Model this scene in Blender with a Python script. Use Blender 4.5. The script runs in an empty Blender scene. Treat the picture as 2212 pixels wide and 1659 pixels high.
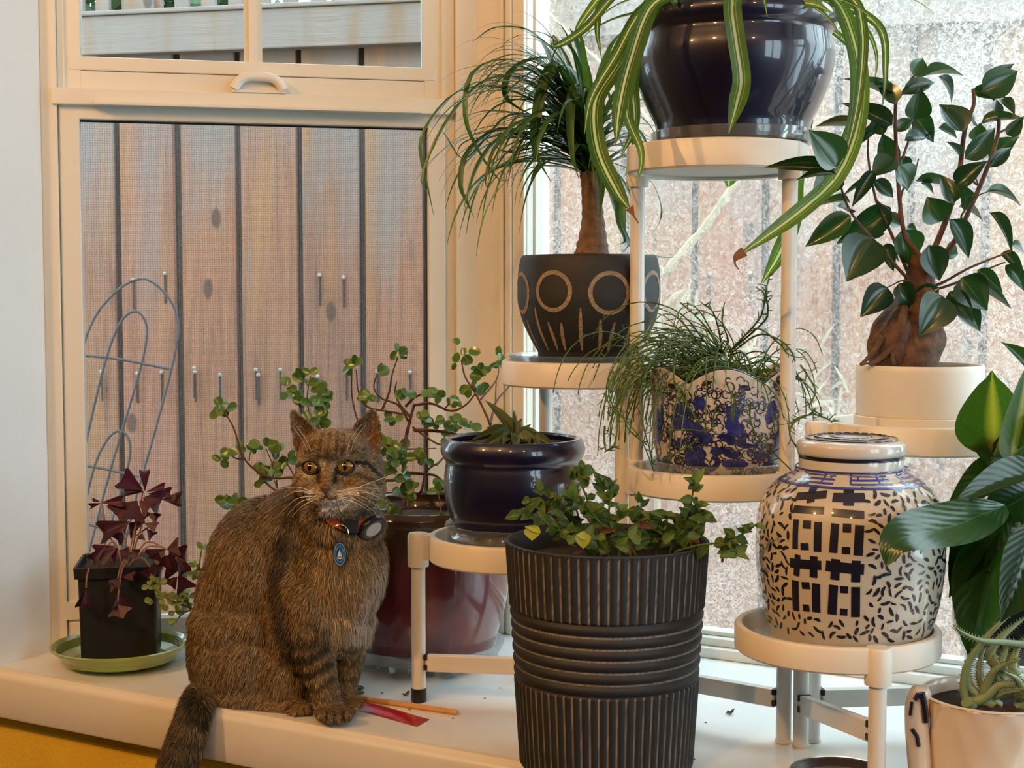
import bpy, bmesh, math, random
from mathutils import Vector, Matrix, noise
random.seed(7)
SC = bpy.context.scene
COL = SC.collection
R = math.radians

# ---------------------------------------------------------------- camera
F, CX, CY, ZC = 3100.0, 1106.0, 829.5, 0.48
PITCH = math.atan((829.5 - 635) / F)
cp, sp = math.cos(PITCH), math.sin(PITCH)
cam_data = bpy.data.cameras.new('camera')
cam = bpy.data.objects.new('camera', cam_data)
COL.objects.link(cam)
cam.location = (0, 0, ZC)
cam.rotation_euler = (math.pi / 2 - PITCH, 0, 0)
cam_data.sensor_fit = 'HORIZONTAL'
cam_data.sensor_width = 36.0
cam_data.lens = 36.0 * F / 2212.0
cam_data.clip_start = 0.02
cam_data.clip_end = 200
SC.camera = cam

# ---------------------------------------------------------------- view + sky
SC.view_settings.view_transform = 'Standard'
SC.view_settings.look = 'None'
SC.view_settings.gamma = 1.0
SC.view_settings.use_curve_mapping = False
SC.view_settings.exposure = 0.0
world = bpy.data.worlds.new('overcast_sky')
SC.world = world
world.use_nodes = True
bg = world.node_tree.nodes['Background']
bg.inputs[0].default_value = (0.70, 0.89, 1.0, 1)
bg.inputs[1].default_value = 7.2
SC.cycles.max_bounces = 10
SC.cycles.transparent_max_bounces = 24
SC.cycles.sample_clamp_indirect = 6.0
SC.cycles.caustics_reflective = False
SC.cycles.caustics_refractive = False

# room frame: local x runs along the sill front (to the right), y points out through the bay
P0 = Vector((0.011, 1.456, 0))
U = Vector((0.876, -0.482, 0)).normalized()
N = Vector((0.482, 0.876, 0)).normalized()
Z = Vector((0, 0, 1))
def L(x, y, z=0.0):
    return P0 + U * x + N * y + Z * z

LAMP = (1.0, 0.52, 0.19)
LAMPS = [((-0.95, -1.9), 88), ((0.1, -1.75), 48), ((1.0, -2.2), 30), ((1.7, -1.5), 18)]
CEIL = 1.65
for (lx, ly), pw in LAMPS:
    ld = bpy.data.lights.new('spot_bulb', 'SPOT')
    ld.energy = pw
    ld.color = LAMP
    ld.spot_size = R(125)
    ld.spot_blend = 0.6
    ld.shadow_soft_size = 0.035
    lo = bpy.data.objects.new('spot_bulb', ld)
    COL.objects.link(lo)
    lo.location = L(lx, ly, CEIL - 0.035)
    tgt = L(lx * 0.5 + 0.2, 0.15, 0.25)
    lo.rotation_euler = (tgt - lo.location).to_track_quat('-Z', 'Y').to_euler()

# ---------------------------------------------------------------- pixel helpers
def ray(px, py):
    x = (px - CX) / F
    v = (CY - py) / F
    return Vector((x, cp + v * sp, -sp + v * cp))
def at(px, py, Y):
    d = ray(px, py)
    return Vector((0, 0, ZC)) + d * (Y / d.y)
def ground(px, py, z=0.0):
    d = ray(px, py)
    return Vector((0, 0, ZC)) + d * ((z - ZC) / d.z)
def onplane(px, py, p, n):
    d = ray(px, py)
    o = Vector((0, 0, ZC))
    return o + d * ((p - o).dot(n) / d.dot(n))
def mpp(Y):
    return Y / F

# ---------------------------------------------------------------- colours / materials
def dim(c, k):
    return (c[0] * k, c[1] * k, c[2] * k, 1)
def lin(c):
    return c / 12.92 if c <= 0.04045 else ((c + 0.055) / 1.055) ** 2.4
def rgb(r, g, b):
    return (lin(r / 255), lin(g / 255), lin(b / 255), 1)
MATS = {}
def new_mat(name):
    m = bpy.data.materials.new(name)
    m.use_nodes = True
    nt = m.node_tree
    return m, nt, nt.nodes['Principled BSDF'], nt.links
def NN(nt, kind, **kw):
    n = nt.nodes.new(kind)
    for k, v in kw.items():
        if k.startswith('i_'):
            n.inputs[k[2:].replace('_', ' ')].default_value = v
        else:
            setattr(n, k, v)
    return n
def ramp(nt, stops):
    n = nt.nodes.new('ShaderNodeValToRGB')
    e = n.color_ramp.elements
    e[0].position, e[0].color = stops[0]
    e[1].position, e[1].color = stops[-1]
    for p, c in stops[1:-1]:
        x = e.new(p)
        x.color = c
    return n
def simple(name, col, rough=0.5, var=0.08, scale=40.0, bump=0.0, spec=0.5, coat=0.0, metal=0.0, bscale=None):
    m, nt, b, lk = new_mat(name)
    tc = NN(nt, 'ShaderNodeTexCoord')
    nz = NN(nt, 'ShaderNodeTexNoise')
    nz.inputs['Scale'].default_value = scale
    nz.inputs['Detail'].default_value = 4
    lk.new(tc.outputs['Object'], nz.inputs['Vector'])
    c1 = tuple(x * (1 - var) for x in col[:3]) + (1,)
    c2 = tuple(min(1, x * (1 + var)) for x in col[:3]) + (1,)
    rp = ramp(nt, [(0.3, c1), (0.7, c2)])
    lk.new(nz.outputs['Fac'], rp.inputs['Fac'])
    lk.new(rp.outputs['Color'], b.inputs['Base Color'])
    b.inputs['Roughness'].default_value = rough
    b.inputs['Specular IOR Level'].default_value = spec
    b.inputs['Coat Weight'].default_value = coat
    b.inputs['Coat Roughness'].default_value = 0.03
    b.inputs['Metallic'].default_value = metal
    if bump:
        n2 = NN(nt, 'ShaderNodeTexNoise')
        n2.inputs['Scale'].default_value = bscale or scale * 6
        n2.inputs['Detail'].default_value = 3
        lk.new(tc.outputs['Object'], n2.inputs['Vector'])
        bp = NN(nt, 'ShaderNodeBump')
        bp.inputs['Strength'].default_value = bump
        bp.inputs['Distance'].default_value = 0.002
        lk.new(n2.outputs['Fac'], bp.inputs['Height'])
        lk.new(bp.outputs['Normal'], b.inputs['Normal'])
    MATS[name] = m
    return m

# ---------------------------------------------------------------- mesh builder
class MB:
    def __init__(s):
        s.v = []; s.f = []; s.uv = []; s.col = None
    def add(s, verts, faces, uvs=None):
        o = len(s.v)
        s.v += [Vector(v) for v in verts]
        s.f += [tuple(i + o for i in f) for f in faces]
        s.uv += (uvs if uvs is not None else [(0, 0)] * len(verts))
    def quad(s, a, b, c, d):
        s.add([a, b, c, d], [(0, 1, 2, 3)])
    def hexa(s, lo, hi):
        s.add(list(lo) + list(hi), [(3, 2, 1, 0), (4, 5, 6, 7), (0, 1, 5, 4), (1, 2, 6, 5), (2, 3, 7, 6), (3, 0, 4, 7)])
    def obox(s, o, ax, ay, az):
        """box from corner o along three vectors"""
        lo = [o, o + ax, o + ax + ay, o + ay]
        if ax.cross(ay).dot(az) < 0:
            lo = [o, o + ay, o + ax + ay, o + ax]
        s.hexa(lo, [p + az for p in lo])
    def box(s, c, sx, sy, sz):
        c = Vector(c)
        s.obox(c - Vector((sx / 2, sy / 2, sz / 2)), Vector((sx, 0, 0)), Vector((0, sy, 0)), Vector((0, 0, sz)))
    def bar(s, a, b, w, h, up=Z):
        """rectangular bar a to b"""
        a = Vector(a); b = Vector(b)
        d = (b - a).normalized()
        side = d.cross(up).normalized()
        u2 = side.cross(d).normalized()
        s.obox(a - side * w / 2 - u2 * h / 2, b - a, side * w, u2 * h)
    def lathe(s, prof, c=(0, 0, 0), n=64, wob=None, cap0=False, cap1=False):
        """prof list of (r, z); wob(theta, i) gives (dr, dz)"""
        c = Vector(c)
        vs, fs, uv = [], [], []
        for i, (r, z) in enumerate(prof):
            for k in range(n):
                t = 2 * math.pi * k / n
                dr, dz = wob(t, i) if wob else (0, 0)
                vs.append(c + Vector(((r + dr) * math.cos(t), (r + dr) * math.sin(t), z + dz)))
                uv.append((k / n, i / max(1, len(prof) - 1)))
        for i in range(len(prof) - 1):
            for k in range(n):
                k2 = (k + 1) % n
                fs.append((i * n + k, i * n + k2, (i + 1) * n + k2, (i + 1) * n + k))
        if cap0: fs.append(tuple(range(n - 1, -1, -1)))
        if cap1: fs.append(tuple((len(prof) - 1) * n + k for k in range(n)))
        s.add(vs, fs, uv)
    def tube(s, pts, rad, n=8, cap=True):
        pts = [Vector(p) for p in pts]
        if not isinstance(rad, (list, tuple)): rad = [rad] * len(pts)
        vs, fs = [], []
        ref = None
        for i, p in enumerate(pts):
            d = (pts[min(i + 1, len(pts) - 1)] - pts[max(i - 1, 0)])
            if d.length < 1e-9: d = Vector((0, 0, 1))
            d.normalize()
            if ref is None:
                ref = d.orthogonal().normalized()
            ref = (ref - d * ref.dot(d))
            if ref.length < 1e-6: ref = d.orthogonal()
            ref.normalize()
            b = d.cross(ref)
            for k in range(n):
                t = 2 * math.pi * k / n
                vs.append(p + (ref * math.cos(t) + b * math.sin(t)) * rad[i])
        for i in range(len(pts) - 1):
            for k in range(n):
                k2 = (k + 1) % n
                fs.append((i * n + k, i * n + k2, (i + 1) * n + k2, (i + 1) * n + k))
        if cap:
            fs.append(tuple(range(n - 1, -1, -1)))
            fs.append(tuple((len(pts) - 1) * n + k for k in range(n)))
        s.add(vs, fs)
    def ribbon(s, pts, wid, nrm=None, fold=0.25, m=4, twist=0.0):
        """leaf blade along pts; wid list of half widths; nrm hint of facing; folded V section"""
        pts = [Vector(p) for p in pts]
        npt = len(pts)
        vs, fs, uv = [], [], []
        for i, p in enumerate(pts):
            d = (pts[min(i + 1, npt - 1)] - pts[max(i - 1, 0)]).normalized()
            h = nrm if nrm is not None else Vector((0, -0.6, 0.8))
            side = d.cross(h)
            if side.length < 1e-4: side = d.orthogonal()
            side.normalize()
            up = side.cross(d).normalized()
            if twist:
                a = twist * i / npt
                side, up = side * math.cos(a) + up * math.sin(a), up * math.cos(a) - side * math.sin(a)
            for k in range(m + 1):
                q = k / m * 2 - 1
                vs.append(p + side * q * wid[i] + up * (abs(q) * fold * wid[i]))
                uv.append((i / (npt - 1), k / m))
        for i in range(npt - 1):
            for k in range(m):
                a = i * (m + 1) + k
                fs.append((a, a + 1, a + m + 2, a + m + 1))
        s.add(vs, fs, uv)
    def sphere(s, c, rx, ry=None, rz=None, n=16, m=10, rot=None):
        ry = rx if ry is None else ry
        rz = rx if rz is None else rz
        c = Vector(c)
        vs, fs, uv = [], [], []
        for i in range(m + 1):
            ph = math.pi * i / m
            for k in range(n):
                t = 2 * math.pi * k / n
                p = Vector((rx * math.sin(ph) * math.cos(t), ry * math.sin(ph) * math.sin(t), rz * math.cos(ph)))
                if rot: p = rot @ p
                vs.append(c + p); uv.append((k / n, i / m))
        for i in range(m):
            for k in range(n):
                k2 = (k + 1) % n
                fs.append((i * n + k, (i + 1) * n + k, (i + 1) * n + k2, i * n + k2))
        s.add(vs, fs, uv)

BASE = {}
def mesh_of(name, mb, mat, off=Vector((0, 0, 0)), smooth=True, angle=40):
    me = bpy.data.meshes.new(name)
    me.from_pydata([tuple(v - off) for v in mb.v], [], mb.f)
    mats = mat if isinstance(mat, (list, tuple)) else [mat]
    for m in mats: me.materials.append(m)
    if any(u != (0, 0) for u in mb.uv):
        ul = me.uv_layers.new(name='UVMap')
        li = [0] * len(me.loops)
        me.loops.foreach_get('vertex_index', li)
        flat = []
        for i in li: flat += mb.uv[i]
        ul.data.foreach_set('uv', flat)
    if mb.col is not None:
        ca = me.color_attributes.new('Col', 'FLOAT_COLOR', 'POINT')
        flat = []
        for c in mb.col: flat += list(c)
        ca.data.foreach_set('color', flat)
    if smooth:
        me.polygons.foreach_set('use_smooth', [True] * len(me.polygons))
        if angle: me.set_sharp_from_angle(angle=R(angle))
    me.update()
    return me
def tag(o, label=None, cat=None, group=None, kind=None):
    if label: o['label'] = label
    if cat: o['category'] = cat
    if group: o['group'] = group
    if kind: o['kind'] = kind
    return o
def thing(name, label, cat, loc, group=None):
    o = bpy.data.objects.new(name, None)
    o.empty_display_size = 0.03
    COL.objects.link(o)
    o.location = loc
    BASE[o.name] = Vector(loc)
    return tag(o, label, cat, group)
def part(name, mb, mat, parent, smooth=True, angle=40, label=None, kind=None):
    off = BASE[parent.name]
    o = bpy.data.objects.new(name, mesh_of(name, mb, mat, off, smooth, angle))
    COL.objects.link(o)
    o.parent = parent
    BASE[o.name] = off
    return tag(o, label, None, None, kind)
def single(name, mb, mat, label=None, cat=None, group=None, kind=None, smooth=True, angle=40, loc=None):
    if loc is None:
        loc = Vector((0, 0, 0))
        if kind != 'structure' and mb.v:
            zs = min(v.z for v in mb.v)
            c = sum(mb.v, Vector((0, 0, 0))) / len(mb.v)
            loc = Vector((c.x, c.y, zs))
    o = bpy.data.objects.new(name, mesh_of(name, mb, mat, Vector(loc), smooth, angle))
    o.location = loc
    COL.objects.link(o)
    BASE[o.name] = Vector(loc)
    return tag(o, label, cat, group, kind)
def struct(name, mb, mat, label=None, smooth=False):
    return single(name, mb, mat, label, None, None, 'structure', smooth)
def placed(name, me, mat4, parent, label=None):
    """a part that shares mesh data, placed by a world matrix"""
    o = bpy.data.objects.new(name, me)
    COL.objects.link(o)
    o.parent = parent
    BASE[o.name] = BASE[parent.name]
    o.matrix_local = Matrix.Translation(-BASE[parent.name]) @ mat4
    if label: o['label'] = label
    return o
def spline(pts, n):
    """Catmull-Rom through pts, n samples"""
    pts = [Vector(p) for p in pts]
    if len(pts) == 2:
        return [pts[0].lerp(pts[1], i / (n - 1)) for i in range(n)]
    P = [pts[0] * 2 - pts[1]] + pts + [pts[-1] * 2 - pts[-2]]
    out = []
    for i in range(n):
        t = i / (n - 1) * (len(pts) - 1)
        k = min(int(t), len(pts) - 2)
        u = t - k
        a, b, c, d = P[k], P[k + 1], P[k + 2], P[k + 3]
        out.append(0.5 * ((2 * b) + (c - a) * u + (2 * a - 5 * b + 4 * c - d) * u * u + (3 * b - a - 3 * c + d) * u ** 3))
    return out
def rnd(a, b):
    return random.uniform(a, b)
# ================================================================ materials
m_wall = simple('white_wall_paint', rgb(238, 238, 236), 0.7, 0.02, 8, bump=0.25, bscale=180)
m_yellow = simple('yellow_wall_paint', rgb(232, 190, 56), 0.6, 0.05, 10, bump=0.5, bscale=140)
m_trim = simple('white_trim_paint', rgb(226, 220, 206), 0.35, 0.02, 6, bump=0.05, bscale=60)
m_vinyl = simple('white_window_vinyl', rgb(224, 221, 210), 0.3, 0.015, 6)
m_sill = simple('white_sill_enamel', rgb(232, 232, 228), 0.22, 0.02, 7, bump=0.04, bscale=30)
m_standw = simple('white_stand_plastic', rgb(232, 226, 212), 0.4, 0.02, 20)
m_steelw = simple('white_stand_steel', rgb(228, 226, 220), 0.3, 0.02, 20)
m_black = simple('black_plastic', rgb(24, 24, 24), 0.55, 0.1, 60)
m_floor = simple('dark_wood_floor', rgb(62, 44, 32), 0.4, 0.2, 5)
m_room = simple('cream_room_paint', rgb(128, 118, 100), 0.7, 0.03, 5)
m_soil = simple('dark_soil', rgb(48, 36, 27), 0.95, 0.5, 160, bump=1.0, bscale=300)
m_seam = simple('shadowed_seam', rgb(70, 58, 44), 0.8, 0.1, 50)

def glass_mat(name, tint, gloss=0.06, rough=0.0):
    m = bpy.data.materials.new(name)
    m.use_nodes = True
    nt = m.node_tree
    nt.nodes.clear()
    out = NN(nt, 'ShaderNodeOutputMaterial')
    tr = NN(nt, 'ShaderNodeBsdfTransparent'); tr.inputs[0].default_value = tint
    gl = NN(nt, 'ShaderNodeBsdfGlossy'); gl.inputs['Roughness'].default_value = rough
    fr = NN(nt, 'ShaderNodeFresnel'); fr.inputs[0].default_value = 1.45
    ml = NN(nt, 'ShaderNodeMath', operation='MULTIPLY'); ml.inputs[1].default_value = gloss
    nt.links.new(fr.outputs[0], ml.inputs[0])
    mx = NN(nt, 'ShaderNodeMixShader')
    nt.links.new(ml.outputs[0], mx.inputs[0])
    nt.links.new(tr.outputs[0], mx.inputs[1]); nt.links.new(gl.outputs[0], mx.inputs[2])
    nt.links.new(mx.outputs[0], out.inputs[0])
    return m
m_glass = glass_mat('clear_window_glass', (0.97, 0.98, 0.98, 1), 0.8)
def clear_mat():
    m = bpy.data.materials.new('clear_saucer_plastic')
    m.use_nodes = True
    nt = m.node_tree; lk = nt.links; nt.nodes.clear()
    out = NN(nt, 'ShaderNodeOutputMaterial')
    tr = NN(nt, 'ShaderNodeBsdfTransparent'); tr.inputs[0].default_value = (0.95, 0.97, 0.97, 1)
    df = NN(nt, 'ShaderNodeBsdfDiffuse'); df.inputs[0].default_value = (0.85, 0.88, 0.88, 1)
    tl = NN(nt, 'ShaderNodeBsdfTranslucent'); tl.inputs[0].default_value = (0.9, 0.93, 0.93, 1)
    gl = NN(nt, 'ShaderNodeBsdfGlossy'); gl.inputs['Roughness'].default_value = 0.06
    lw = NN(nt, 'ShaderNodeLayerWeight'); lw.inputs[0].default_value = 0.35
    a = NN(nt, 'ShaderNodeMixShader'); a.inputs[0].default_value = 0.5
    lk.new(df.outputs[0], a.inputs[1]); lk.new(tl.outputs[0], a.inputs[2])
    b = NN(nt, 'ShaderNodeMixShader'); b.inputs[0].default_value = 0.14
    lk.new(tr.outputs[0], b.inputs[1]); lk.new(a.outputs[0], b.inputs[2])
    c = NN(nt, 'ShaderNodeMixShader'); mm = NN(nt, 'ShaderNodeMath', operation='MULTIPLY'); mm.inputs[1].default_value = 0.5
    lk.new(lw.outputs['Fresnel'], mm.inputs[0]); lk.new(mm.outputs[0], c.inputs[0])
    lk.new(b.outputs[0], c.inputs[1]); lk.new(gl.outputs[0], c.inputs[2])
    lk.new(c.outputs[0], out.inputs[0])
    return m
m_clear = clear_mat()
def dirty_glass():
    """pane covered in dried water spots and dust: scattering film over clear glass"""
    m = bpy.data.materials.new('water_spotted_glass')
    m.use_nodes = True
    nt = m.node_tree; lk = nt.links
    nt.nodes.clear()
    out = NN(nt, 'ShaderNodeOutputMaterial')
    tc = NN(nt, 'ShaderNodeTexCoord')
    n1 = NN(nt, 'ShaderNodeTexNoise'); n1.inputs['Scale'].default_value = 190; n1.inputs['Detail'].default_value = 5; n1.inputs['Roughness'].default_value = 0.75; n1.inputs['Distortion'].default_value = 1.2
    n2 = NN(nt, 'ShaderNodeTexNoise'); n2.inputs['Scale'].default_value = 5; n2.inputs['Detail'].default_value = 3
    lk.new(tc.outputs['Object'], n1.inputs['Vector']); lk.new(tc.outputs['Object'], n2.inputs['Vector'])
    r1 = NN(nt, 'ShaderNodeMapRange'); r1.inputs['From Min'].default_value = 0.46; r1.inputs['From Max'].default_value = 0.60; r1.inputs['To Min'].default_value = 0.08; r1.inputs['To Max'].default_value = 0.50
    lk.new(n1.outputs['Fac'], r1.inputs['Value'])
    r2 = NN(nt, 'ShaderNodeMapRange'); r2.inputs['From Min'].default_value = 0.35; r2.inputs['From Max'].default_value = 0.7; r2.inputs['To Min'].default_value = 0.55; r2.inputs['To Max'].default_value = 1.2
    lk.new(n2.outputs['Fac'], r2.inputs['Value'])
    mu = NN(nt, 'ShaderNodeMath', operation='MULTIPLY', use_clamp=True)
    lk.new(r1.outputs[0], mu.inputs[0]); lk.new(r2.outputs[0], mu.inputs[1])
    tr = NN(nt, 'ShaderNodeBsdfTransparent'); tr.inputs[0].default_value = (0.97, 0.985, 0.98, 1)
    df = NN(nt, 'ShaderNodeBsdfTranslucent'); df.inputs[0].default_value = (0.89, 0.82, 0.75, 1)
    gl = NN(nt, 'ShaderNodeBsdfGlossy'); gl.inputs['Roughness'].default_value = 0.02
    mx = NN(nt, 'ShaderNodeMixShader')
    lk.new(mu.outputs[0], mx.inputs[0]); lk.new(tr.outputs[0], mx.inputs[1]); lk.new(df.outputs[0], mx.inputs[2])
    m2 = NN(nt, 'ShaderNodeMixShader'); m2.inputs[0].default_value = 0.04
    lk.new(mx.outputs[0], m2.inputs[1]); lk.new(gl.outputs[0], m2.inputs[2])
    lk.new(m2.outputs[0], out.inputs[0])
    return m
m_dirty = dirty_glass()
def screen_mat():
    """woven insect screen: grey strands with open holes"""
    m = bpy.data.materials.new('insect_screen_weave')
    m.use_nodes = True
    nt = m.node_tree; lk = nt.links
    nt.nodes.clear()
    out = NN(nt, 'ShaderNodeOutputMaterial')
    tc = NN(nt, 'ShaderNodeTexCoord')
    sx = NN(nt, 'ShaderNodeSeparateXYZ')
    lk.new(tc.outputs['UV'], sx.inputs[0])
    res = []
    for ax in (0, 1):
        mm = NN(nt, 'ShaderNodeMath', operation='MULTIPLY'); mm.inputs[1].default_value = 2 * math.pi / 0.0032
        lk.new(sx.outputs[ax], mm.inputs[0])
        sn = NN(nt, 'ShaderNodeMath', operation='SINE'); lk.new(mm.outputs[0], sn.inputs[0])
        mr = NN(nt, 'ShaderNodeMapRange'); mr.inputs['From Min'].default_value = 0.1; mr.inputs['From Max'].default_value = 0.9
        lk.new(sn.outputs[0], mr.inputs['Value'])
        res.append(mr)
    mxm = NN(nt, 'ShaderNodeMath', operation='MAXIMUM')
    lk.new(res[0].outputs[0], mxm.inputs[0]); lk.new(res[1].outputs[0], mxm.inputs[1])
    sc = NN(nt, 'ShaderNodeMath', operation='MULTIPLY'); sc.inputs[1].default_value = 0.5
    lk.new(mxm.outputs[0], sc.inputs[0])
    tr = NN(nt, 'ShaderNodeBsdfTransparent')
    df = NN(nt, 'ShaderNodeBsdfDiffuse'); df.inputs[0].default_value = rgb(112, 110, 112)
    tl = NN(nt, 'ShaderNodeBsdfTranslucent'); tl.inputs[0].default_value = rgb(128, 126, 130)
    ad = NN(nt, 'ShaderNodeMixShader'); ad.inputs[0].default_value = 0.5
    lk.new(df.outputs[0], ad.inputs[1]); lk.new(tl.outputs[0], ad.inputs[2])
    mx = NN(nt, 'ShaderNodeMixShader')
    lk.new(sc.outputs[0], mx.inputs[0]); lk.new(tr.outputs[0], mx.inputs[1]); lk.new(ad.outputs[0], mx.inputs[2])
    lk.new(mx.outputs[0], out.inputs[0])
    return m
m_screen = screen_mat()

def wood_mat(name, base, grey, dark, knots=True, ks=1.0, flat=False):
    m, nt, b, lk = new_mat(name)
    tc = NN(nt, 'ShaderNodeTexCoord')
    oi = NN(nt, 'ShaderNodeObjectInfo')
    mp = NN(nt, 'ShaderNodeMapping')
    mp.inputs['Scale'].default_value = (1.6, 1.6, 34) if flat else (34, 34, 1.5)
    ad = NN(nt, 'ShaderNodeVectorMath', operation='ADD')
    ml = NN(nt, 'ShaderNodeMath', operation='MULTIPLY'); ml.inputs[1].default_value = 37.0
    lk.new(oi.outputs['Random'], ml.inputs[0])
    cb = NN(nt, 'ShaderNodeCombineXYZ'); lk.new(ml.outputs[0], cb.inputs[0]); lk.new(ml.outputs[0], cb.inputs[2])
    lk.new(tc.outputs['Object'], mp.inputs['Vector'])
    lk.new(mp.outputs[0], ad.inputs[0]); lk.new(cb.outputs[0], ad.inputs[1])
    g = NN(nt, 'ShaderNodeTexNoise'); g.inputs['Scale'].default_value = 1.6; g.inputs['Detail'].default_value = 8; g.inputs['Roughness'].default_value = 0.72; g.inputs['Distortion'].default_value = 1.6
    lk.new(ad.outputs[0], g.inputs['Vector'])
    rp = ramp(nt, [(0.28, dark), (0.42, base), (0.58, tuple(min(1, x * 1.45) for x in base[:3]) + (1,)), (0.74, tuple(x * .8 for x in base[:3]) + (1,))])
    lk.new(g.outputs['Fac'], rp.inputs['Fac'])
    hue = ramp(nt, [(0.0, (1.06, .97, .98, 1)), (0.35, (1.0, 1.0, 1.0, 1)), (0.65, (1.12, 1.06, .90, 1)), (1.0, (.86, .90, .96, 1))])
    lk.new(oi.outputs['Random'], hue.inputs['Fac'])
    hm_ = NN(nt, 'ShaderNodeMix', data_type='RGBA', blend_type='MULTIPLY'); hm_.inputs['Factor'].default_value = 1.0
    lk.new(rp.outputs['Color'], hm_.inputs['A']); lk.new(hue.outputs['Color'], hm_.inputs['B'])
    ad2 = NN(nt, 'ShaderNodeVectorMath', operation='ADD')
    lk.new(tc.outputs['Object'], ad2.inputs[0]); lk.new(cb.outputs[0], ad2.inputs[1])
    mp2 = NN(nt, 'ShaderNodeMapping'); mp2.inputs['Scale'].default_value = (9, 9, 2.2)
    lk.new(ad2.outputs[0], mp2.inputs['Vector'])
    w = NN(nt, 'ShaderNodeTexNoise'); w.inputs['Scale'].default_value = 1.0; w.inputs['Detail'].default_value = 5
    lk.new(mp2.outputs[0], w.inputs['Vector'])
    sz = NN(nt, 'ShaderNodeSeparateXYZ'); lk.new(tc.outputs['Object'], sz.inputs[0])
    zr = NN(nt, 'ShaderNodeMapRange'); zr.inputs['From Min'].default_value = 1.0; zr.inputs['From Max'].default_value = 1.75; zr.inputs['To Min'].default_value = -0.10; zr.inputs['To Max'].default_value = 0.30
    lk.new(sz.outputs[2], zr.inputs['Value'])
    sm = NN(nt, 'ShaderNodeMath', operation='ADD'); lk.new(w.outputs['Fac'], sm.inputs[0]); lk.new(zr.outputs[0], sm.inputs[1])
    wr = NN(nt, 'ShaderNodeMapRange'); wr.inputs['From Min'].default_value = 0.50; wr.inputs['From Max'].default_value = 0.80
    lk.new(sm.outputs[0], wr.inputs['Value'])
    mx = NN(nt, 'ShaderNodeMix', data_type='RGBA')
    lk.new(wr.outputs[0], mx.inputs['Factor']); lk.new(hm_.outputs['Result'], mx.inputs['A']); mx.inputs['B'].default_value = grey
    last = mx.outputs['Result']
    # orange streaks
    mp3 = NN(nt, 'ShaderNodeMapping'); mp3.inputs['Scale'].default_value = (14, 14, 1.6); mp3.inputs['Location'].default_value = (5, 3, 1)
    lk.new(ad2.outputs[0], mp3.inputs['Vector'])
    o3 = NN(nt, 'ShaderNodeTexNoise'); o3.inputs['Scale'].default_value = 1.0; o3.inputs['Detail'].default_value = 3
    lk.new(mp3.outputs[0], o3.inputs['Vector'])
    r3 = NN(nt, 'ShaderNodeMapRange'); r3.inputs['From Min'].default_value = 0.52; r3.inputs['From Max'].default_value = 0.72; r3.inputs['To Max'].default_value = 0.7
    lk.new(o3.outputs['Fac'], r3.inputs['Value'])
    mx3 = NN(nt, 'ShaderNodeMix', data_type='RGBA')
    lk.new(r3.outputs[0], mx3.inputs['Factor']); lk.new(last, mx3.inputs['A']); mx3.inputs['B'].default_value = dim(rgb(206, 152, 96), ks)
    last = mx3.outputs['Result']
    if knots:
        vo = NN(nt, 'ShaderNodeTexVoronoi', voronoi_dimensions='2D'); vo.inputs['Scale'].default_value = 1.0
        s2 = NN(nt, 'ShaderNodeSeparateXYZ'); lk.new(ad2.outputs[0], s2.inputs[0])
        kx = NN(nt, 'ShaderNodeMath', operation='MULTIPLY'); kx.inputs[1].default_value = 4.4; lk.new(s2.outputs[0], kx.inputs[0])
        kz = NN(nt, 'ShaderNodeMath', operation='MULTIPLY'); kz.inputs[1].default_value = 2.2; lk.new(s2.outputs[2], kz.inputs[0])
        ck = NN(nt, 'ShaderNodeCombineXYZ'); lk.new(kx.outputs[0], ck.inputs[0]); lk.new(kz.outputs[0], ck.inputs[1])
        lk.new(ck.outputs[0], vo.inputs['Vector'])
        rk = NN(nt, 'ShaderNodeMapRange'); rk.inputs['From Min'].default_value = 0.042; rk.inputs['From Max'].default_value = 0.062; rk.inputs['To Min'].default_value = 0.85; rk.inputs['To Max'].default_value = 0
        lk.new(vo.outputs['Distance'], rk.inputs['Value'])
        mk2 = NN(nt, 'ShaderNodeMix', data_type='RGBA')
        lk.new(rk.outputs[0], mk2.inputs['Factor']); lk.new(last, mk2.inputs['A']); mk2.inputs['B'].default_value = dark
        last = mk2.outputs['Result']
    lk.new(last, b.inputs['Base Color'])
    b.inputs['Roughness'].default_value = 0.85
    bp = NN(nt, 'ShaderNodeBump'); bp.inputs['Strength'].default_value = 0.5; bp.inputs['Distance'].default_value = 0.004
    lk.new(g.outputs['Fac'], bp.inputs['Height']); lk.new(bp.outputs['Normal'], b.inputs['Normal'])
    return m
m_board = wood_mat('weathered_fence_board', dim(rgb(164, 116, 90), .56), dim(rgb(158, 146, 142), .56), dim(rgb(88, 62, 50), .56), True, .5)
m_rail = wood_mat('grey_weathered_rail', dim(rgb(182, 164, 150), .40), dim(rgb(184, 172, 166), .40), dim(rgb(112, 98, 88), .40), True, .3, True)

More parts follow.
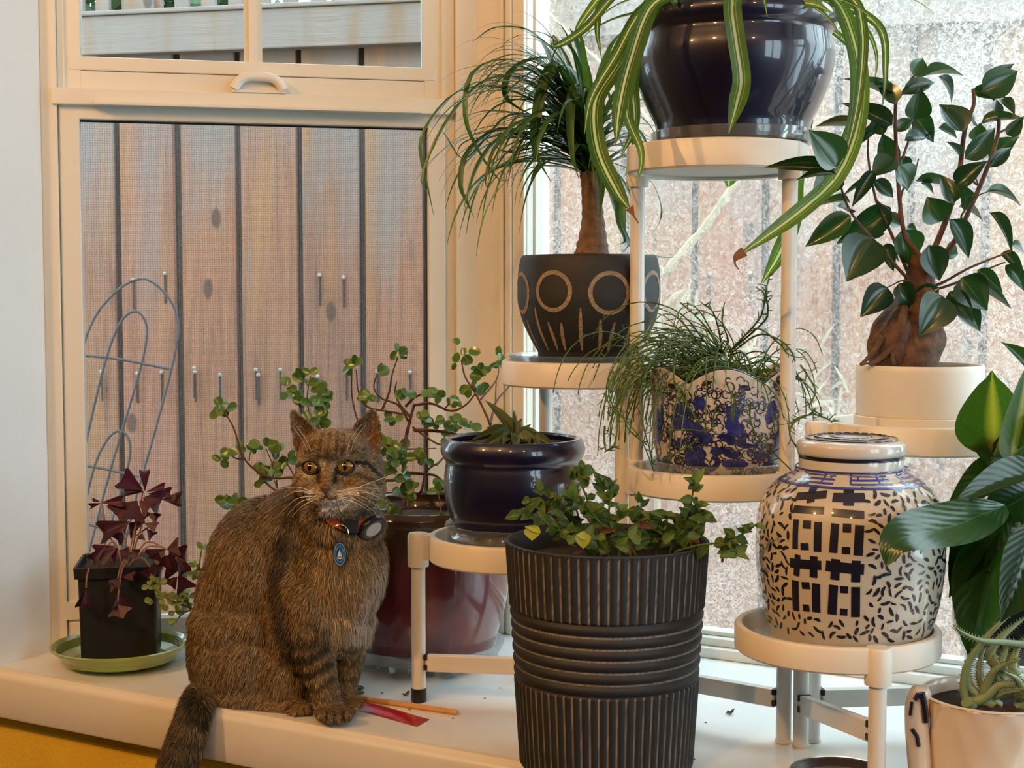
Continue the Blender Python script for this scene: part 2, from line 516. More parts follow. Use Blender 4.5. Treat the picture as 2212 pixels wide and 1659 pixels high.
# ================================================================ room shell and bay
C0 = L(-0.772, 0.093); C1 = L(-0.329, 0.48); C2 = L(1.171, 0.48); C3 = L(1.614, 0.093)
FL, HEAD = -0.75, 1.25
X0, X1, Y0 = -1.75, 2.5, -3.6
def lbox(x0, x1, y0, y1, z0, z1):
    mb = MB(); mb.obox(L(x0, y0, z0), U * (x1 - x0), N * (y1 - y0), Z * (z1 - z0)); return mb
struct('floor', lbox(X0, X1, Y0, 0.02, FL - 0.05, FL), m_floor)
struct('ceiling', lbox(X0 - .1, X1 + .1, Y0 - .1, 0.12, CEIL, CEIL + 0.08), m_wall)
struct('wall_left', lbox(X0 - 0.1, X0, Y0, 0.12, FL, CEIL), m_room)
mbw = MB()
for a in ((Y0, -1.55, FL, CEIL), (-0.45, 0.12, FL, CEIL), (-1.55, -0.45, FL, 0.0), (-1.55, -0.45, 1.42, CEIL)):
    q = lbox(X1, X1 + 0.1, *a); mbw.add(q.v, q.f)
struct('wall_right', mbw, m_room)
struct('wall_back', lbox(X0, X1, Y0 - 0.1, Y0, FL, CEIL), m_room)
# the wall that holds the bay: below the sill, beside it and above its head
mb = lbox(X0, X1, 0.014, 0.10, FL, -0.004)
mb2 = lbox(X0, -0.775, 0.014, 0.10, -0.004, CEIL); mb.add(mb2.v, mb2.f)
mb2 = lbox(1.616, X1, 0.014, 0.10, -0.004, CEIL); mb.add(mb2.v, mb2.f)
mb2 = lbox(-0.775, 1.616, 0.014, 0.10, HEAD, CEIL); mb.add(mb2.v, mb2.f)
struct('wall_window', mb, m_yellow, 'yellow painted wall under the bay window sill')
# white reveal at the left end of the bay
mb = MB(); mb.obox(L(-0.7745, 0.0, 0.0), U * 0.004, N * 0.095, Z * HEAD)
struct('wall_reveal', mb, m_wall, 'white painted reveal at the left end of the bay')
mb = MB(); mb.obox(L(1.6155, 0.0, 0.0), U * -0.004, N * 0.095, Z * HEAD)
struct('wall_reveal_right', mb, m_wall)
# bay head
mb = MB()
hp = [L(-0.80, 0.0, HEAD), L(1.64, 0.0, HEAD), L(1.64, 0.12, HEAD), L(1.19, 0.58, HEAD), L(-0.35, 0.58, HEAD), L(-0.80, 0.12, HEAD)]
n_ = len(hp)
mb.add(hp + [p + Z * 0.1 for p in hp], [tuple(range(n_ - 1, -1, -1)), tuple(range(n_, 2 * n_))] + [(i, (i + 1) % n_, n_ + (i + 1) % n_, n_ + i) for i in range(n_)])
struct('trim_1', mb, m_wall)
# window sill: one thick white board with a rounded, rebated front lip
mb = MB()
sp_ = [L(-0.80, 0.0), L(1.64, 0.0), L(1.64, 0.12), L(1.19, 0.56), L(-0.35, 0.56), L(-0.80, 0.12)]
def slab(mb, pts, z0, z1):
    n = len(pts)
    a = [Vector((p.x, p.y, z0)) for p in pts]; b = [Vector((p.x, p.y, z1)) for p in pts]
    mb.add(a + b, [tuple(range(n - 1, -1, -1)), tuple(range(n, 2 * n))] + [(i, (i + 1) % n, n + (i + 1) % n, n + i) for i in range(n)])
slab(mb, sp_, -0.03, 0.0)
struct('trim_2', mb, m_sill, 'deep white painted window sill of the bay')
mb = MB()
prof = [(0.0, 0.0), (-0.006, -0.0005), (-0.0075, -0.004), (-0.010, -0.005), (-0.013, -0.0075), (-0.014, -0.012), (-0.014, -0.058), (-0.012, -0.0615), (-0.006, -0.062), (0.0, -0.062)]
A, B = [L(-0.90, y, z) for y, z in prof], [L(1.75, y, z) for y, z in prof]
k = len(prof)
mb.add(A + B, [(i, i + 1, k + i + 1, k + i) for i in range(k - 1)])
struct('trim_3', mb, m_trim, 'white rounded front edge board of the sill', smooth=True)

# ---- panel helper: s along the panel, t into the room, z up
class Panel:
    def __init__(s, a, b):
        s.a = a.copy(); s.d = (b - a).normalized(); s.len = (b - a).length
        s.n = Vector((s.d.y, -s.d.x, 0))
        if s.n.dot(-N) < 0: s.n = -s.n
    def p(s, q, t, z): return s.a + s.d * q + s.n * t + Z * z
    def box(s, mb, s0, s1, t0, t1, z0, z1):
        mb.obox(s.p(s0, t0, z0), s.d * (s1 - s0), s.n * (t1 - t0), Z * (z1 - z0))
    def hit(s, px, py, t=0.0):
        q = onplane(px, py, s.a + s.n * t, s.n)
        return (q - s.a).dot(s.d), q.z
def bevel_obj(o, w, seg=2):
    md = o.modifiers.new('bevel', 'BEVEL'); md.width = w; md.segments = seg; md.limit_method = 'ANGLE'
def rail(name, pan, args, mat, parent, bev=0.0015):
    mb = MB(); pan.box(mb, *args)
    o = part(name, mb, mat, parent, smooth=False)
    if bev: bevel_obj(o, bev)
    return o

W1 = Panel(C0, C1)
w1 = thing('window_1', 'tall double-hung side window of the bay with insect screen behind the cat', None, C0)
w1['kind'] = 'structure'
sL, _ = W1.hit(176, 500)      # glass edges
sR, _ = W1.hit(926, 500)
suL, _ = W1.hit(172, 60); suR, _ = W1.hit(918, 60)
sf0, _ = W1.hit(122, 150)     # frame left
zub = W1.hit(545, 132)[1]     # upper glass bottom
zmr = W1.hit(545, 203)[1]     # meeting rail top
zlt = W1.hit(545, 266)[1]     # lower glass top
zlip = W1.hit(545, 238)[1]
zgb = W1.hit(378, 1334)[1]    # lower glass bottom
sl1 = W1.len
TOP = HEAD
# outer frame
rail('frame_jamb', W1, (0.0, sf0, -0.05, 0.004, 0, TOP), m_trim, w1)
rail('frame_jamb', W1, (sf0, sL - 0.018, -0.05, -0.004, 0, TOP), m_vinyl, w1)
s985 = W1.hit(984, 500)[0]
rail('frame_jamb', W1, (sR + 0.020, s985, -0.05, -0.004, 0, TOP), m_vinyl, w1)
rail('casing', W1, (s985, sl1 - 0.0005, -0.05, 0.006, 0, TOP), m_trim, w1)
rail('frame_sill', W1, (sf0, s985, -0.05, 0.002, 0, zgb - 0.022), m_vinyl, w1)
# lower sash
rail('sash_stile', W1, (sL - 0.026, sL, -0.03, -0.0005, 0.014, zlt + 0.02), m_vinyl, w1)
rail('sash_stile', W1, (sR, sR + 0.024, -0.03, -0.0005, 0.014, zlt + 0.02), m_vinyl, w1)
rail('sash_rail', W1, (sL - 0.026, sR + 0.024, -0.03, -0.0008, zlt, zlip + 0.004), m_vinyl, w1)
rail('sash_rail', W1, (sL - 0.026, sR + 0.024, -0.03, 0.0, zgb - 0.022, zgb), m_vinyl, w1)
rail('meeting_rail', W1, (sL - 0.034, s985 - 0.004, -0.03, 0.010, zlip, zmr), m_vinyl, w1)
rail('lift_lip', W1, (W1.hit(205, 238)[0], W1.hit(905, 238)[0], 0.009, 0.024, zlip - 0.001, zlip + 0.0035), m_vinyl, w1, 0.001)
# upper sash
rail('sash_stile', W1, (suL - 0.030, suL, -0.04, -0.008, zmr, TOP), m_vinyl, w1)
rail('sash_stile', W1, (suR, suR + 0.030, -0.04, -0.008, zmr, TOP), m_vinyl, w1)
rail('sash_rail', W1, (suL - 0.016, suR + 0.016, -0.04, -0.007, zub - 0.018, zub), m_vinyl, w1)
rail('sash_rail', W1, (suL - 0.030, suR + 0.030, -0.04, -0.009, zmr, zub - 0.0185), m_vinyl, w1)
rail('sash_rail', W1, (suL - 0.016, suR + 0.016, -0.04, -0.007, 1.18, TOP), m_vinyl, w1)
sm0, sm1 = W1.hit(528, 60)[0], W1.hit(567, 60)[0]
mb = MB(); W1.box(mb, sm0, sm1, -0.032, -0.014, zub, 1.18)
W1.box(mb, sm0 + 0.006, sm1 - 0.006, -0.014, -0.009, zub, 1.18)
part('muntin', mb, m_vinyl, w1, smooth=False)
mb = MB(); W1.box(mb, suL - 0.004, suR + 0.004, -0.030, -0.027, zub - 0.004, 1.19)
part('glass_pane', mb, m_glass, w1, smooth=False)
mb = MB(); W1.box(mb, sL - 0.004, sR + 0.004, -0.022, -0.019, zgb - 0.004, zlt + 0.004)
part('glass_pane', mb, m_glass, w1, smooth=False)
mb = MB()
h_ = zlt - zgb; w_ = sR - sL
mb.add([W1.p(sL, -0.040, zgb), W1.p(sR, -0.040, zgb), W1.p(sR, -0.040, zlt), W1.p(sL, -0.040, zlt)], [(0, 1, 2, 3)], [(0.0001, 0), (w_, 0), (w_, h_), (0.0001, h_)])
part('insect_screen', mb, m_screen, w1, smooth=False, label='grey woven insect screen over the lower pane')
# black gasket lines round the lower pane
mb = MB()
W1.box(mb, sL, sR, -0.0185, -0.015, zlt - 0.0022, zlt); W1.box(mb, sR - 0.002, sR, -0.0185, -0.015, zgb, zlt)
part('gasket', mb, m_black, w1, smooth=False, label='dark rubber seal line round the lower pane')
# sash lock on the meeting rail
s0, s1 = W1.hit(500, 180)[0], W1.hit(616, 180)[0]
sm = (s0 + s1) / 2
mb = MB(); W1.box(mb, s0, s1, -0.008, 0.012, zmr, zmr + 0.004)
W1.box(mb, s0 + 0.002, s1 - 0.002, -0.006, 0.002, zmr + 0.004, zmr + 0.020)
lock = part('sash_lock', mb, m_steelw, w1, smooth=False, label='white sash lock on the meeting rail'); bevel_obj(lock, 0.0012)
mb = MB()
arc = [W1.p(sm - 0.033 + 0.066 * i / 16, 0.010, zmr + 0.005 + 0.017 * (1 - abs(2 * i / 16 - 1) ** 4)) for i in range(17)]
mb.tube(arc, 0.0066, 12)
part('lock_lever', mb, m_steelw, lock)
# tilt latch block at the lower left corner
mb = MB(); a_ = W1.hit(142, 1302)[0]
W1.box(mb, a_, a_ + 0.022, -0.001, 0.004, W1.hit(142, 1338)[1], W1.hit(142, 1300)[1])
part('tilt_latch', mb, m_vinyl, w1, smooth=False)

W2 = Panel(C1, C2)
w2 = thing('window_2', 'wide water-spotted bay window behind the plant stand', None, C1)
w2['kind'] = 'structure'
v0 = W2.hit(1133, 500, 0.008)[0]
g0 = v0 + 0.003
mx_ = [W2.hit(x, 300, 0.012)[0] for x in (1079, 1087, 1093, 1104)]
rail('casing', W2, (0.0, v0 - 0.001, -0.05, 0.008, 0, TOP), m_trim, w2)
rail('casing_bead', W2, (mx_[0], mx_[1], 0.008, 0.013, 0, TOP), m_trim, w2, 0.002)
rail('casing_bead', W2, (mx_[2] , mx_[3], 0.008, 0.013, 0, TOP), m_trim, w2, 0.002)
rail('frame_jamb', W2, (v0 - 0.012, v0 + 0.004, -0.06, -0.018, 0, TOP), m_vinyl, w2)
rail('frame_return', W2, (v0 - 0.010, v0 + 0.0003, -0.0179, 0.0005, 0, TOP), m_vinyl, w2)
zg2 = W2.hit(1523, 1357, -0.035)[1]
GE = W2.len - g0
rail('frame_sill', W2, (v0, W2.len - v0, -0.05, 0.0, 0, zg2 * 0.45), m_vinyl, w2)
rail('frame_sill', W2, (v0, W2.len - v0, -0.05, -0.012, zg2 * 0.45, zg2 * 0.8), m_vinyl, w2)
rail('glass_stop', W2, (g0, GE, -0.05, -0.026, zg2 * 0.8, zg2), m_vinyl, w2)
rail('frame_jamb', W2, (GE, W2.len - v0, -0.06, 0.0, 0, TOP), m_vinyl, w2)
rail('casing', W2, (W2.len - v0, W2.len, -0.05, 0.008, 0, TOP), m_trim, w2)
rail('frame_head', W2, (g0, GE, -0.06, 0.0, 1.17, TOP), m_vinyl, w2)
mb = MB(); W2.box(mb, g0 - 0.003, GE + 0.003, -0.041, -0.036, zg2 - 0.003, 1.175)
part('glass_pane', mb, m_dirty, w2, smooth=False, label='large pane speckled with dried water spots')

W3 = Panel(C2, C3)
w3 = thing('window_3', 'side window at the right end of the bay', None, C2)
w3['kind'] = 'structure'
for a in ((0, 0.06, -0.05, 0.004, 0, TOP), (W3.len - 0.06, W3.len, -0.05, 0.004, 0, TOP), (0.06, W3.len - 0.06, -0.05, 0.0, 0, 0.05), (0.06, W3.len - 0.06, -0.05, 0.0, 1.17, TOP), (0.06, W3.len - 0.06, -0.05, 0.0, 0.82, 0.88)):
    rail('sash_rail', W3, a, m_vinyl, w3)
mb = MB(); W3.box(mb, 0.05, W3.len - 0.05, -0.03, -0.027, 0.04, 1.18)
part('glass_pane', mb, m_glass, w3, smooth=False)

W4 = Panel(L(X1, -0.45), L(X1, -1.55))
w4 = thing('window_4', 'window in the right wall of the room', None, W4.a)
w4['kind'] = 'structure'
for a in ((0, 0.07, -0.08, 0.01, 0, 1.42), (1.03, 1.10, -0.08, 0.01, 0, 1.42), (0.52, 0.58, -0.08, 0.0, 0, 1.42), (0.07, 1.03, -0.08, 0.01, 0, 0.07), (0.07, 1.03, -0.08, 0.01, 1.35, 1.42)):
    rail('sash_rail', W4, a, m_vinyl, w4)
mb = MB(); W4.box(mb, 0.05, 1.05, -0.05, -0.046, 0.05, 1.37)
part('glass_pane', mb, m_glass, w4, smooth=False)

# recessed ceiling lights (out of view, they light the room)
m_bulb = bpy.data.materials.new('warm_bulb'); m_bulb.use_nodes = True
nt = m_bulb.node_tree; nt.nodes.clear()
em = NN(nt, 'ShaderNodeEmission'); em.inputs[0].default_value = (1, 0.72, 0.42, 1); em.inputs[1].default_value = 30
oo = NN(nt, 'ShaderNodeOutputMaterial'); nt.links.new(em.outputs[0], oo.inputs[0])
for (lx, ly), pw in LAMPS:
    c = L(lx, ly, CEIL)
    t = thing('ceiling_light', 'small recessed warm ceiling spotlight behind the viewer', 'ceiling light', c, 'recessed ceiling lights')
    mb = MB(); mb.lathe([(0.045, 0.0), (0.06, -0.001), (0.062, -0.006), (0.05, -0.009), (0.044, -0.006), (0.043, -0.001)], c, 32)
    part('trim_ring', mb, m_steelw, t)
    mb = MB(); mb.lathe([(0.0005, -0.004), (0.03, -0.004), (0.043, -0.0025)], c, 24)
    part('bulb', mb, m_bulb, t)

# ================================================================ outside
struct('ground', (lambda m: (m.obox(Vector((-8, 1.0, -0.70)), Vector((16, 0, 0)), Vector((0, 14, 0)), Vector((0, 0, 0.05))), m)[1])(MB()), simple('damp_earth', rgb(96, 80, 62), 0.95, 0.3, 12, bump=0.8))
FD = Vector((0.978, -0.208, 0)).normalized(); FN = Vector((-0.208, -0.978, 0)).normalized()
F0 = Vector((-1.3, 3.5, 0))
def fp(t, o, z): return F0 + FD * t + FN * o + Z * z
fence = thing('board_fence', 'weathered brown board fence with grey top rail outside the windows', 'fence', fp(1.2, 0, -0.65))
pitch = 0.1505
variants = []
for k in range(-7, 24):
    t0 = 0.386 + k * pitch + 0.004
    w = pitch - 0.015 + rnd(-0.003, 0.002)
    th = 0.018 + rnd(-0.003, 0.004)
    mb = MB()
    yo = rnd(-0.004, 0.004)
    top = 1.12 + rnd(-0.01, 0.004)
    mb.obox(fp(t0, yo, -0.65), FD * w, FN * th, Z * (top + 0.65))
    o = part('board', mb, m_board, fence, smooth=False)
    bevel_obj(o, 0.003, 2)
mb = MB(); mb.obox(fp(-1.0, -0.012, -0.64), FD * 5.0, FN * 0.008, Z * 1.75)
part('backing_board', mb, simple('dark_gap_wood', dim(rgb(112, 102, 94), .6), 0.9, 0.15, 30), fence, smooth=False)
for z0, z1, o0 in ((1.033, 1.122, 0.028), (1.122, 1.133, 0.034)):
    for a, b in ((-1.0, 1.42), (1.424, 4.0)):
        mb = MB(); mb.obox(fp(a, o0 - 0.004, z0), FD * (b - a), FN * 0.036, Z * (z1 - z0))
        o = part('rail', mb, m_rail, fence, smooth=False, label='grey weathered top rail'); bevel_obj(o, 0.003)
for k in range(-14, 58):
    mb = MB(); mb.obox(fp(0.08 + k * 0.066, 0.024, 1.133), FD * 0.034, FN * 0.012, Z * 0.36)
    part('lattice_slat', mb, m_rail, fence, smooth=False)
for z0 in (1.27, 1.44):
    mb = MB(); mb.obox(fp(-1.0, 0.012, z0), FD * 5, FN * 0.010, Z * 0.034); part('lattice_slat', mb, m_rail, fence, smooth=False)
for t in (0.42, 2.3):
    mb = MB(); mb.obox(fp(t, 0.0, 1.133), FD * 0.075, FN * 0.045, Z * 0.42); part('post', mb, m_rail, fence, smooth=False)
m_nail = simple('galvanised_nail', rgb(150, 146, 140), 0.5, 0.1, 50)
m_rust = simple('rust_streak', rgb(52, 36, 30), 0.9, 0.2, 50)
mb = MB(); ms = MB()
for k in range(-2, 20):
    for zz in (0.298, 0.52 if k % 3 == 0 else 0.31):
        for q in (0.035, 0.105):
            if zz == 0.31 and q > 0.05: continue
            c = fp(0.39 + k * pitch + q + rnd(-.01, .01), 0.0245, zz + rnd(-0.008, 0.008))
            mb.sphere(c, 0.005, 0.004, 0.005, 8, 6)
            ms.obox(c + FD * -0.0022 + Z * -0.07 + FN * -0.003, FD * 0.0045, FN * 0.002, Z * 0.07)
part('nail_heads', mb, m_nail, fence, kind='stuff'); part('rust_streaks', ms, m_rust, fence, kind='stuff', smooth=False)

# wire trellis leaning outside the side window
tr = thing('garden_trellis', 'arched grey wire garden trellis outside the screened window', 'trellis', at(260, 1250, 2.95) )
m_wire = simple('grey_wire', rgb(74, 74, 80), 0.5, 0.1, 40)
def tw(pts, r=0.0028):
    mb = MB(); mb.tube(spline([at(x, y, 2.95 - (1200 - y) * 0.0001) for x, y in pts], 40), r, 8)
    part('wire', mb, m_wire, tr)
tw([(90, 1250), (140, 950), (185, 730), (245, 635), (310, 602), (362, 640), (385, 700), (372, 790), (335, 930), (290, 1090), (255, 1240)])
tw([(120, 1250), (180, 980), (225, 790), (258, 700), (292, 672), (316, 700), (312, 760), (285, 860), (240, 1010), (190, 1200)])
tw([(150, 1250), (195, 1040), (225, 960), (255, 931), (279, 950), (278, 1000), (255, 1080), (225, 1180)])
tw([(130, 764), (250, 775), (366, 797)]); tw([(140, 1000), (220, 1012), (300, 1030)]); tw([(140, 1120), (220, 1140), (285, 1152)])

# hedge beyond the fence
m_hedge = simple('hedge_green', rgb(50, 74, 36), 0.6, 0.4, 30)
for i, (t, lab) in enumerate(((-0.1, 'leafy hedge shrub beyond the fence, left of the sash bar'), (1.36, 'leafy hedge shrub beyond the fence, right of the sash bar'), (2.85, 'leafy hedge shrub beyond the fence behind the wide window'))):
    c = fp(t, -0.75, -0.65)
    sh = thing('hedge_shrub', lab, 'shrub', c)
    mb = MB()
    for k in range(2600):
        p = c + Vector((max(-.58, min(.58, random.gauss(0, .3))), random.gauss(0, .18), 1.78 + random.gauss(0, .28)))
        d = Vector((rnd(-1, 1), rnd(-1, 1), rnd(-1, 1))).normalized(); e = d.orthogonal().normalized()
        s_ = rnd(.03, .06)
        mb.add([p, p + d * s_ + e * s_ * .5, p + d * 2 * s_, p + d * s_ - e * s_ * .5], [(0, 1, 2, 3)])
    part('foliage', mb, m_hedge, sh, kind='stuff', smooth=False)
    mb = MB(); mb.tube([c, c + Z * 0.9, c + Z * 1.7 + FD * .1], [0.03, 0.025, 0.01], 8); part('stem', mb, m_soil, sh)
# dry plant with pale stems between window and fence
m_straw = simple('pale_straw', rgb(160, 150, 122), 0.8, 0.15, 30)
dp = thing('dry_bush', 'pale dead stems leaning outside behind the wide window', 'dead plant', at(1480, 1250, 2.62))
for pts, r in (([(1420, 1300), (1420, 640), (1440, 585), (1530, 480), (1600, 375)], 0.0075), ([(1160, 5), (1240, 85), (1310, 150), (1400, 260)], 0.004), ([(1130, -10), (1180, 40), (1240, 130)], 0.002), ([(1930, 1030), (1990, 965), (2040, 925), (2110, 890)], 0.005)):
    mb = MB(); sp2 = spline([at(x, y, 2.62 + 0.0002 * i) for i, (x, y) in enumerate(pts)], 30)
    mb.tube(sp2, [r * (1 + 0.2 * math.sin(i * 2.1)) for i in range(30)], 8); part('stem', mb, m_straw, dp)
mb = MB()
for k in range(90):
    cx, cy = random.choice([(1480, 700), (1650, 800), (1790, 870)])
    a = at(random.gauss(cx, 45), random.gauss(cy, 26), 2.66 + rnd(-.05, .1))
    d = Vector((rnd(-1, 1), rnd(-.4, .4), rnd(-.8, .8))).normalized() * rnd(.03, .07)
    mb.tube([a, a + d * .5 + Z * .004, a + d], [0.003, 0.004, 0.001], 4)
part('straw', mb, m_straw, dp, kind='stuff')
# ================================================================ plant stand
def ray_at_xy(c, px, py):
    """height z where the pixel ray crosses depth c.y"""
    return at(px, py, c.y).z
RING = 0.097
stand = thing('plant_stand', 'white folding metal plant stand with six round shelves on the sill', 'plant stand', Vector((0.22, 1.55, 0)))
pB = [Vector((0.291, 1.512, 0)), Vector((0.307, 1.500, 0)), Vector((0.323, 1.516, 0))]
pA = [Vector((0.141, 1.622, 0)), Vector((0.126, 1.634, 0))]
pC = Vector((-0.110, 1.667, 0)); pD = Vector((0.042, 1.785, 0)); pE = Vector((0.536, 1.537, 0)); pG = Vector((0.337, 1.302, 0)); pF = Vector((0.106, 1.645, 0))
# shelf: centre xy, pixel rows of front lower / upper edges (measured at px)
def front_z(c, px, py): return at(px, py, c.y - RING).z
SH = {}
def shelf(key, cx, cy, px, ylo, yhi, lab, supports, r=RING):
    c = Vector((cx, cy, 0))
    z0, z1 = front_z(c, px, ylo), front_z(c, px, yhi)
    SH[key] = (c, z0, z1)
    mb = MB()
    prof = [(r - 0.008, z0 + 0.001), (r - 0.002, z0), (r, z0 + 0.002), (r, z1 - 0.003), (r - 0.0015, z1 - 0.0008), (r - 0.005, z1), (r - 0.0072, z1 - 0.0008), (r - 0.008, z1 - 0.003), (r - 0.008, z0 + 0.004), (r - 0.008, z0 + 0.001)]
    mb.lathe(prof, c, 96)
    ring = part('shelf_ring', mb, m_standw, stand, label=lab)
    mb = MB()
    mb.lathe([(0.0005, z0 + 0.004), (r - 0.0081, z0 + 0.004), (r - 0.0081, z0 + 0.0075), (0.0005, z0 + 0.0075)], c, 64)
    part('shelf_plate', mb, m_plate, ring)
    for s in supports:
        d = (c - s); d.z = 0; dl = d.length; d.normalize()
        mb = MB()
        side = Vector((-d.y, d.x, 0))
        mb.lathe([(0.0083, z0 - 0.010), (0.0122, z0 - 0.0095), (0.0125, z0 - 0.006), (0.0125, z1 - 0.004), (0.0108, z1 - 0.0005), (0.0005, z1)], s, 28, cap0=True)
        mb.obox(s + side * -0.010 + Z * z0, d * max(0.004, dl - r + 0.002), side * 0.02, Z * (z1 - z0 - 0.002))
        o = part('clamp', mb, m_standw, ring)
m_plate = simple('milky_shelf_plate', rgb(226, 230, 226), 0.35, 0.02, 20)
m_plate.node_tree.nodes['Principled BSDF'].inputs['Transmission Weight'].default_value = 0.35
shelf('top', 0.2215, 1.562, 1556, 359, 294, 'topmost shelf ring', [pA[0], pB[0]])
shelf('mid', 0.2245, 1.573, 1522, 1087, 1028, 'middle shelf ring', [pA[0], pB[0]])
shelf('skull', 0.0845, 1.700, 1265, 842, 785, 'left upper shelf ring', [pD])
shelf('low', 0.000, 1.660, 1080, 1243, 1184, 'left lower shelf ring', [pC, pF])
shelf('right', 0.433, 1.527, 1965, 990, 926, 'right shelf ring', [pB[2], pE])
shelf('front', 0.3195, 1.395, 1800, 1459, 1399, 'front low shelf ring', [pG], 0.0995)
def leg(p, z, foot=False):
    mb = MB(); mb.tube([p + Z * 0.0005, p + Z * z], 0.0082, 24)
    o = part('leg', mb, m_steelw, stand)
    mb = MB(); mb.lathe([(0.0005, 0.0002), (0.0088, 0.0002), (0.0092, 0.001), (0.0092, 0.016 if foot else 0.0035), (0.0083, 0.0165 if foot else 0.004)], p, 20)
    part('rubber_foot', mb, m_black if foot else m_standw, o)
leg(pA[0], SH['top'][1] + 0.004); leg(pA[1], SH['skull'][1] - 0.001)
leg(pB[0], SH['top'][1] + 0.004); leg(pB[1], SH['front'][1] - 0.004); leg(pB[2], SH['right'][1] + 0.004)
leg(pC, SH['low'][1] + 0.002, True); leg(pD, SH['skull'][1] + 0.002); leg(pE, SH['right'][1]); leg(pG, SH['front'][1]); leg(pF, SH['low'][1])
def cross(a, b, za=0.047, zb=0.047):
    d = (b - a).normalized()
    mb = MB(); mb.bar(a + d * 0.009 + Z * za, b - d * 0.009 + Z * zb, 0.011, 0.0195)
    o = part('crossbar', mb, m_steelw, stand, smooth=False); bevel_obj(o, 0.001)
    mb = MB()
    for p, z, s in ((a, za, 1), (b, zb, -1)):
        for dz in (-0.0075, 0.0045):
            mb.obox(p + d * s * 0.0072 + Vector((-d.y, d.x, 0)) * -0.007 + Z * (z + dz), d * s * 0.004, Vector((-d.y, d.x, 0)) * 0.014, Z * 0.006)
    part('end_plugs', mb, m_black, o, smooth=False)
cross(pC, pA[1]); cross(pA[0], pB[0]); cross(pB[2], pE); cross(pB[1], pG, 0.047, 0.074); cross(pA[1], pD)

# ================================================================ pots
def pxprof(cx, Y, rows):
    """silhouette rows (half width px, y px) -> centre and (r, z) profile"""
    c = at(cx, rows[0][1], Y); c.z = 0
    return c, [(hw * mpp(Y), at(cx, y, Y).z) for hw, y in rows]
def smooth_prof(pr, n=40):
    pts = spline([Vector((r, z, 0)) for r, z in pr], n)
    return [(p.x, p.y) for p in pts]
def rad_at(prof, z):
    for (r0, z0), (r1, z1) in zip(prof, prof[1:]):
        if (z0 - z) * (z1 - z) <= 0 and abs(z1 - z0) > 1e-9:
            return r0 + (r1 - r0) * (z - z0) / (z1 - z0)
    return prof[0][0] if abs(z - prof[0][1]) < abs(z - prof[-1][1]) else prof[-1][0]
class Surf:
    """painting on the outside of a turned pot: a point from angle (0 = towards the viewer, + right) and height"""
    def __init__(s, c, prof, Y, cx):
        s.c, s.prof, s.Y, s.cx = c, prof, Y, cx
        s.th0 = math.atan2(-c.y, -c.x)
    def pt(s, ph, z, off=0.0004):
        r = rad_at(s.prof, z) + off
        t = s.th0 + ph
        return s.c + Vector((r * math.cos(t), r * math.sin(t), z))
    def from_px(s, px, py):
        z = at(px, py, s.Y).z; ph = 0
        for _ in range(4):
            r = rad_at(s.prof, z)
            ph = math.asin(max(-0.98, min(0.98, (px - s.cx) * mpp(s.Y - 0.8 * r) / r)))
            z = at(px, py, s.Y - r * math.cos(ph)).z
        return ph, z
    def stroke(s, mb, pts, hw, off=0.0004, taper=True, n=None):
        """pts list of (ph, z); hw half width in metres; brush stroke with rounded ends"""
        n = n or max(3, 3 * (len(pts) - 1) + 1)
        sp = spline([Vector((a, b, 0)) for a, b in pts], n)
        vs, fs = [], []
        for i, p in enumerate(sp):
            r = max(0.02, rad_at(s.prof, p.y))
            d = sp[min(i + 1, n - 1)] - sp[max(0, i - 1)]
            tx, tz = d.x * r, d.y
            l = math.hypot(tx, tz) or 1
            nx, nz = -tz / l, tx / l
            q = i / (n - 1)
            w = hw * (min(1, 0.35 + 2.6 * min(q, 1 - q)) if taper else 1)
            vs.append(s.pt(p.x + nx * w / r, p.y + nz * w, off))
            vs.append(s.pt(p.x, p.y, off + 0.0001))
            vs.append(s.pt(p.x - nx * w / r, p.y - nz * w, off))
        for i in range(n - 1):
            for k in (0, 1):
                fs.append((3 * i + k, 3 * i + k + 1, 3 * i + k + 4, 3 * i + k + 3))
        mb.add(vs, fs)
    def ring(s, mb, ph, z, rad, hw, n=28, a0=0, a1=2 * math.pi, off=0.0004):
        r = max(0.02, rad_at(s.prof, z))
        s.stroke(mb, [(ph + rad * math.cos(a0 + (a1 - a0) * i / n) / r, z + rad * math.sin(a0 + (a1 - a0) * i / n)) for i in range(n + 1)], hw, off, taper=False, n=n + 1)
    def blob(s, mb, ph, z, pts, off=0.0003):
        """filled patch; pts polygon in metres round the centre"""
        r = max(0.02, rad_at(s.prof, z))
        vs = [s.pt(ph, z, off + 0.0002)]
        for f in (0.5, 1.0):
            vs += [s.pt(ph + x * f / r, z + y * f, off) for x, y in pts]
        n = len(pts)
        fs = [(0, 1 + i, 1 + (i + 1) % n) for i in range(n)]
        fs += [(1 + i, 1 + n + i, 1 + n + (i + 1) % n, 1 + (i + 1) % n) for i in range(n)]
        s.add_to(mb, vs, fs)
    def add_to(s, mb, vs, fs): mb.add(vs, fs)

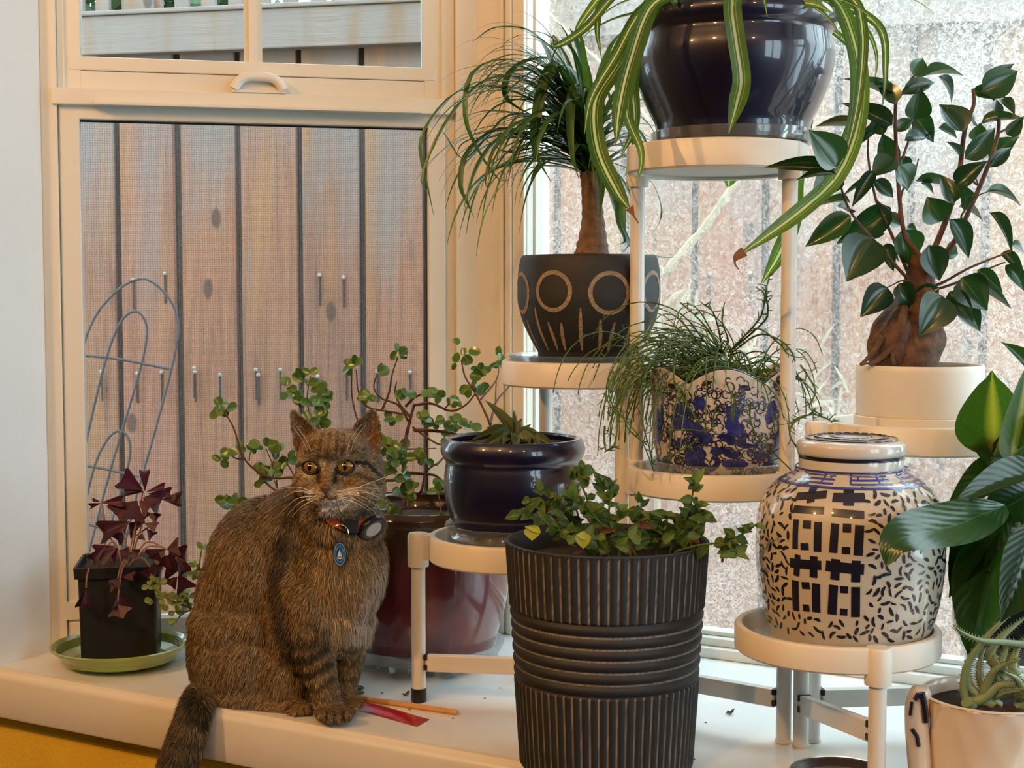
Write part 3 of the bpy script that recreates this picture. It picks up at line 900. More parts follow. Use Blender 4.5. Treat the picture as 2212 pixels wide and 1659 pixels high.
def glaze(name, col, rough=0.08, var=0.2, scale=18, coat=1.0):
    m = simple(name, col, 0.35, var, scale, coat=coat)
    m.node_tree.nodes['Principled BSDF'].inputs['Coat Roughness'].default_value = rough
    return m
m_navy = glaze('navy_glaze', rgb(16, 16, 50), 0.05)
m_char = simple('matt_black_ceramic', rgb(38, 38, 39), 0.62, 0.12, 50, bump=0.1)
m_scratch = simple('scratched_clay_line', rgb(150, 132, 108), 0.9, 0.4, 400)
m_porc = glaze('white_porcelain', rgb(214, 210, 202), 0.05, 0.04, 10)
m_cobalt = glaze('cobalt_paint', rgb(50, 62, 150), 0.05, 0.45, 60)
m_tend = glaze('deep_cobalt_paint', rgb(30, 36, 104), 0.05, 0.3, 60)
m_scroll = glaze('grey_blue_line', rgb(44, 46, 82), 0.05, 0.3, 60)
m_inky = glaze('inky_blue_paint', rgb(22, 24, 44), 0.05, 0.4, 60)
m_whitepot = simple('white_matt_pot', rgb(232, 228, 218), 0.4, 0.02, 20)
m_saucer_y = 0
def pot(parent, c, outer, wall, soil_z, mat, lip=None, wob=None, n=96, floor_t=0.006, soil=True, name='pot'):
    """outer profile from rim down to foot; inner wall follows to the soil"""
    pr = list(outer)
    if pr[0][1] < pr[-1][1]: pr.reverse()
    top_r, top_z = pr[0]
    prof = [(0.0008, pr[-1][1] + 0.0001)] + list(reversed(pr))
    prof += [(top_r - wall * 0.25, top_z + wall * 0.3), (top_r - wall * 0.75, top_z + wall * 0.3), (top_r - wall, top_z)]
    steps = 5
    for i in range(1, steps + 1):
        z = top_z + (soil_z - 0.006 - top_z) * i / steps
        prof.append((max(0.01, min(rad_at(pr, z) - wall, top_r - wall * 0.6)), z))
    mb = MB()
    nb = len(prof)
    mb.lathe(prof, c, n, wob=wob)
    o = part(name, mb, mat, parent)
    if soil:
        rs = max(0.01, min(rad_at(pr, soil_z) - wall, top_r - wall * 0.6)) + 0.0006
        mb = MB()
        k = 8
        def sw(t, i): return (0, 0.0022 * math.sin(5 * t + 2 * i) * math.sin(3.1 * i + t) if 0 < i < k else 0)
        mb.lathe([(rs * (1 - i / k) + 0.0005, soil_z + 0.003 * math.sin(i / k * 1.57)) for i in range(k + 1)], c, 40, wob=sw)
        part('soil', mb, m_soil, parent)
    return o
def saucer(label, cx, Y, rows, base=None, group=None):
    c, pr = pxprof(cx, Y, rows)
    pr = smooth_prof(pr, 10)
    if base is not None:
        dz = base - pr[-1][1]; pr = [(r, z + dz) for r, z in pr]
    mb = MB()
    prof = [(r, z) for r, z in pr] + [(0.0008, pr[-1][1])]
    inner = [(0.0008, pr[-1][1] + 0.0012)] + [(max(0.001, r - 0.0012), z + 0.001) for r, z in reversed(pr)]
    mb.lathe(list(reversed(inner)) [0:0] + [(r, z) for r, z in reversed(prof)] + [(r, z) for r, z in reversed(inner)], c, 72)
    return single('plant_saucer', mb, m_clear, label, 'saucer', group)

# --- big navy pot on the top shelf (its spider plant follows)
cT, oT = pxprof(1585, 1.562, [(212, 36), (217, 44), (218, 56), (213, 70), (205, 82), (208, 98), (213, 122), (211, 150), (204, 178), (192, 212), (177, 245), (166, 268), (163, 282)])
plate_top = SH['top'][2] + 0.0004
oT = smooth_prof(oT, 60); dz = plate_top + 0.003 - oT[-1][1]
oT[-1] = (oT[-1][0], plate_top + 0.003)
spider = thing('spider_plant', 'striped spider plant in the large glossy navy pot on the topmost shelf', 'potted plant', cT + Z * oT[-1][1])
oT = [(r, z) for r, z in oT if z > plate_top + 0.004] + [(0.081, plate_top + 0.003)]
pot(spider, cT, oT, 0.009, oT[0][1] - 0.02, m_navy)
saucer('clear plastic saucer under the large navy pot on the topmost shelf', 1582, 1.562, [(174, 270), (172, 285), (169, 296)], plate_top)

# --- black bowl with scratched circles
plate_sk = SH['skull'][1] + 0.0079
cS, oS = pxprof(1272, 1.70, [(146, 556), (149, 566), (152.5, 590), (153.5, 620), (153, 650), (147, 680), (137, 708), (122, 738), (107, 764)])
oS = smooth_prof(oS, 50)
oS[-1] = (oS[-1][0], plate_sk + 0.003)
palm = thing('ponytail_palm', 'ponytail palm with swollen trunk in a black bowl scratched with circles', 'potted plant', cS + Z * oS[-1][1])
sk = pot(palm, cS, oS, 0.007, oS[0][1] - 0.012, m_char)
sf = Surf(cS, oS, 1.70, 1272)
mb = MB()
for k in range(8):
    ph = R(-29 + 45.5 * k)
    z_ = sf.from_px(1195, 629)[1] - (0.002 if k % 2 else 0)
    sf.ring(mb, ph, z_, 0.0215 + 0.001 * (k % 2), 0.0024, 32)
    lo = sf.from_px(1272, 758)[1]; hi1 = sf.from_px(1272, 665)[1]; hi2 = sf.from_px(1272, 694)[1]
    pm = ph + R(22.7)
    sf.stroke(mb, [(pm, hi1), (pm - 0.01, (lo + hi1) / 2), (pm - 0.005, lo)], 0.0022)
    for d in (-0.125, 0.10):
        sf.stroke(mb, [(ph + d, hi2 + rnd(-.003, .002)), (ph + d * 0.8, (lo + hi2) / 2), (ph + d * .72, lo)], 0.0021)
part('scratched_lines', mb, m_scratch, sk, label='tan scratched circles and lines')
saucer('clear plastic saucer under the black bowl of the ponytail palm', 1252, 1.70, [(160, 735), (152, 742), (140, 765), (128, 785)], plate_sk)

# --- small navy pot on the left lower shelf
plate_lo = SH['low'][1] + 0.0079
cN, oN = pxprof(1100, 1.66, [(152, 950), (156, 960), (157, 972), (153, 985), (146, 996), (148, 1012), (150, 1040), (148, 1068), (142, 1098), (130, 1130), (115, 1158), (105, 1178), (103, 1190)])
cN.x = SH['low'][0].x + 0.001; cN.y = 1.66
oN = smooth_prof(oN, 60)
oN[-1] = (oN[-1][0], plate_lo + 0.003)
gast = thing('grey_succulent', 'grey-green lance-leaved succulent in a small navy pot on the left lower shelf', 'potted plant', cN + Z * oN[-1][1])
oN = [(r, z) for r, z in oN if z > SH['low'][2] + 0.003] + [(0.072, SH['low'][2] - 0.003), (0.056, plate_lo + 0.003)]
pot(gast, cN, oN, 0.009, oN[0][1] - 0.006, m_navy)
# crumpled clear saucer, flared
cc, pr = pxprof(1100, 1.66, [(148, 1128), (140, 1140), (131, 1160), (124, 1188)])
cc = Vector((cN.x, cN.y, 0))
def crump(t, i): return (0.0022 * math.sin(9 * t + i) + 0.0015 * math.sin(17 * t), 0.001 * math.sin(7 * t)) if i > 1 and i < 14 else (0, 0)
pr[-1] = (0.074, plate_lo); pr[2] = (0.0765, pr[2][1])
pl_ = list(reversed(smooth_prof(pr, 8)))
mb = MB(); mb.lathe([(0.0008, plate_lo)] + pl_ + [(r - .0012, z + .0006) for r, z in reversed(pl_)] + [(0.0008, plate_lo + .0012)], cc, 96, wob=lambda t, i: (0.0014 * math.sin(9 * t + i * .3) + 0.001 * math.sin(17 * t), 0) if 5 < i < 13 else (0, 0))
single('plant_saucer', mb, m_clear, 'crumpled clear saucer under the small navy succulent pot', 'saucer')

# --- blue and white planter with scalloped rim
plate_mi = SH['mid'][1] + 0.0079
cP, oP = pxprof(1560, 1.578, [(156, 792), (155, 815), (152, 845), (150.5, 880), (149, 915), (146, 950), (140, 985), (133, 1012), (130, 1024)])
oP = smooth_prof(oP, 40)
oP = [(r, z) for r, z in oP if z > plate_mi + 0.004] + [(0.0632, plate_mi + 0.003)]
rhip = thing('mistletoe_cactus', 'trailing thread-stemmed cactus in a blue and white planter with scalloped rim', 'potted plant', cP + Z * oP[-1][1])
th0P = math.atan2(-cP.y, -cP.x)
ztop, zlow = oP[0][1], oP[12][1]
NS = 6
def scal(t): return abs(math.sin((t - th0P - R(3)) * NS / 2 + math.pi / 2))
prP = [(r, z) for r, z in oP]
full = [(0.001, prP[-1][1] + 0.0001)] + list(reversed(prP)) + [(prP[0][0] - 0.0015, ztop + 0.0015), (prP[0][0] - 0.0045, ztop + 0.0012), (prP[0][0] - 0.006, ztop - 0.001)]
full += [(rad_at(prP, ztop - 0.012 * i) - 0.006, ztop - 0.012 * i) for i in range(1, 5)]
def wobP(t, i):
    r, z = full[i]
    if z < zlow: return (0, 0)
    q = min(1, (z - zlow) / (ztop - zlow))
    return (0.0, (q ** 1.3) * (0.0165 * (scal(t) - 1.0)))
mb = MB(); mb.lathe(full, cP, 144, wob=wobP)
plq = part('pot', mb, m_porc, rhip)
mb = MB()
soz = ztop - 0.028
mb.lathe([(rad_at(prP, soz) - 0.005, soz), (0.03, soz + 0.004), (0.0005, soz + 0.005)], cP, 40); part('soil', mb, m_soil, rhip)
mb = MB()
rimz = lambda t: ztop + 0.0165 * (scal(t) - 1)
pts = []
for i in range(145):
    t = 2 * math.pi * i / 144
    r = prP[0][0] - 0.002
    pts.append(cP + Vector((r * math.cos(t), r * math.sin(t), rimz(t) + 0.0012)))
mb.tube(pts, 0.0013, 6, cap=False); part('rim_line', mb, m_inky, plq, label='dark blue line along the scalloped rim')
sp_s = Surf(cP, prP, 1.578, 1560)
# pierced holes by the rim, painted scrolls, leaves and flowers
hz = sp_s.from_px(1560, 838)[1]
mb = MB()
for k in range(2 * NS):
    ph = R(3 + 15 + 30 * k)
    for s_ in (0,):
        sp_s.blob(mb, ph, hz + 0.004 * (1 if k % 2 else 0), [(0.0065 * math.cos(a * .524) + 0.002 * math.sin(a * .524), 0.0026 * math.sin(a * .524) + 0.0016 * math.cos(a * .524) * (1 if k % 2 else -1)) for a in range(12)], 0.0004)
part('pierced_holes', mb, m_black, plq, label='slanting pierced holes below the rim')
rs_ = random.Random(3)
mb = MB()
zb = prP[-1][1]
for k in range(1150):
    ph = rs_.uniform(-math.pi, math.pi); z_ = rs_.uniform(zb + 0.007, ztop - 0.006 + 0.0165 * (scal(th0P + ph) - 1))
    rad = rs_.uniform(0.0026, 0.0056); a0 = rs_.uniform(0, 6.28)
    sp_s.ring(mb, ph, z_, rad, 0.0006, 8, a0, a0 + rs_.uniform(3.2, 5.4), 0.0006)
for k in range(620):
    ph = rs_.uniform(-math.pi, math.pi); z_ = rs_.uniform(zb + 0.007, ztop - 0.020)
    a0 = rs_.uniform(0, 6.28); l_ = rs_.uniform(.001, .0024)
    sp_s.stroke(mb, [(ph, z_), (ph + l_ * math.cos(a0) / .07, z_ + l_ * math.sin(a0))], 0.0004)
part('painted_scrolls', mb, m_scroll, plq, kind='stuff')
mb = MB()
def leafpoly(l, w, a, wave=0.0):
    out = []
    for i in range(20):
        t = 2 * math.pi * i / 20
        x = l * math.cos(t); y = w * math.sin(t) * (1 + wave * math.cos(6 * t))
        out.append((x * math.cos(a) - y * math.sin(a), x * math.sin(a) + y * math.cos(a)))
    return out
def pxblob(px, py, l, w, a, wave=0.25):
    ph, z_ = sp_s.from_px(px, py); sp_s.blob(mb, ph, z_, leafpoly(l * mpp(1.49), w * mpp(1.49), a, wave), 0.0006)
for a in ((1470, 900, 34, 22, 1.2), (1512, 872, 16, 16, 0), (1500, 925, 30, 14, -.5), (1583, 905, 34, 16, 1.5), (1590, 930, 22, 14, .5), (1665, 890, 28, 14, 1.3), (1685, 955, 40, 16, 1.2), (1690, 905, 26, 10, 1.2),
          (1430, 900, 26, 8, 1.5), (1505, 985, 26, 18, .3), (1528, 950, 14, 12, .6), (1470, 958, 14, 10, 1), (1548, 975, 12, 10, 0), (1590, 1003, 30, 12, 0), (1440, 1000, 22, 12, .4), (1660, 1005, 18, 14, 0.4), (1575, 950, 16, 9, 2.4), (1640, 985, 10, 8, 0), (1420, 950, 14, 12, 1), (1510, 1005, 24, 8, 0)):
    pxblob(*a)
for k in range(30):
    ph = rs_.uniform(0.95, 5.3); z_ = rs_.uniform(zb + .016, zb + .085)
    sp_s.blob(mb, ph, z_, leafpoly(rs_.uniform(.008, .018), rs_.uniform(.005, .01), rs_.uniform(0, 3), .25), 0.0006)
part('painted_leaves', mb, m_cobalt, plq, kind='stuff')
mb = MB()
def pxstroke(S, mb, pts, w):
    S.stroke(mb, [S.from_px(x, y) for x, y in pts], w * mpp(S.Y) / 2, 0.0008)
for pts, w in (([(1550, 945), (1570, 942), (1590, 955), (1612, 962), (1635, 962)], 12), ([(1612, 962), (1602, 948), (1610, 938), (1618, 944)], 9), ([(1558, 965), (1572, 978), (1588, 984), (1600, 978)], 14), ([(1500, 1005), (1520, 1012), (1545, 1010), (1552, 996), (1540, 990)], 11), ([(1640, 990), (1652, 980), (1664, 988)], 8)):
    pxstroke(sp_s, mb, pts, w)
for x, y in ((1508, 950), (1681, 950)):
    ph, z_ = sp_s.from_px(x, y); sp_s.ring(mb, ph, z_, 0.0048, 0.0018, 16, off=0.0010)
part('painted_tendrils', mb, m_tend, plq)
saucer('clear plastic saucer under the blue and white scalloped planter', 1556, 1.575, [(150, 985), (149, 998), (145, 1012), (143, 1035)], plate_mi)

# --- white cylinder pot with ginseng fig on the right shelf
plate_ri = SH['right'][1] + 0.0079
cF, oF = pxprof(1987, 1.527, [(135, 789), (135, 800), (133.5, 892)])
zj = oF[-1][1]
fig = thing('ginseng_fig', 'ginseng fig bonsai with bulbous root in a white cylinder pot', 'potted plant', cF + Z * (plate_ri + 0.03))
pot(fig, cF, [oF[0], oF[1], (oF[2][0], zj), (0.064, zj - 0.004), (0.0635, plate_ri + 0.006)], 0.004, oF[0][1] - 0.01, m_whitepot)
mb = MB()
zs1 = at(1987, 897, 1.527).z
mb.lathe([(0.0008, plate_ri), (0.066, plate_ri), (0.0678, plate_ri + 0.002), (0.0682, zs1), (0.0672, zs1 + 0.0008), (0.0660, zs1), (0.0655, plate_ri + 0.004), (0.0008, plate_ri + 0.004)], cF, 80)
single('plant_saucer', mb, m_whitepot, 'white saucer under the white cylinder pot of the fig', 'saucer')

# --- ginger jar with double-happiness characters
plate_fr = SH['front'][1] + 0.0079
YJ = 1.395
cJ, oJ = pxprof(1838, YJ, [(118, 1016), (132, 1024), (152, 1036), (174, 1056), (190, 1082), (199, 1115), (202, 1160), (201, 1210), (196, 1260), (187, 1310), (173, 1355), (158, 1392), (152, 1402)])
oJ = smooth_prof(oJ, 60)
oJ[-1] = (oJ[-1][0], plate_fr)
oJ = [(r, z) for r, z in oJ if z > plate_fr + 0.001] + [(0.066, plate_fr + 0.0003)]
jar = thing('ginger_jar', 'blue and white lidded ginger jar painted with large characters', 'jar', cJ + Z * plate_fr)
bodyz = oJ[0][1]
mb = MB()
mb.lathe([(0.0008, plate_fr + 0.0003)] + list(reversed(oJ)) + [(0.048, bodyz + 0.003), (0.047, bodyz + 0.02), (0.043, bodyz + 0.02), (0.043, bodyz - 0.02)], cJ, 112)
jb = part('body', mb, glaze('cream_porcelain', rgb(205, 196, 178), 0.04, 0.04, 9), jar)
cl, lid = pxprof(1846, YJ, [(60, 943), (100, 948), (111, 952), (116, 957), (117, 966), (116, 976), (111, 983), (112, 990), (112, 1012)])
zlid = [z for r, z in lid]
mb = MB(); mb.lathe([(0.0006, zlid[0] + 0.0006)] + smooth_prof(lid, 30) + [(lid[-1][0] - 0.003, zlid[-1] - 0.0005), (0.049, zlid[-1] + 0.001)], cJ, 96)
lid_o = part('lid', mb, m_porc, jar)
sl = Surf(cJ, lid[2:], YJ, 1846)
mb = MB()
sl.stroke(mb, [(2 * math.pi * i / 60, sl.from_px(1846, 997)[1]) for i in range(61)], 0.0019, taper=False)
for r in (0.020, 0.034, 0.044):
    mb.tube([cJ + Vector((r * math.cos(a * .105), r * math.sin(a * .105), zlid[0] + 0.0006 - (0.0018 if r > .04 else 0.0002 + (r / .052) ** 2 * .001))) for a in range(61)], 0.0007, 4, cap=False)
for k in range(26):
    a = k * .2417; r = 0.036
    c_ = cJ + Vector((r * math.cos(a), r * math.sin(a), zlid[0] + 0.0004)); q = Vector((-math.sin(a), math.cos(a), 0))
    mb.tube([c_ - q * .003, c_ + q * .003], 0.0007, 4)
part('painted_band', mb, m_inky, lid_o, label='dark blue painted lines on the lid')
sj = Surf(cJ, oJ, YJ, 1846)
def jz(x, y): return sj.from_px(1580 + x * 0.31348, 900 + y * 0.31348)
def zs(pts, w):
    p = [jz(*q) for q in pts]
    sj.stroke(mbc, p, w * 0.31348 * mpp(YJ - 0.085) / 2, 0.0006, taper=False, n=7)
mbc = MB()
for pts, w in (([(480, 562), (690, 542)], 50), ([(604, 490), (580, 602)], 58), ([(463, 650), (672, 655)], 50), ([(484, 722), (478, 928)], 46), ([(636, 735), (632, 942)], 56), ([(530, 755), (586, 757)], 56), ([(516, 910), (572, 910)], 48),
               ([(443, 1025), (660, 1036)], 66), ([(497, 968), (490, 1116)], 48), ([(608, 975), (608, 1122)], 56), ([(482, 1148), (490, 1358)], 56), ([(626, 1163), (630, 1362)], 60), ([(528, 1180), (582, 1180)], 50), ([(538, 1335), (582, 1336)], 50),
               ([(730, 562), (946, 556)], 58), ([(838, 503), (836, 616)], 72), ([(728, 665), (942, 676)], 54), ([(750, 742), (738, 945)], 56), ([(912, 748), (905, 958)], 62), ([(800, 770), (856, 771)], 60), ([(796, 926), (852, 926)], 50),
               ([(690, 1036), (946, 1052)], 74), ([(757, 988), (752, 1132)], 62), ([(893, 993), (891, 1142)], 62), ([(745, 1168), (736, 1372)], 62), ([(892, 1175), (894, 1382)], 60), ([(788, 1197), (842, 1197)], 50), ([(790, 1350), (840, 1352)], 50)):
    zs(pts, w)
part('painted_characters', mbc, m_inky, jb, label='dark blue double happiness characters in two columns')
# dashes all round, shoulder rings and fret
mb = MB()
rj = random.Random(11)
zb0, zt0 = sj.from_px(1846, 1385)[1], sj.from_px(1846, 1050)[1]
pL, pR = jz(440, 900)[0] - 0.02, jz(950, 900)[0] + 0.02
zc0, zc1 = jz(700, 1385)[1] - 0.002, jz(700, 485)[1] + 0.001
pts_d = []
tries = 0
while len(pts_d) < 900 and tries < 40000:
    tries += 1
    ph = rj.uniform(-math.pi, math.pi); z_ = rj.uniform(zb0, zt0)
    if pL < ph < pR and zc0 < z_ < zc1: continue
    r = rad_at(oJ, z_)
    if any((abs(ph - p2) * r) ** 2 + (z_ - z2) ** 2 < 0.0063 ** 2 for p2, z2 in pts_d): continue
    pts_d.append((ph, z_))
for ph, z_ in pts_d:
    r = rad_at(oJ, z_)
    a = 2.4 * math.sin(ph * 4.3 + z_ * 60) + 1.2 * math.cos(z_ * 95 - ph * 3) + rj.uniform(-.5, .5) + 1.2
    l_ = rj.uniform(0.0026, 0.0052)
    dx, dz_ = math.cos(a) * l_ / r, math.sin(a) * l_
    bend = rj.uniform(-.35, .35)
    sj.stroke(mb, [(ph - dx, z_ - dz_), (ph - bend * dz_ / r, z_ + bend * dx * r), (ph + dx, z_ + dz_)], rj.uniform(.0010, .0017), 0.0005, n=5)
part('painted_dashes', mb, m_inky, jb, kind='stuff')
mb = MB()
rows = [sj.from_px(1846, y)[1] for y in (1023, 1030, 1038, 1047, 1056)]
for z_, w in zip(rows, (.0009, .0007, .0008, .0008, .0011)):
    segs = 7
    for s_ in range(segs):
        a0 = 2 * math.pi * s_ / segs; a1 = a0 + 2 * math.pi / segs * (1 if w > .0008 else 0.72)
        sj.stroke(mb, [(a0 + (a1 - a0) * i / 12, z_) for i in range(13)], w, 0.0005, taper=False)
for s_ in range(14):
    a0 = 2 * math.pi * s_ / 14
    sj.stroke(mb, [(a0, rows[0]), (a0, rows[3])], 0.0009, 0.0005, taper=False)
    sj.stroke(mb, [(a0 + .12, rows[1]), (a0 + .12, rows[2])], 0.0008, 0.0005, taper=False)
part('painted_fret', mb, m_cobalt, jb, label='blue fret band round the shoulder')

# --- black ribbed planter
YK = 1.446
cK = at(1309, 1600, YK); cK.z = 0
zt, zbm = at(1317, 1166, YK).z, 0.0008
rt, rb = 222 * mpp(YK), 190 * mpp(YK)
herb = thing('trailing_herb', 'small-leaved green trailing plant in the black ribbed planter', 'potted plant', cK)
zg1 = at(1309, 1350, YK - 0.09).z; zg0 = at(1309, 1508, YK - 0.09).z
NF = 66; per = 6; nn = NF * per
zsK = [zbm, zbm + 0.003, zbm + 0.006] + [zbm + 0.006 + (zg0 - 0.004 - zbm - 0.006) * i / 8 for i in range(1, 9)]
zsK += [zg0 - 0.002, zg0]
nr = 6
for k in range(nr * 8 + 1): zsK.append(zg0 + 0.0005 + (zg1 - zg0 - 0.001) * k / (nr * 8))
zsK += [zg1, zg1 + 0.002, zg1 + 0.004] + [zg1 + 0.004 + (zt - 0.004 - zg1 - 0.004) * i / 10 for i in range(1, 11)] + [zt - 0.001, zt]
mb = MB(); cols = []
LINE = (0.36, 0.33, 0.30, 1); DARK = (0.019, 0.021, 0.024, 1)
rc = random.Random(2)
for i, z_ in enumerate(zsK):
    rbase = rb + (rt - rb) * (z_ - zbm) / (zt - zbm)
    if i == 0: rbase -= 0.004
    mid = zg0 <= z_ <= zg1
    for k in range(nn):
        t = 2 * math.pi * k / nn
        ph = (k % per) / per
        if mid:
            q = ((z_ - zg0) / (zg1 - zg0) * nr) % 1.0
            dr = -0.0022 * abs(math.cos(math.pi * q)) ** 3 - 0.0004
            cc_ = LINE if (q < 0.07 or q > 0.93) and 0.05 < (z_ - zg0) / (zg1 - zg0) < 0.99 else DARK
        else:
            dr = -0.0020 * abs(math.cos(math.pi * ph)) ** 4
            edge = (i < 2 or z_ > zt - 0.0025)
            end = abs(z_ - zg1) < 0.003 or abs(z_ - zg0) < 0.003
            cc_ = DARK
            if ph == 0 and not edge: cc_ = LINE
            if edge: dr *= 0.5
        w_ = rc.uniform(.45, 1.05) if cc_ is LINE else rc.uniform(.85, 1.2)
        mb.v.append(cK + Vector(((rbase + dr) * math.cos(t), (rbase + dr) * math.sin(t), z_)))
        mb.uv.append((0, 0)); cols.append((cc_[0] * w_, cc_[1] * w_, cc_[2] * w_, 1))
for i in range(len(zsK) - 1):
    for k in range(nn):
        k2 = (k + 1) % nn
        mb.f.append((i * nn + k, i * nn + k2, (i + 1) * nn + k2, (i + 1) * nn + k))
inner = [(rt - 0.0012, zt + 0.0008), (rt - 0.004, zt + 0.0008), (rt - 0.005, zt - 0.001), (rt - 0.007, zt - 0.03), (rt - 0.009, zt - 0.06)]
nb0 = len(mb.v)
mb.lathe(inner, cK, nn); cols += [DARK] * (len(mb.v) - nb0)
mb.f += [((len(zsK) - 1) * nn + k, (len(zsK) - 1) * nn + (k + 1) % nn, nb0 + (k + 1) % nn, nb0 + k) for k in range(nn)]
mb.f.append(tuple(range(nn - 1, -1, -1)))
mb.col = cols
def attr_mat(name, rough=0.55, coat=0.0, spec=0.5):
    m, nt, b, lk = new_mat(name)
    at_ = NN(nt, 'ShaderNodeAttribute', attribute_name='Col')
    lk.new(at_.outputs['Color'], b.inputs['Base Color'])
    b.inputs['Roughness'].default_value = rough; b.inputs['Coat Weight'].default_value = coat; b.inputs['Specular IOR Level'].default_value = spec
    return m
part('pot', mb, attr_mat('ribbed_black_planter', 0.6), herb)
zsoil = zt - 0.022
mb = MB(); mb.lathe([(rt - 0.0068, zsoil), (0.05, zsoil + 0.004), (0.0005, zsoil + 0.005)], cK, 48); part('soil', mb, m_soil, herb)

# --- big red pot on a clear saucer, behind the cat
YR = 1.85
cR, oR = pxprof(918, YR, [(184, 1092), (189, 1100), (188, 1112), (182, 1118), (184, 1150), (183, 1250), (172, 1320), (150, 1390), (133, 1428), (128, 1440)])
oR = smooth_prof(oR, 50)
zf = 0.016
oR = [(r, z) for r, z in oR if z > zf + 0.006] + [(oR[-1][0], zf + 0.0028)]
bush = thing('elephant_bush', 'elephant bush with twisted brown stems in the large red glazed pot behind the cat', 'potted plant', cR + Z * zf)
def red_mat():
    m, nt, b, lk = new_mat('oxblood_drip_glaze')
    tc = NN(nt, 'ShaderNodeTexCoord')
    mp = NN(nt, 'ShaderNodeMapping'); mp.inputs['Scale'].default_value = (34, 34, 3.0)
    lk.new(tc.outputs['Object'], mp.inputs['Vector'])
    n = NN(nt, 'ShaderNodeTexNoise'); n.inputs['Scale'].default_value = 1; n.inputs['Detail'].default_value = 5
    lk.new(mp.outputs[0], n.inputs['Vector'])
    rp = ramp(nt, [(0.3, rgb(66, 16, 18)), (0.55, rgb(104, 26, 34)), (0.72, rgb(120, 62, 40)), (0.85, rgb(92, 30, 34))])
    lk.new(n.outputs['Fac'], rp.inputs['Fac'])
    s = NN(nt, 'ShaderNodeSeparateXYZ'); lk.new(tc.outputs['Object'], s.inputs[0])
    ad = NN(nt, 'ShaderNodeMath', operation='MULTIPLY_ADD'); ad.inputs[1].default_value = 0.06; lk.new(n.outputs['Fac'], ad.inputs[0]); lk.new(s.outputs[2], ad.inputs[2])
    mr = NN(nt, 'ShaderNodeMapRange'); mr.inputs['From Min'].default_value = 0.155; mr.inputs['From Max'].default_value = 0.185
    lk.new(ad.outputs[0], mr.inputs['Value'])
    mx = NN(nt, 'ShaderNodeMix', data_type='RGBA'); lk.new(mr.outputs[0], mx.inputs['Factor']); lk.new(rp.outputs['Color'], mx.inputs['A']); mx.inputs['B'].default_value = rgb(62, 38, 20)
    lk.new(mx.outputs['Result'], b.inputs['Base Color'])
    b.inputs['Roughness'].default_value = 0.3; b.inputs['Coat Weight'].default_value = 1; b.inputs['Coat Roughness'].default_value = 0.05
    return m
pot(bush, cR, oR, 0.010, oR[0][1] - 0.02, red_mat())
zs_top = 0.030
mb = MB()
prs = [(0.085, 0.014), (0.096, 0.0155), (0.1005, 0.022), (0.103, zs_top), (0.1005, zs_top + .0006), (0.098, 0.022), (0.094, 0.0175), (0.001, 0.0155)]
mb.lathe([(0.001, 0.014)] + prs, cR, 72)
for k in range(9):
    a = k * 2 * math.pi / 9 + 0.2
    p = cR + Vector((0.082 * math.cos(a), 0.082 * math.sin(a), 0.0155))
    mb.lathe([(0.0005, -0.0152), (0.010, -0.0150), (0.014, -0.012), (0.016, -0.002), (0.0162, 0)], p, 20)
single('plant_saucer', mb, m_clear, 'clear footed saucer under the large red pot', 'saucer')

# --- green plate with black nursery pot
YPl = 1.84
cG = at(260, 1440, YPl); cG.z = 0
m_green = glaze('lime_green_glaze', rgb(152, 168, 74), 0.06, 0.06, 20)
rim_z = at(262, 1430, YPl - 0.085).z
RP = 147 * mpp(YPl)
mb = MB()
prf = [(0.0006, 0.004), (0.046, 0.004), (0.047, 0.0005), (0.051, 0.0005), (0.054, 0.003), (0.066, rim_z * .38), (0.075, rim_z * .55), (0.079, rim_z * .7), (0.0845, rim_z - 0.001), (RP, rim_z + 0.001), (RP + 0.0004, rim_z + 0.0028), (RP - 0.002, rim_z + 0.0038), (0.083, rim_z + 0.0015)]
for i in range(6):
    r = 0.0815 - i * 0.0015; zz_ = rim_z - 0.001 + (0.0082 - rim_z) * i / 6
    prf += [(r, zz_), (r - 0.0015, zz_ + 0.0005)]
prf += [(0.0715, 0.0079), (0.045, 0.0076), (0.0006, 0.0076)]
mb.lathe(prf, cG, 96)
single('plate', mb, m_green, 'lime green ridged plate on the sill under the black nursery pot', 'plate')
cQ = at(264, 1412, YPl); cQ.z = 0.0092
oxal = thing('purple_shamrock', 'purple-leaved shamrock in a square black nursery pot on the green plate', 'potted plant', cQ)
yaw = R(10)
ax = Vector((math.cos(yaw), math.sin(yaw), 0)); ay = Vector((-math.sin(yaw), math.cos(yaw), 0))
ztq = at(272, 1224, YPl - 0.05).z; zlq = at(272, 1250, YPl - 0.05).z
hb, ht = 0.0465, 0.0505
def sq(h, z, rr=0.006):
    out = []
    for sx, sy in ((1, 1), (-1, 1), (-1, -1), (1, -1)):
        a0 = math.atan2(sy, sx) - math.pi / 4
        for i in range(5):
            a = a0 + math.pi / 2 * i / 4
            x = sx * (h - rr) + rr * math.cos(a); y = sy * (h - rr) + rr * math.sin(a)
            out.append(Vector((cQ.x, cQ.y, z)) + ax * x + ay * y)
    return out
loops = [sq(hb - 0.004, cQ.z + 0.0002), sq(hb, cQ.z + 0.003), sq(ht - 0.002, zlq), sq(ht + 0.0022, zlq + 0.0006), sq(ht + 0.003, ztq - 0.001), sq(ht + 0.0015, ztq), sq(ht - 0.0005, ztq - 0.0005), sq(ht - 0.003, ztq - 0.02)]
mb = MB(); m_ = len(loops[0])
for lp in loops: mb.v += lp; mb.uv += [(0, 0)] * m_
for i in range(len(loops) - 1):
    for k in range(m_):
        mb.f.append((i * m_ + k, i * m_ + (k + 1) % m_, (i + 1) * m_ + (k + 1) % m_, (i + 1) * m_ + k))
mb.f.append(tuple(range(m_ - 1, -1, -1)))
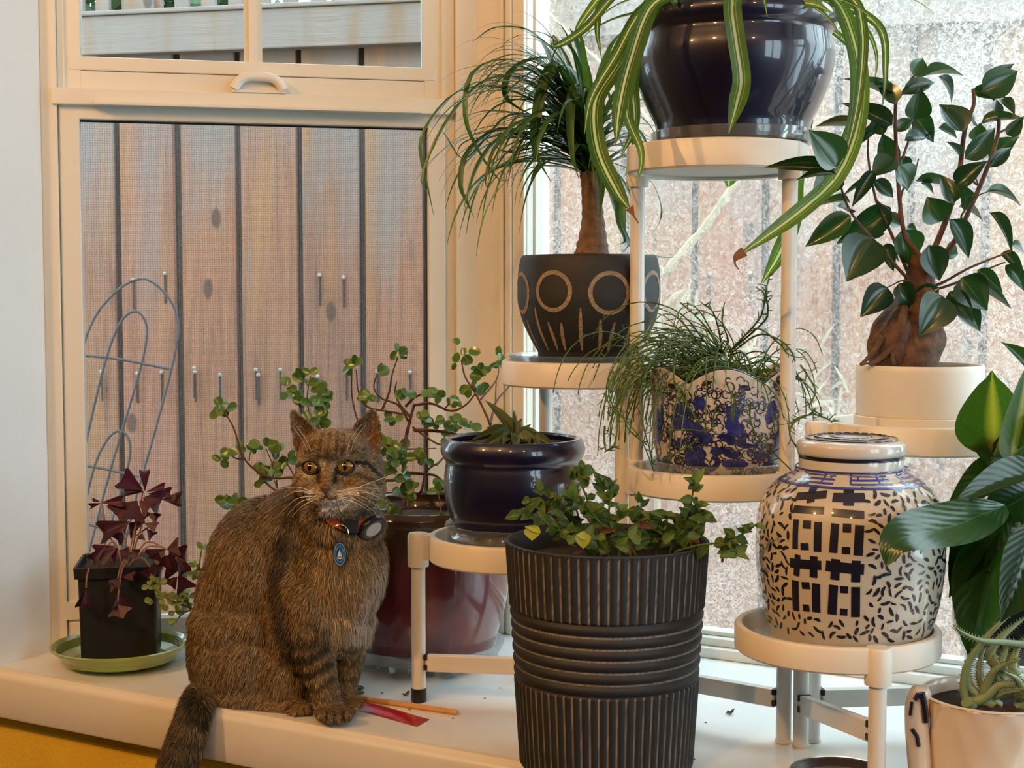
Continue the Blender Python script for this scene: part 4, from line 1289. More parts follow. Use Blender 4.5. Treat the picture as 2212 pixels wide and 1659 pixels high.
part('pot', mb, simple('black_nursery_plastic', rgb(30, 29, 27), 0.45, 0.1, 40), oxal)
mb = MB(); lp = sq(ht - 0.001, ztq - 0.010); ring2 = [Vector((cQ.x, cQ.y, ztq + 0.004)) + (p - Vector((cQ.x, cQ.y, p.z))) * .55 for p in lp]
mb.v = lp + ring2 + [Vector((cQ.x, cQ.y, ztq + 0.006))]; mb.uv = [(0, 0)] * len(mb.v)
for k in range(m_):
    k2 = (k + 1) % m_
    mb.f.append((k, k2, m_ + k2, m_ + k)); mb.f.append((m_ + k, m_ + k2, 2 * m_))
part('soil', mb, m_soil, oxal)

# --- white mug planter with aloe, lower right
YA = 1.335
cA = at(2140, 1600, YA); cA.z = 0
zr_ = at(2140, 1500, YA).z
m_mug = glaze('cream_white_mug_glaze', rgb(222, 208, 190), 0.06, 0.05, 14)
aloe = thing('aloe_plant', 'spiny aloe in a cream pot with a looped side handle, lower right', 'potted plant', cA)
def facet(t, i): return (0.0012 * math.sin(14 * t) * math.sin(i * 0.75) if 3 < i < 20 else 0, 0)
ra = 152 * mpp(YA)
oA = smooth_prof([(ra, zr_), (ra - 0.0012, zr_ - 0.004), (ra - 0.003, zr_ - 0.03), (ra - 0.006, zr_ - 0.07), (ra - 0.011, 0.006), (ra - 0.014, 0.0006)], 22)
pot(aloe, cA, oA, 0.004, zr_ - 0.012, m_mug, wob=facet)
# glossy black and white handle on its left side
hc = lambda x, y: at(x, y, YA - 0.01)
mb = MB()
hp_ = spline([hc(2002, 1520), hc(1990, 1500), hc(1982, 1516), hc(1980, 1560), hc(1984, 1620), hc(1990, 1680), hc(2000, 1720)], 26)
mb.tube(hp_, [0.005 + 0.0062 * math.sin(min(1, i / 7) * 1.57) for i in range(26)], 16)
hd = part('handle', mb, m_mug, aloe, label='glossy cream side handle with black brush marks')
mb = MB()
for pts, w in (([(1990, 1496), (1996, 1525), (2000, 1560)], .0034), ([(1970, 1516), (1966, 1545)], .0016), ([(1970, 1575), (1980, 1590), (1984, 1612)], .0022), ([(1984, 1498), (1976, 1512)], .0022)):
    mb.tube([at(x, y, YA - 0.021) for x, y in pts], w, 6)
part('brush_marks', mb, m_inky, hd)

# --- dark pot of the dumb cane on a clear glass stand
YD = 1.455
cD = at(2200, 1400, YD); cD.z = 0
m_ink = glaze('blue_black_glaze', rgb(16, 18, 30), 0.06)
zpb = at(2150, 1440, YD - .05).z; zpt = at(2200, 1235, YD).z
mb = MB(); mb.lathe([(0.0006, 0.0006), (0.050, 0.0006), (0.052, 0.003), (0.047, 0.05), (0.054, zpb - 0.004), (0.0545, zpb - 0.0005), (0.0525, zpb - 0.001), (0.045, 0.05), (0.049, 0.006), (0.0006, 0.005)], cD, 64)
single('glass_bowl', mb, m_clear, 'clear glass stand under the dark pot of the broad-leaved plant', 'glass stand')
cane = thing('dumb_cane', 'broad-leaved dumb cane in a blue-black pot at the right edge', 'potted plant', cD + Z * zpb)
pot(cane, cD, smooth_prof([(0.066, zpt), (0.0675, zpt - 0.006), (0.065, zpt - 0.02), (0.066, zpt - 0.05), (0.062, zpb + 0.02), (0.055, zpb + 0.003), (0.052, zpb + 0.0004)], 30), 0.005, zpt - 0.012, m_ink)

# --- shallow dish at the lower edge
cH = ground(1815, 1690, 0.0); cH.z = 0
m_chrome = simple('brushed_metal_rim', rgb(190, 186, 180), 0.25, 0.05, 20, metal=1.0)
m_brown = simple('dark_brown_dish', rgb(58, 40, 30), 0.3, 0.1, 20)
dish = thing('shallow_dish', 'shallow dark dish with metal rim on the sill front, cut by the lower edge', 'dish', cH)
mb = MB(); mb.lathe([(0.0006, 0.0006), (0.042, 0.0006), (0.049, 0.009), (0.047, 0.009), (0.040, 0.003), (0.0006, 0.003)], cH, 64); part('bowl', mb, m_brown, dish)
mb = MB(); mb.lathe([(0.0492, 0.0086), (0.0505, 0.0098), (0.0492, 0.0108), (0.0470, 0.0104), (0.0468, 0.0088)], cH, 64); part('rim', mb, m_chrome, dish)
# ================================================================ plants
def leaf_mat(name, c1, c2, rough=0.35, trans=0.25, rib=None, ribw=0.05, spec=0.5, coat=0.0, stripe=None, veins=0.0):
    m, nt, b, lk = new_mat(name)
    oi = NN(nt, 'ShaderNodeObjectInfo')
    mx = NN(nt, 'ShaderNodeMix', data_type='RGBA')
    lk.new(oi.outputs['Random'], mx.inputs['Factor']); mx.inputs['A'].default_value = c1; mx.inputs['B'].default_value = c2
    col = mx.outputs['Result']
    tc = NN(nt, 'ShaderNodeTexCoord')
    sx = NN(nt, 'ShaderNodeSeparateXYZ'); lk.new(tc.outputs['UV'], sx.inputs[0])
    ab = NN(nt, 'ShaderNodeMath', operation='SUBTRACT'); ab.inputs[1].default_value = 0.5; lk.new(sx.outputs[1], ab.inputs[0])
    a2 = NN(nt, 'ShaderNodeMath', operation='ABSOLUTE'); lk.new(ab.outputs[0], a2.inputs[0])
    nz = NN(nt, 'ShaderNodeTexNoise'); nz.inputs['Scale'].default_value = 60; lk.new(tc.outputs['Object'], nz.inputs['Vector'])
    dk = NN(nt, 'ShaderNodeMix', data_type='RGBA', blend_type='MULTIPLY'); dk.inputs['Factor'].default_value = 0.5
    rp = ramp(nt, [(0.35, (.55, .55, .5, 1)), (0.65, (1, 1, 1, 1))]); lk.new(nz.outputs['Fac'], rp.inputs['Fac'])
    lk.new(col, dk.inputs['A']); lk.new(rp.outputs['Color'], dk.inputs['B']); col = dk.outputs['Result']
    def band(stops, c):
        nonlocal col
        r = ramp(nt, stops); lk.new(a2.outputs[0], r.inputs['Fac'])
        k = NN(nt, 'ShaderNodeMix', data_type='RGBA'); lk.new(r.outputs['Color'], k.inputs['Factor']); lk.new(col, k.inputs['A']); k.inputs['B'].default_value = c; col = k.outputs['Result']
    W, B = (1, 1, 1, 1), (0, 0, 0, 1)
    if rib: band([(0.0, W), (ribw, B)], rib)
    if stripe:
        band([(0.0, W), (0.06, W), (0.085, B), (0.17, B), (0.18, (.45, .45, .45, 1)), (0.20, (.45, .45, .45, 1)), (0.215, B), (0.40, B), (1.0, B)], stripe)
    if veins:
        wv = NN(nt, 'ShaderNodeTexWave'); wv.inputs['Scale'].default_value = 3.2; wv.inputs['Distortion'].default_value = 0.6
        cb = NN(nt, 'ShaderNodeCombineXYZ')
        sb = NN(nt, 'ShaderNodeMath', operation='MULTIPLY_ADD'); sb.inputs[1].default_value = -0.7
        lk.new(a2.outputs[0], sb.inputs[0]); lk.new(sx.outputs[0], sb.inputs[2]); lk.new(sb.outputs[0], cb.inputs[0]); lk.new(cb.outputs[0], wv.inputs['Vector'])
        bp = NN(nt, 'ShaderNodeBump'); bp.inputs['Strength'].default_value = veins; bp.inputs['Distance'].default_value = 0.004
        lk.new(wv.outputs['Fac'], bp.inputs['Height']); lk.new(bp.outputs['Normal'], b.inputs['Normal'])
    lk.new(col, b.inputs['Base Color'])
    b.inputs['Roughness'].default_value = rough; b.inputs['Specular IOR Level'].default_value = spec; b.inputs['Coat Weight'].default_value = coat
    b.inputs['Coat Roughness'].default_value = 0.15
    tl = NN(nt, 'ShaderNodeBsdfTranslucent')
    br = NN(nt, 'ShaderNodeMix', data_type='RGBA', blend_type='MULTIPLY'); br.inputs['Factor'].default_value = 1.0
    lk.new(col, br.inputs['A']); br.inputs['B'].default_value = (1.6, 1.7, 0.8, 1); lk.new(br.outputs['Result'], tl.inputs[0])
    ms = NN(nt, 'ShaderNodeMixShader'); ms.inputs[0].default_value = trans
    out = nt.nodes['Material Output']
    lk.new(b.outputs[0], ms.inputs[1]); lk.new(tl.outputs[0], ms.inputs[2]); lk.new(ms.outputs[0], out.inputs['Surface'])
    return m
m_palm = leaf_mat('palm_blade', rgb(42, 80, 40), rgb(84, 122, 58), 0.35, 0.25, spec=0.6)
m_spider = leaf_mat('striped_spider_blade', rgb(66, 98, 30), rgb(96, 130, 48), 0.4, 0.35, stripe=rgb(206, 214, 158))
m_brown_tip = simple('withered_leaf_tip', rgb(122, 78, 42), 0.8, 0.3, 60)
m_fig = leaf_mat('fig_leaf', rgb(24, 56, 36), rgb(44, 84, 42), 0.28, 0.18, rib=rgb(62, 96, 58), ribw=0.03, spec=0.6, coat=0.3)
m_jade = leaf_mat('jade_leaf', rgb(74, 118, 56), rgb(122, 156, 78), 0.3, 0.2, spec=0.6, coat=0.2)
m_herb = leaf_mat('herb_leaf', rgb(62, 92, 46), rgb(112, 136, 66), 0.5, 0.3, rib=rgb(120, 144, 84), ribw=0.03)
m_herb_y = leaf_mat('yellowed_herb_leaf', rgb(178, 178, 52), rgb(196, 190, 70), 0.5, 0.3)
m_herb_b = simple('withered_herb_leaf', rgb(96, 62, 40), 0.8, 0.3, 60)
m_gast = leaf_mat('grey_green_leaf', rgb(112, 128, 92), rgb(134, 148, 108), 0.5, 0.15, rib=rgb(160, 168, 132), ribw=0.06)
m_oxal = leaf_mat('wine_purple_leaf', rgb(54, 14, 34), rgb(84, 28, 56), 0.45, 0.25, rib=rgb(112, 40, 66), ribw=0.02)
m_cane = leaf_mat('broad_green_leaf', rgb(24, 58, 28), rgb(46, 86, 34), 0.25, 0.2, rib=rgb(70, 104, 44), ribw=0.02, spec=0.6, coat=0.3, veins=0.08)
m_cane_l = leaf_mat('variegated_broad_leaf', rgb(40, 74, 28), rgb(58, 96, 36), 0.3, 0.35, rib=rgb(150, 158, 60), ribw=0.14, coat=0.2, veins=0.08)
m_aloe = leaf_mat('aloe_leaf', rgb(122, 142, 100), rgb(146, 160, 112), 0.45, 0.05)
m_thread = leaf_mat('thread_stem', rgb(66, 96, 34), rgb(94, 122, 44), 0.5, 0.0)
m_twig = simple('brown_succulent_stem', rgb(98, 66, 48), 0.7, 0.25, 120, bump=0.5)
m_bark = simple('grey_brown_bark', rgb(120, 94, 72), 0.85, 0.3, 90, bump=1.0, bscale=220)
m_fbark = simple('fig_root_bark', rgb(96, 70, 52), 0.85, 0.5, 110, bump=1.0, bscale=200)
m_greenstem = simple('green_stem', rgb(88, 108, 52), 0.5, 0.15, 60)
m_pinkstem = simple('pinkish_stem', rgb(150, 112, 96), 0.5, 0.15, 60)
m_sprig = leaf_mat('pale_sprig_leaf', rgb(128, 150, 82), rgb(156, 172, 104), 0.5, 0.3)

PROF = {
    'oval': lambda u: math.sin(math.pi * min(1, u)) ** 0.55,
    'ovate': lambda u: (math.sin(math.pi * u ** 0.72) ** 0.85) * (1 - 0.15 * u),
    'lance': lambda u: math.sin(math.pi * u ** 0.6) ** 0.8 * (1 - u * 0.25),
    'tri': lambda u: min(1.0, 0.06 + u * 1.02) if u < 0.93 else 1.0 - (u - 0.93) * 2.2,
    'round': lambda u: math.sqrt(max(0, 1 - (2 * u - 1) ** 2)) ** 0.9,
}
def leaf_mesh(name, mat, shape, fold=0.18, bend=0.2, nu=9, nv=4, curl=0.0, thick=0.0, tip=0.0, wave=0.0, acute=False):
    mb = MB(); vs, fs, uv = [], [], []
    pf = PROF[shape]
    for i in range(nu + 1):
        u = i / nu
        w = 0.5 * max(0.012, pf(u))
        if acute and u > 0.86: w = max(0.012, w * (1 - ((u - 0.86) / 0.14) * 0.55))
        for k in range(nv + 1):
            q = k / nv * 2 - 1
            x = u
            if shape == 'tri' and u > 0.9: x = u - 0.16 * (1 - abs(q)) * (u - 0.9) / 0.1
            z = -bend * u * u + abs(q) * w * 2 * fold + curl * q * q * w * 2 * -0.5 + wave * math.sin(u * 15) * abs(q) * w
            vs.append((x, q * w, z)); uv.append((u, k / nv))
    for i in range(nu):
        for k in range(nv):
            a = i * (nv + 1) + k
            fs.append((a, a + nv + 1, a + nv + 2, a + 1))
    mb.add(vs, fs, uv)
    if thick:
        o = len(vs)
        mb.add([(x, y, z - thick * (0.3 + 1.4 * math.sin(math.pi * min(1, max(0, x))) * (1 - (2 * abs(uv[i][1] - .5)) ** 2))) for i, (x, y, z) in enumerate(vs)], [tuple(reversed(f)) for f in fs], uv)
    return mesh_of(name, mb, mat, smooth=True, angle=None)
def leaf_set(name, mat, shape, n=4, **kw):
    out = []
    b0 = kw.pop('bend', 0.2)
    for i in range(n):
        out.append(leaf_mesh(name, mat, shape, bend=b0 * (0.3 + 1.1 * i / max(1, n - 1)), **kw))
    return out
TOCAM = Vector((0, -1, 0.15))
def put_leaf(parent, meshes, base, tip, width, facing=None, name='leaf', jitter=0.5, roll=None):
    d = tip - base; ln = d.length; x = d.normalized()
    h = (facing if facing is not None else (TOCAM + Vector((rnd(-jitter, jitter), 0, rnd(-jitter, jitter) + 0.35)))).normalized()
    y = h.cross(x)
    if y.length < 0.05: y = x.orthogonal()
    y.normalize(); z = x.cross(y)
    M = Matrix((x * ln, y * width, z * ln)).transposed().to_4x4()
    M.translation = base
    return placed(name, random.choice(meshes), M, parent)

# ---------------------------------------------------------------- ginseng fig
fig_leaves = leaf_set('fig_leaf', m_fig, 'ovate', 5, bend=0.28, fold=0.22, nu=9, acute=True)
YF = 1.527
def fz(x, y, dY=0.0): return at(1650 + x * 0.43397, 100 + y * 0.43397, YF + dY)
tw_r = random.Random(5)
# bulbous root: two lobes, a neck and gripping roots
mb = MB()
zb_ = oF[0][1] - 0.008
def blob_trunk(pts, rad, n=20, wobble=0.12, seed=0):
    sp2 = spline(pts, 22); rr = spline([Vector((r, 0, 0)) for r in rad], 22)
    vs = []
    o = len(mb.v); N_ = n
    for i, p in enumerate(sp2):
        for k in range(N_):
            t = 2 * math.pi * k / N_
            q = Vector((math.cos(t), math.sin(t), 0))
            w = 1 + wobble * noise.noise(Vector((q.x * 1.6 + seed, q.y * 1.6, p.z * 40))) + 0.10 * math.sin(3 * t + p.z * 60 + seed)
            vs.append(p + q * rr[i].x * w)
    fs = [(i * N_ + k, i * N_ + (k + 1) % N_, (i + 1) * N_ + (k + 1) % N_, (i + 1) * N_ + k) for i in range(21) for k in range(N_)]
    fs.append(tuple(21 * N_ + k for k in range(N_)))
    mb.add(vs, fs)
s_ = mpp(YF)
blob_trunk([fz(720, 1600), fz(740, 1480), fz(760, 1340), fz(780, 1200), fz(790, 1110), fz(785, 1040)], [0.031, 0.032, 0.027, 0.017, 0.0135, 0.010], 24, .22, 1)
blob_trunk([fz(618, 1605, -.012), fz(628, 1500, -.012), fz(650, 1390, -.010), fz(690, 1300, -.005), fz(735, 1220)], [0.021, 0.022, 0.020, 0.015, 0.010], 20, .3, 4)
trunk = part('trunk', mb, m_fbark, fig, label='bulbous brown root trunk')
mb = MB()
for pts, r in (([(700, 1290), (690, 1380), (670, 1450), (600, 1540), (530, 1590)], .004), ([(690, 1330), (660, 1440), (640, 1540), (650, 1600)], .0035), ([(590, 1440), (560, 1500), (510, 1560), (480, 1600)], .003), ([(760, 1420), (750, 1520), (770, 1600)], .003), ([(640, 1480), (560, 1560), (490, 1625)], .0015)):
    p3 = [fz(x, y, -.030 - .004 * i / len(pts)) for i, (x, y) in enumerate(pts)]
    p3 = [Vector((p.x, p.y, max(p.z, zb_ + 0.010))) for p in p3]
    mb.tube(spline(p3, 14), [r * (1 - 0.4 * i / 13) for i in range(14)], 8)
part('roots', mb, m_fbark, trunk)
BR = [([(780, 1050), (745, 1000), (695, 915), (665, 620), (655, 300), (690, 232), (745, 150)], .0030, 0.0),
      ([(745, 1150), (720, 1130), (620, 900), (560, 770), (520, 560), (520, 460)], .0022, .02),
      ([(745, 1160), (705, 1145), (560, 980), (430, 820), (365, 640)], .0022, -.025),
      ([(800, 1060), (860, 980), (960, 700), (1000, 420), (1045, 290), (1040, 210)], .0036, -.01),
      ([(805, 1080), (930, 1000), (1030, 800), (1130, 560), (1170, 400), (1150, 270), (1085, 190)], .0034, .02),
      ([(810, 1180), (870, 1185), (1030, 1100), (1230, 1020)], .0020, -.02),
      ([(810, 1190), (870, 1205), (1000, 1160), (1110, 1110), (1200, 1075)], .0018, .015),
      ([(670, 860), (690, 720), (745, 640), (770, 560)], .0015, .01), ([(800, 1190), (700, 1165), (615, 1200)], .0014, -.02),
      ([(690, 560), (720, 470), (750, 380)], .0016, .02), ([(1040, 670), (1065, 690), (1050, 640)], .0012, -.01), ([(1170, 430), (1230, 400), (1295, 350)], .0015, .01), ([(1000, 880), (985, 840), (1060, 750), (1110, 725)], .0014, -.01), ([(560, 770), (640, 830), (680, 880)], .0013, 0)]
for pts, r, dy in BR:
    n = 26
    p3 = spline([fz(x, y, dy * i / (len(pts) - 1)) for i, (x, y) in enumerate(pts)], n)
    mb = MB(); mb.tube(p3, [r * (1 - 0.55 * i / (n - 1)) for i in range(n)], 8)
    part('branch', mb, m_twig, fig)
FL_ = [(745, 150, 800, 52, 85), (800, 148, 1000, 100, 58), (690, 240, 872, 150, 72), (640, 392, 420, 268, 80), (655, 285, 462, 110, 55), (656, 290, 575, 165, 90), (748, 362, 785, 212, 115), (868, 150, 972, 262, 50), (992, 425, 885, 275, 130), (1085, 228, 1272, 118, 130), (1085, 220, 1250, 62, 50), (1035, 225, 1212, 240, 60), (1180, 265, 1252, 325, 45), (1080, 387, 1292, 335, 48), (1210, 442, 1292, 352, 65), (1000, 562, 1172, 405, 90), (1118, 545, 1252, 455, 92), (1127, 603, 1240, 490, 60), (960, 695, 1090, 568, 90), (975, 548, 918, 465, 55), (750, 352, 852, 462, 92), (612, 400, 418, 505, 42), (642, 602, 590, 425, 95), (362, 602, 235, 415, 150), (352, 612, 10, 575, 62), (368, 640, 250, 745, 118), (362, 640, 160, 642, 32), (470, 402, 258, 385, 48), (548, 432, 612, 335, 75), (645, 560, 540, 642, 105), (548, 620, 440, 795, 48), (672, 592, 735, 712, 120), (545, 682, 405, 695, 26), (545, 668, 655, 752, 64), (632, 802, 368, 982, 125), (432, 842, 212, 990, 95), (540, 955, 415, 1162, 190), (430, 780, 272, 752, 40), (432, 832, 372, 788, 55), (602, 852, 692, 892, 68), (690, 912, 742, 1088, 145), (820, 990, 882, 1168, 120), (902, 1012, 972, 1032, 85), (885, 872, 815, 752, 130), (945, 782, 895, 632, 85), (755, 672, 972, 690, 32), (782, 682, 852, 732, 50), (922, 862, 1032, 1052, 110), (970, 800, 1112, 842, 45), (1122, 828, 1268, 1000, 62), (1108, 725, 1300, 745, 50), (1180, 1030, 1310, 1120, 60), (1202, 1090, 1310, 1205, 80), (1232, 992, 1310, 1012, 55), (1062, 1112, 1192, 1222, 62), (970, 1165, 1258, 1278, 36), (985, 1150, 1110, 1310, 150), (922, 1222, 1042, 1365, 95), (955, 1265, 1088, 1412, 110), (872, 1200, 705, 1312, 85), (672, 1180, 742, 1302, 90), (885, 1240, 800, 1428, 165), (615, 1200, 488, 1338, 120), (582, 1000, 682, 1052, 55), (602, 1010, 648, 1115, 46), (532, 952, 602, 928, 48), (712, 902, 768, 925, 50), (940, 922, 982, 948, 42), (660, 425, 745, 345, 60), (1060, 470, 1080, 385, 85), (700, 470, 830, 425, 60), (750, 470, 850, 410, 55), (690, 545, 700, 640, 70), (870, 405, 970, 440, 55), (980, 760, 1040, 735, 110), (1150, 330, 1165, 260, 60), (1045, 395, 1020, 320, 50)]
for i, (bx, by, tx, ty, w) in enumerate(FL_):
    dy = tw_r.uniform(-.035, .03)
    if tx < 250: dy = -.14
    if w > 110: dy -= .015
    b = fz(bx, by, dy); t = fz(tx, ty, dy + tw_r.uniform(-.02, .01))
    ed = w < 60
    fc = Vector((tw_r.uniform(-.4, .4), -0.7 if ed else -1, 0.8 if ed else tw_r.uniform(.05, .4)))
    put_leaf(fig, fig_leaves[:3] if w > 100 else fig_leaves, b, t, w * 0.43397 * s_ * (1.55 if ed else 1.25), fc)

# ---------------------------------------------------------------- ponytail palm
YP = 1.70
mb = MB()
tp = spline([at(1277, 575, YP), at(1279, 540, YP), at(1281, 480, YP), at(1277, 420, YP), at(1272, 372, YP)], 30)
rr = spline([Vector((r * mpp(YP), 0, 0)) for r in (44, 36, 25, 21, 20)], 30)
mb.tube(tp, [v.x * (1 + 0.05 * math.sin(i * 2.3)) for i, v in enumerate(rr)], 20)
part('trunk', mb, m_bark, palm, label='swollen grey-brown trunk')
rp_ = random.Random(21)
crown = at(1272, 372, YP)
def droop(base, d0, ln, g, n=14, curl=Vector((0, 0, 0))):
    pts = [base.copy()]; d = d0.normalized(); p = base.copy()
    for i in range(n):
        q = (i + 1) / n
        d = (d + Vector((0, 0, -g)) * q * 0.3 + curl * 0.08).normalized()
        p = p + d * ln / n
        pts.append(p.copy())
    return pts
def blade(parent, pts, hw, mat, nrm=None, name='leaf', fold=0.3, m=3, label=None, taper=0.35):
    n = len(pts)
    w = [hw * min(1, 0.75 + 0.8 * i / n) * max(0.06, (1 - (max(0, i / (n - 1) - taper) / (1 - taper)) ** 1.5)) for i in range(n)]
    mb = MB(); mb.ribbon(pts, w, nrm, fold, m)
    return part(name, mb, mat, parent, angle=None, label=label)
def pal(pts, hw, dY=0.0, n=22):
    p3 = spline([at(x, y, YP + dY * i / (len(pts) - 1)) for i, (x, y) in enumerate(pts)], n)
    blade(palm, p3, hw * 1.3 * mpp(YP), m_palm, nrm=Vector((0, -.5, 1)))
HAND = [([(1262, 330), (1215, 200), (1160, 80), (1075, 60), (1018, 92)], 7, -.05), ([(1260, 330), (1200, 220), (1120, 170), (1040, 180), (960, 270), (912, 380), (925, 418)], 6, -.03),
        ([(1258, 340), (1180, 240), (1080, 190), (990, 200), (930, 260), (907, 320), (925, 410), (938, 470)], 5, 0), ([(1262, 330), (1200, 190), (1100, 130), (1020, 160), (1005, 250), (1030, 320), (1080, 390), (1118, 372)], 5, -.05),
        ([(1258, 345), (1170, 300), (1080, 280), (1010, 330), (995, 400), (1010, 440), (1024, 470)], 6, -.06), ([(1260, 340), (1180, 260), (1100, 250), (1050, 300), (1000, 345), (960, 290), (940, 280)], 4, -.02),
        ([(1262, 335), (1210, 150), (1150, 130), (1100, 160), (1092, 210), (1130, 240), (1160, 250)], 7, -.06), ([(1270, 330), (1250, 180), (1200, 140), (1170, 200), (1155, 290), (1160, 340), (1190, 392)], 11, -.07),
        ([(1275, 335), (1270, 210), (1245, 190), (1232, 240), (1235, 330), (1250, 385)], 10, -.08), ([(1285, 330), (1290, 200), (1315, 110), (1350, 60)], 7, .03), ([(1280, 330), (1270, 180), (1245, 90), (1230, 60)], 8, .02),
        ([(1262, 345), (1200, 310), (1120, 290), (1070, 320), (1050, 380), (1050, 405)], 5, -.03), ([(1265, 350), (1210, 345), (1170, 350), (1150, 385), (1147, 388)], 5, 0), ([(1290, 345), (1330, 420), (1335, 480), (1350, 520), (1330, 530)], 4, -.04),
        ([(1285, 350), (1300, 400), (1295, 470)], 6, -.05), ([(1292, 350), (1335, 400), (1345, 470), (1350, 500)], 8, -.02), ([(1300, 350), (1345, 390), (1380, 470), (1375, 510), (1330, 560)], 3, -.02), ([(1255, 350), (1170, 320), (1095, 330), (1040, 300), (1000, 310), (985, 335)], 4, -.05), ([(1290, 340), (1390, 380), (1420, 420), (1428, 470), (1405, 510)], 3, .04), ([(1295, 345), (1360, 530), (1420, 555), (1462, 556)], 6, .02)]
for pts, hw, dY in HAND: pal(pts, hw, dY)
for i in range(215):
    az = rp_.uniform(-math.pi, math.pi)
    if rp_.random() < 0.45: az = rp_.gauss(math.pi, 0.7)
    el = R(rp_.uniform(15, 78))
    d0 = Vector((math.cos(az) * math.cos(el), 0.75 * math.sin(az) * math.cos(el), math.sin(el)))
    if d0.y > 0.3: d0.y = 0.3
    ln = rp_.uniform(0.10, 0.215) * (1.12 if math.cos(az) < -0.3 else 0.8)
    base = crown + Vector((rp_.gauss(0, .004), rp_.gauss(0, .004), rp_.uniform(-0.008, 0.055)))
    pts = droop(base, d0, ln, rp_.uniform(0.7, 1.5))
    if any(W1.n.dot(p - C1) < 0.035 or W2.n.dot(p - C1) < 0.03 for p in pts): continue
    if any((abs(p.z - SH['top'][1] - .012) < .03 and math.hypot(p.x - .2215, p.y - 1.562) < .112) or (p.z > SH['top'][1] and math.hypot(p.x - cT.x, p.y - cT.y) < .122) for p in pts): continue
    blade(palm, pts, rp_.uniform(.0022, .0052), m_palm, nrm=Vector((0, -.3, 1)))

# ---------------------------------------------------------------- spider plant
YSP = 1.562
def spl(pts, hw, y0, y1, tipc=False, n=26, nrm=None, taper=0.6):
    ys = y0 if isinstance(y0, list) else [y0 + (y1 - y0) * i / (len(pts) - 1) for i in range(len(pts))]
    p3 = spline([at(x, y, yy) for (x, y), yy in zip(pts, ys)], n)
    o = blade(spider, p3, hw * mpp(YSP), m_spider, nrm=nrm or Vector((.15, -1, .25)), fold=0.22, m=6, taper=taper)
    if tipc:
        e = p3[-1]; d = (p3[-1] - p3[-3]).normalized()
        mb = MB(); q = spline([p3[-2].lerp(e, .5), e, e + d * .004 + Vector((.002, 0, -.004)), e + d * .004 + Vector((.006, 0, -.010))], 10)
        w0 = hw * mpp(YSP) * .5
        mb.ribbon(q, [w0 * 1.15, w0 * 1.1, w0, w0 * .8, w0 * .6, .0012, .0010, .0009, .0008, .0006], nrm or Vector((.15, -1, .25)), 0.3, 3)
        part('withered_tip', mb, m_brown_tip, o)
SPD = [([(1600, 5), (1588, -22), (1581, 20), (1590, 90), (1601, 170), (1592, 220), (1574, 288)], 19, [1.52, 1.47, 1.440, 1.438, 1.440, 1.446, 1.452], 0, False, .8),
       ([(1480, -10), (1390, 20), (1330, 120), (1278, 210), (1262, 290)], 12, 1.50, 1.40, False, .5), ([(1500, -20), (1410, 10), (1362, 130), (1338, 230), (1330, 312)], 15, 1.47, 1.40, False, .75),
       ([(1470, -30), (1380, 60), (1325, 150), (1285, 220), (1290, 320), (1330, 410), (1362, 455)], 19, 1.52, 1.46, True, .8), ([(1450, -60), (1340, -20), (1265, 60), (1200, 100), (1194, 78)], 9, 1.55, 1.5, True, .5),
       ([(1420, -60), (1330, -40), (1260, 40), (1235, 90)], 10, 1.6, 1.58, False, .4), ([(1430, -40), (1350, 100), (1340, 180), (1372, 300), (1350, 380)], 16, 1.67, 1.68, False, .5),
       ([(1450, -40), (1385, 70), (1365, 170), (1370, 270), (1340, 340)], 15, 1.5, 1.44, False, .5), ([(1440, -30), (1400, 40), (1352, 220), (1385, 330), (1375, 400)], 13, 1.50, 1.41, False, .4),
       ([(1690, -20), (1800, -5), (1852, 120), (1856, 250), (1815, 370), (1730, 455), (1590, 556)], 17, 1.52, 1.41, True, .85), ([(1720, -10), (1805, 20), (1846, 130), (1842, 260), (1800, 350), (1768, 420)], 14, 1.56, 1.43, False, .5),
       ([(1700, -10), (1810, 10), (1900, 60), (1912, 160), (1905, 240)], 11, 1.55, 1.5, False, .4), ([(1690, -15), (1790, 15), (1866, 60), (1893, 120), (1888, 190)], 7, 1.57, 1.54, False, .4),
       ([(1710, -40), (1850, 20), (1885, 45), (1907, 90), (1910, 150)], 8, 1.6, 1.58, False, .4), ([(1740, 20), (1790, 60), (1842, 110), (1872, 200), (1858, 300)], 9, 1.64, 1.62, False, .3),
       ([(1700, -20), (1760, 30), (1745, 200), (1718, 370), (1712, 470), (1685, 545), (1645, 612)], 21, 1.66, 1.655, False, .82), ([(1600, -30), (1570, 100), (1560, 280), (1580, 350), (1572, 405)], 16, 1.68, 1.665, False, .92),
       ([(1540, -20), (1470, 4), (1440, -10), (1400, -20)], 12, 1.5, 1.45, False, .5), ([(1640, -30), (1700, 0), (1760, 10), (1800, 30)], 13, 1.48, 1.46, False, .4), ([(1540, -25), (1510, -40), (1480, -20)], 14, 1.48, 1.46, False, .4),
       ([(1620, -20), (1640, -30), (1720, -20), (1770, 8)], 12, 1.5, 1.47, False, .4), ([(1430, -60), (1310, 0), (1290, 60), (1300, 130)], 9, 1.57, 1.52, False, .4), ([(1700, -30), (1830, -10), (1862, 60), (1858, 180), (1836, 300), (1800, 390)], 12, 1.49, 1.42, False, .4)]
for pts, hw, y0, y1, tc_, tp_ in SPD: spl(pts, hw, y0, y1, tc_, taper=tp_)
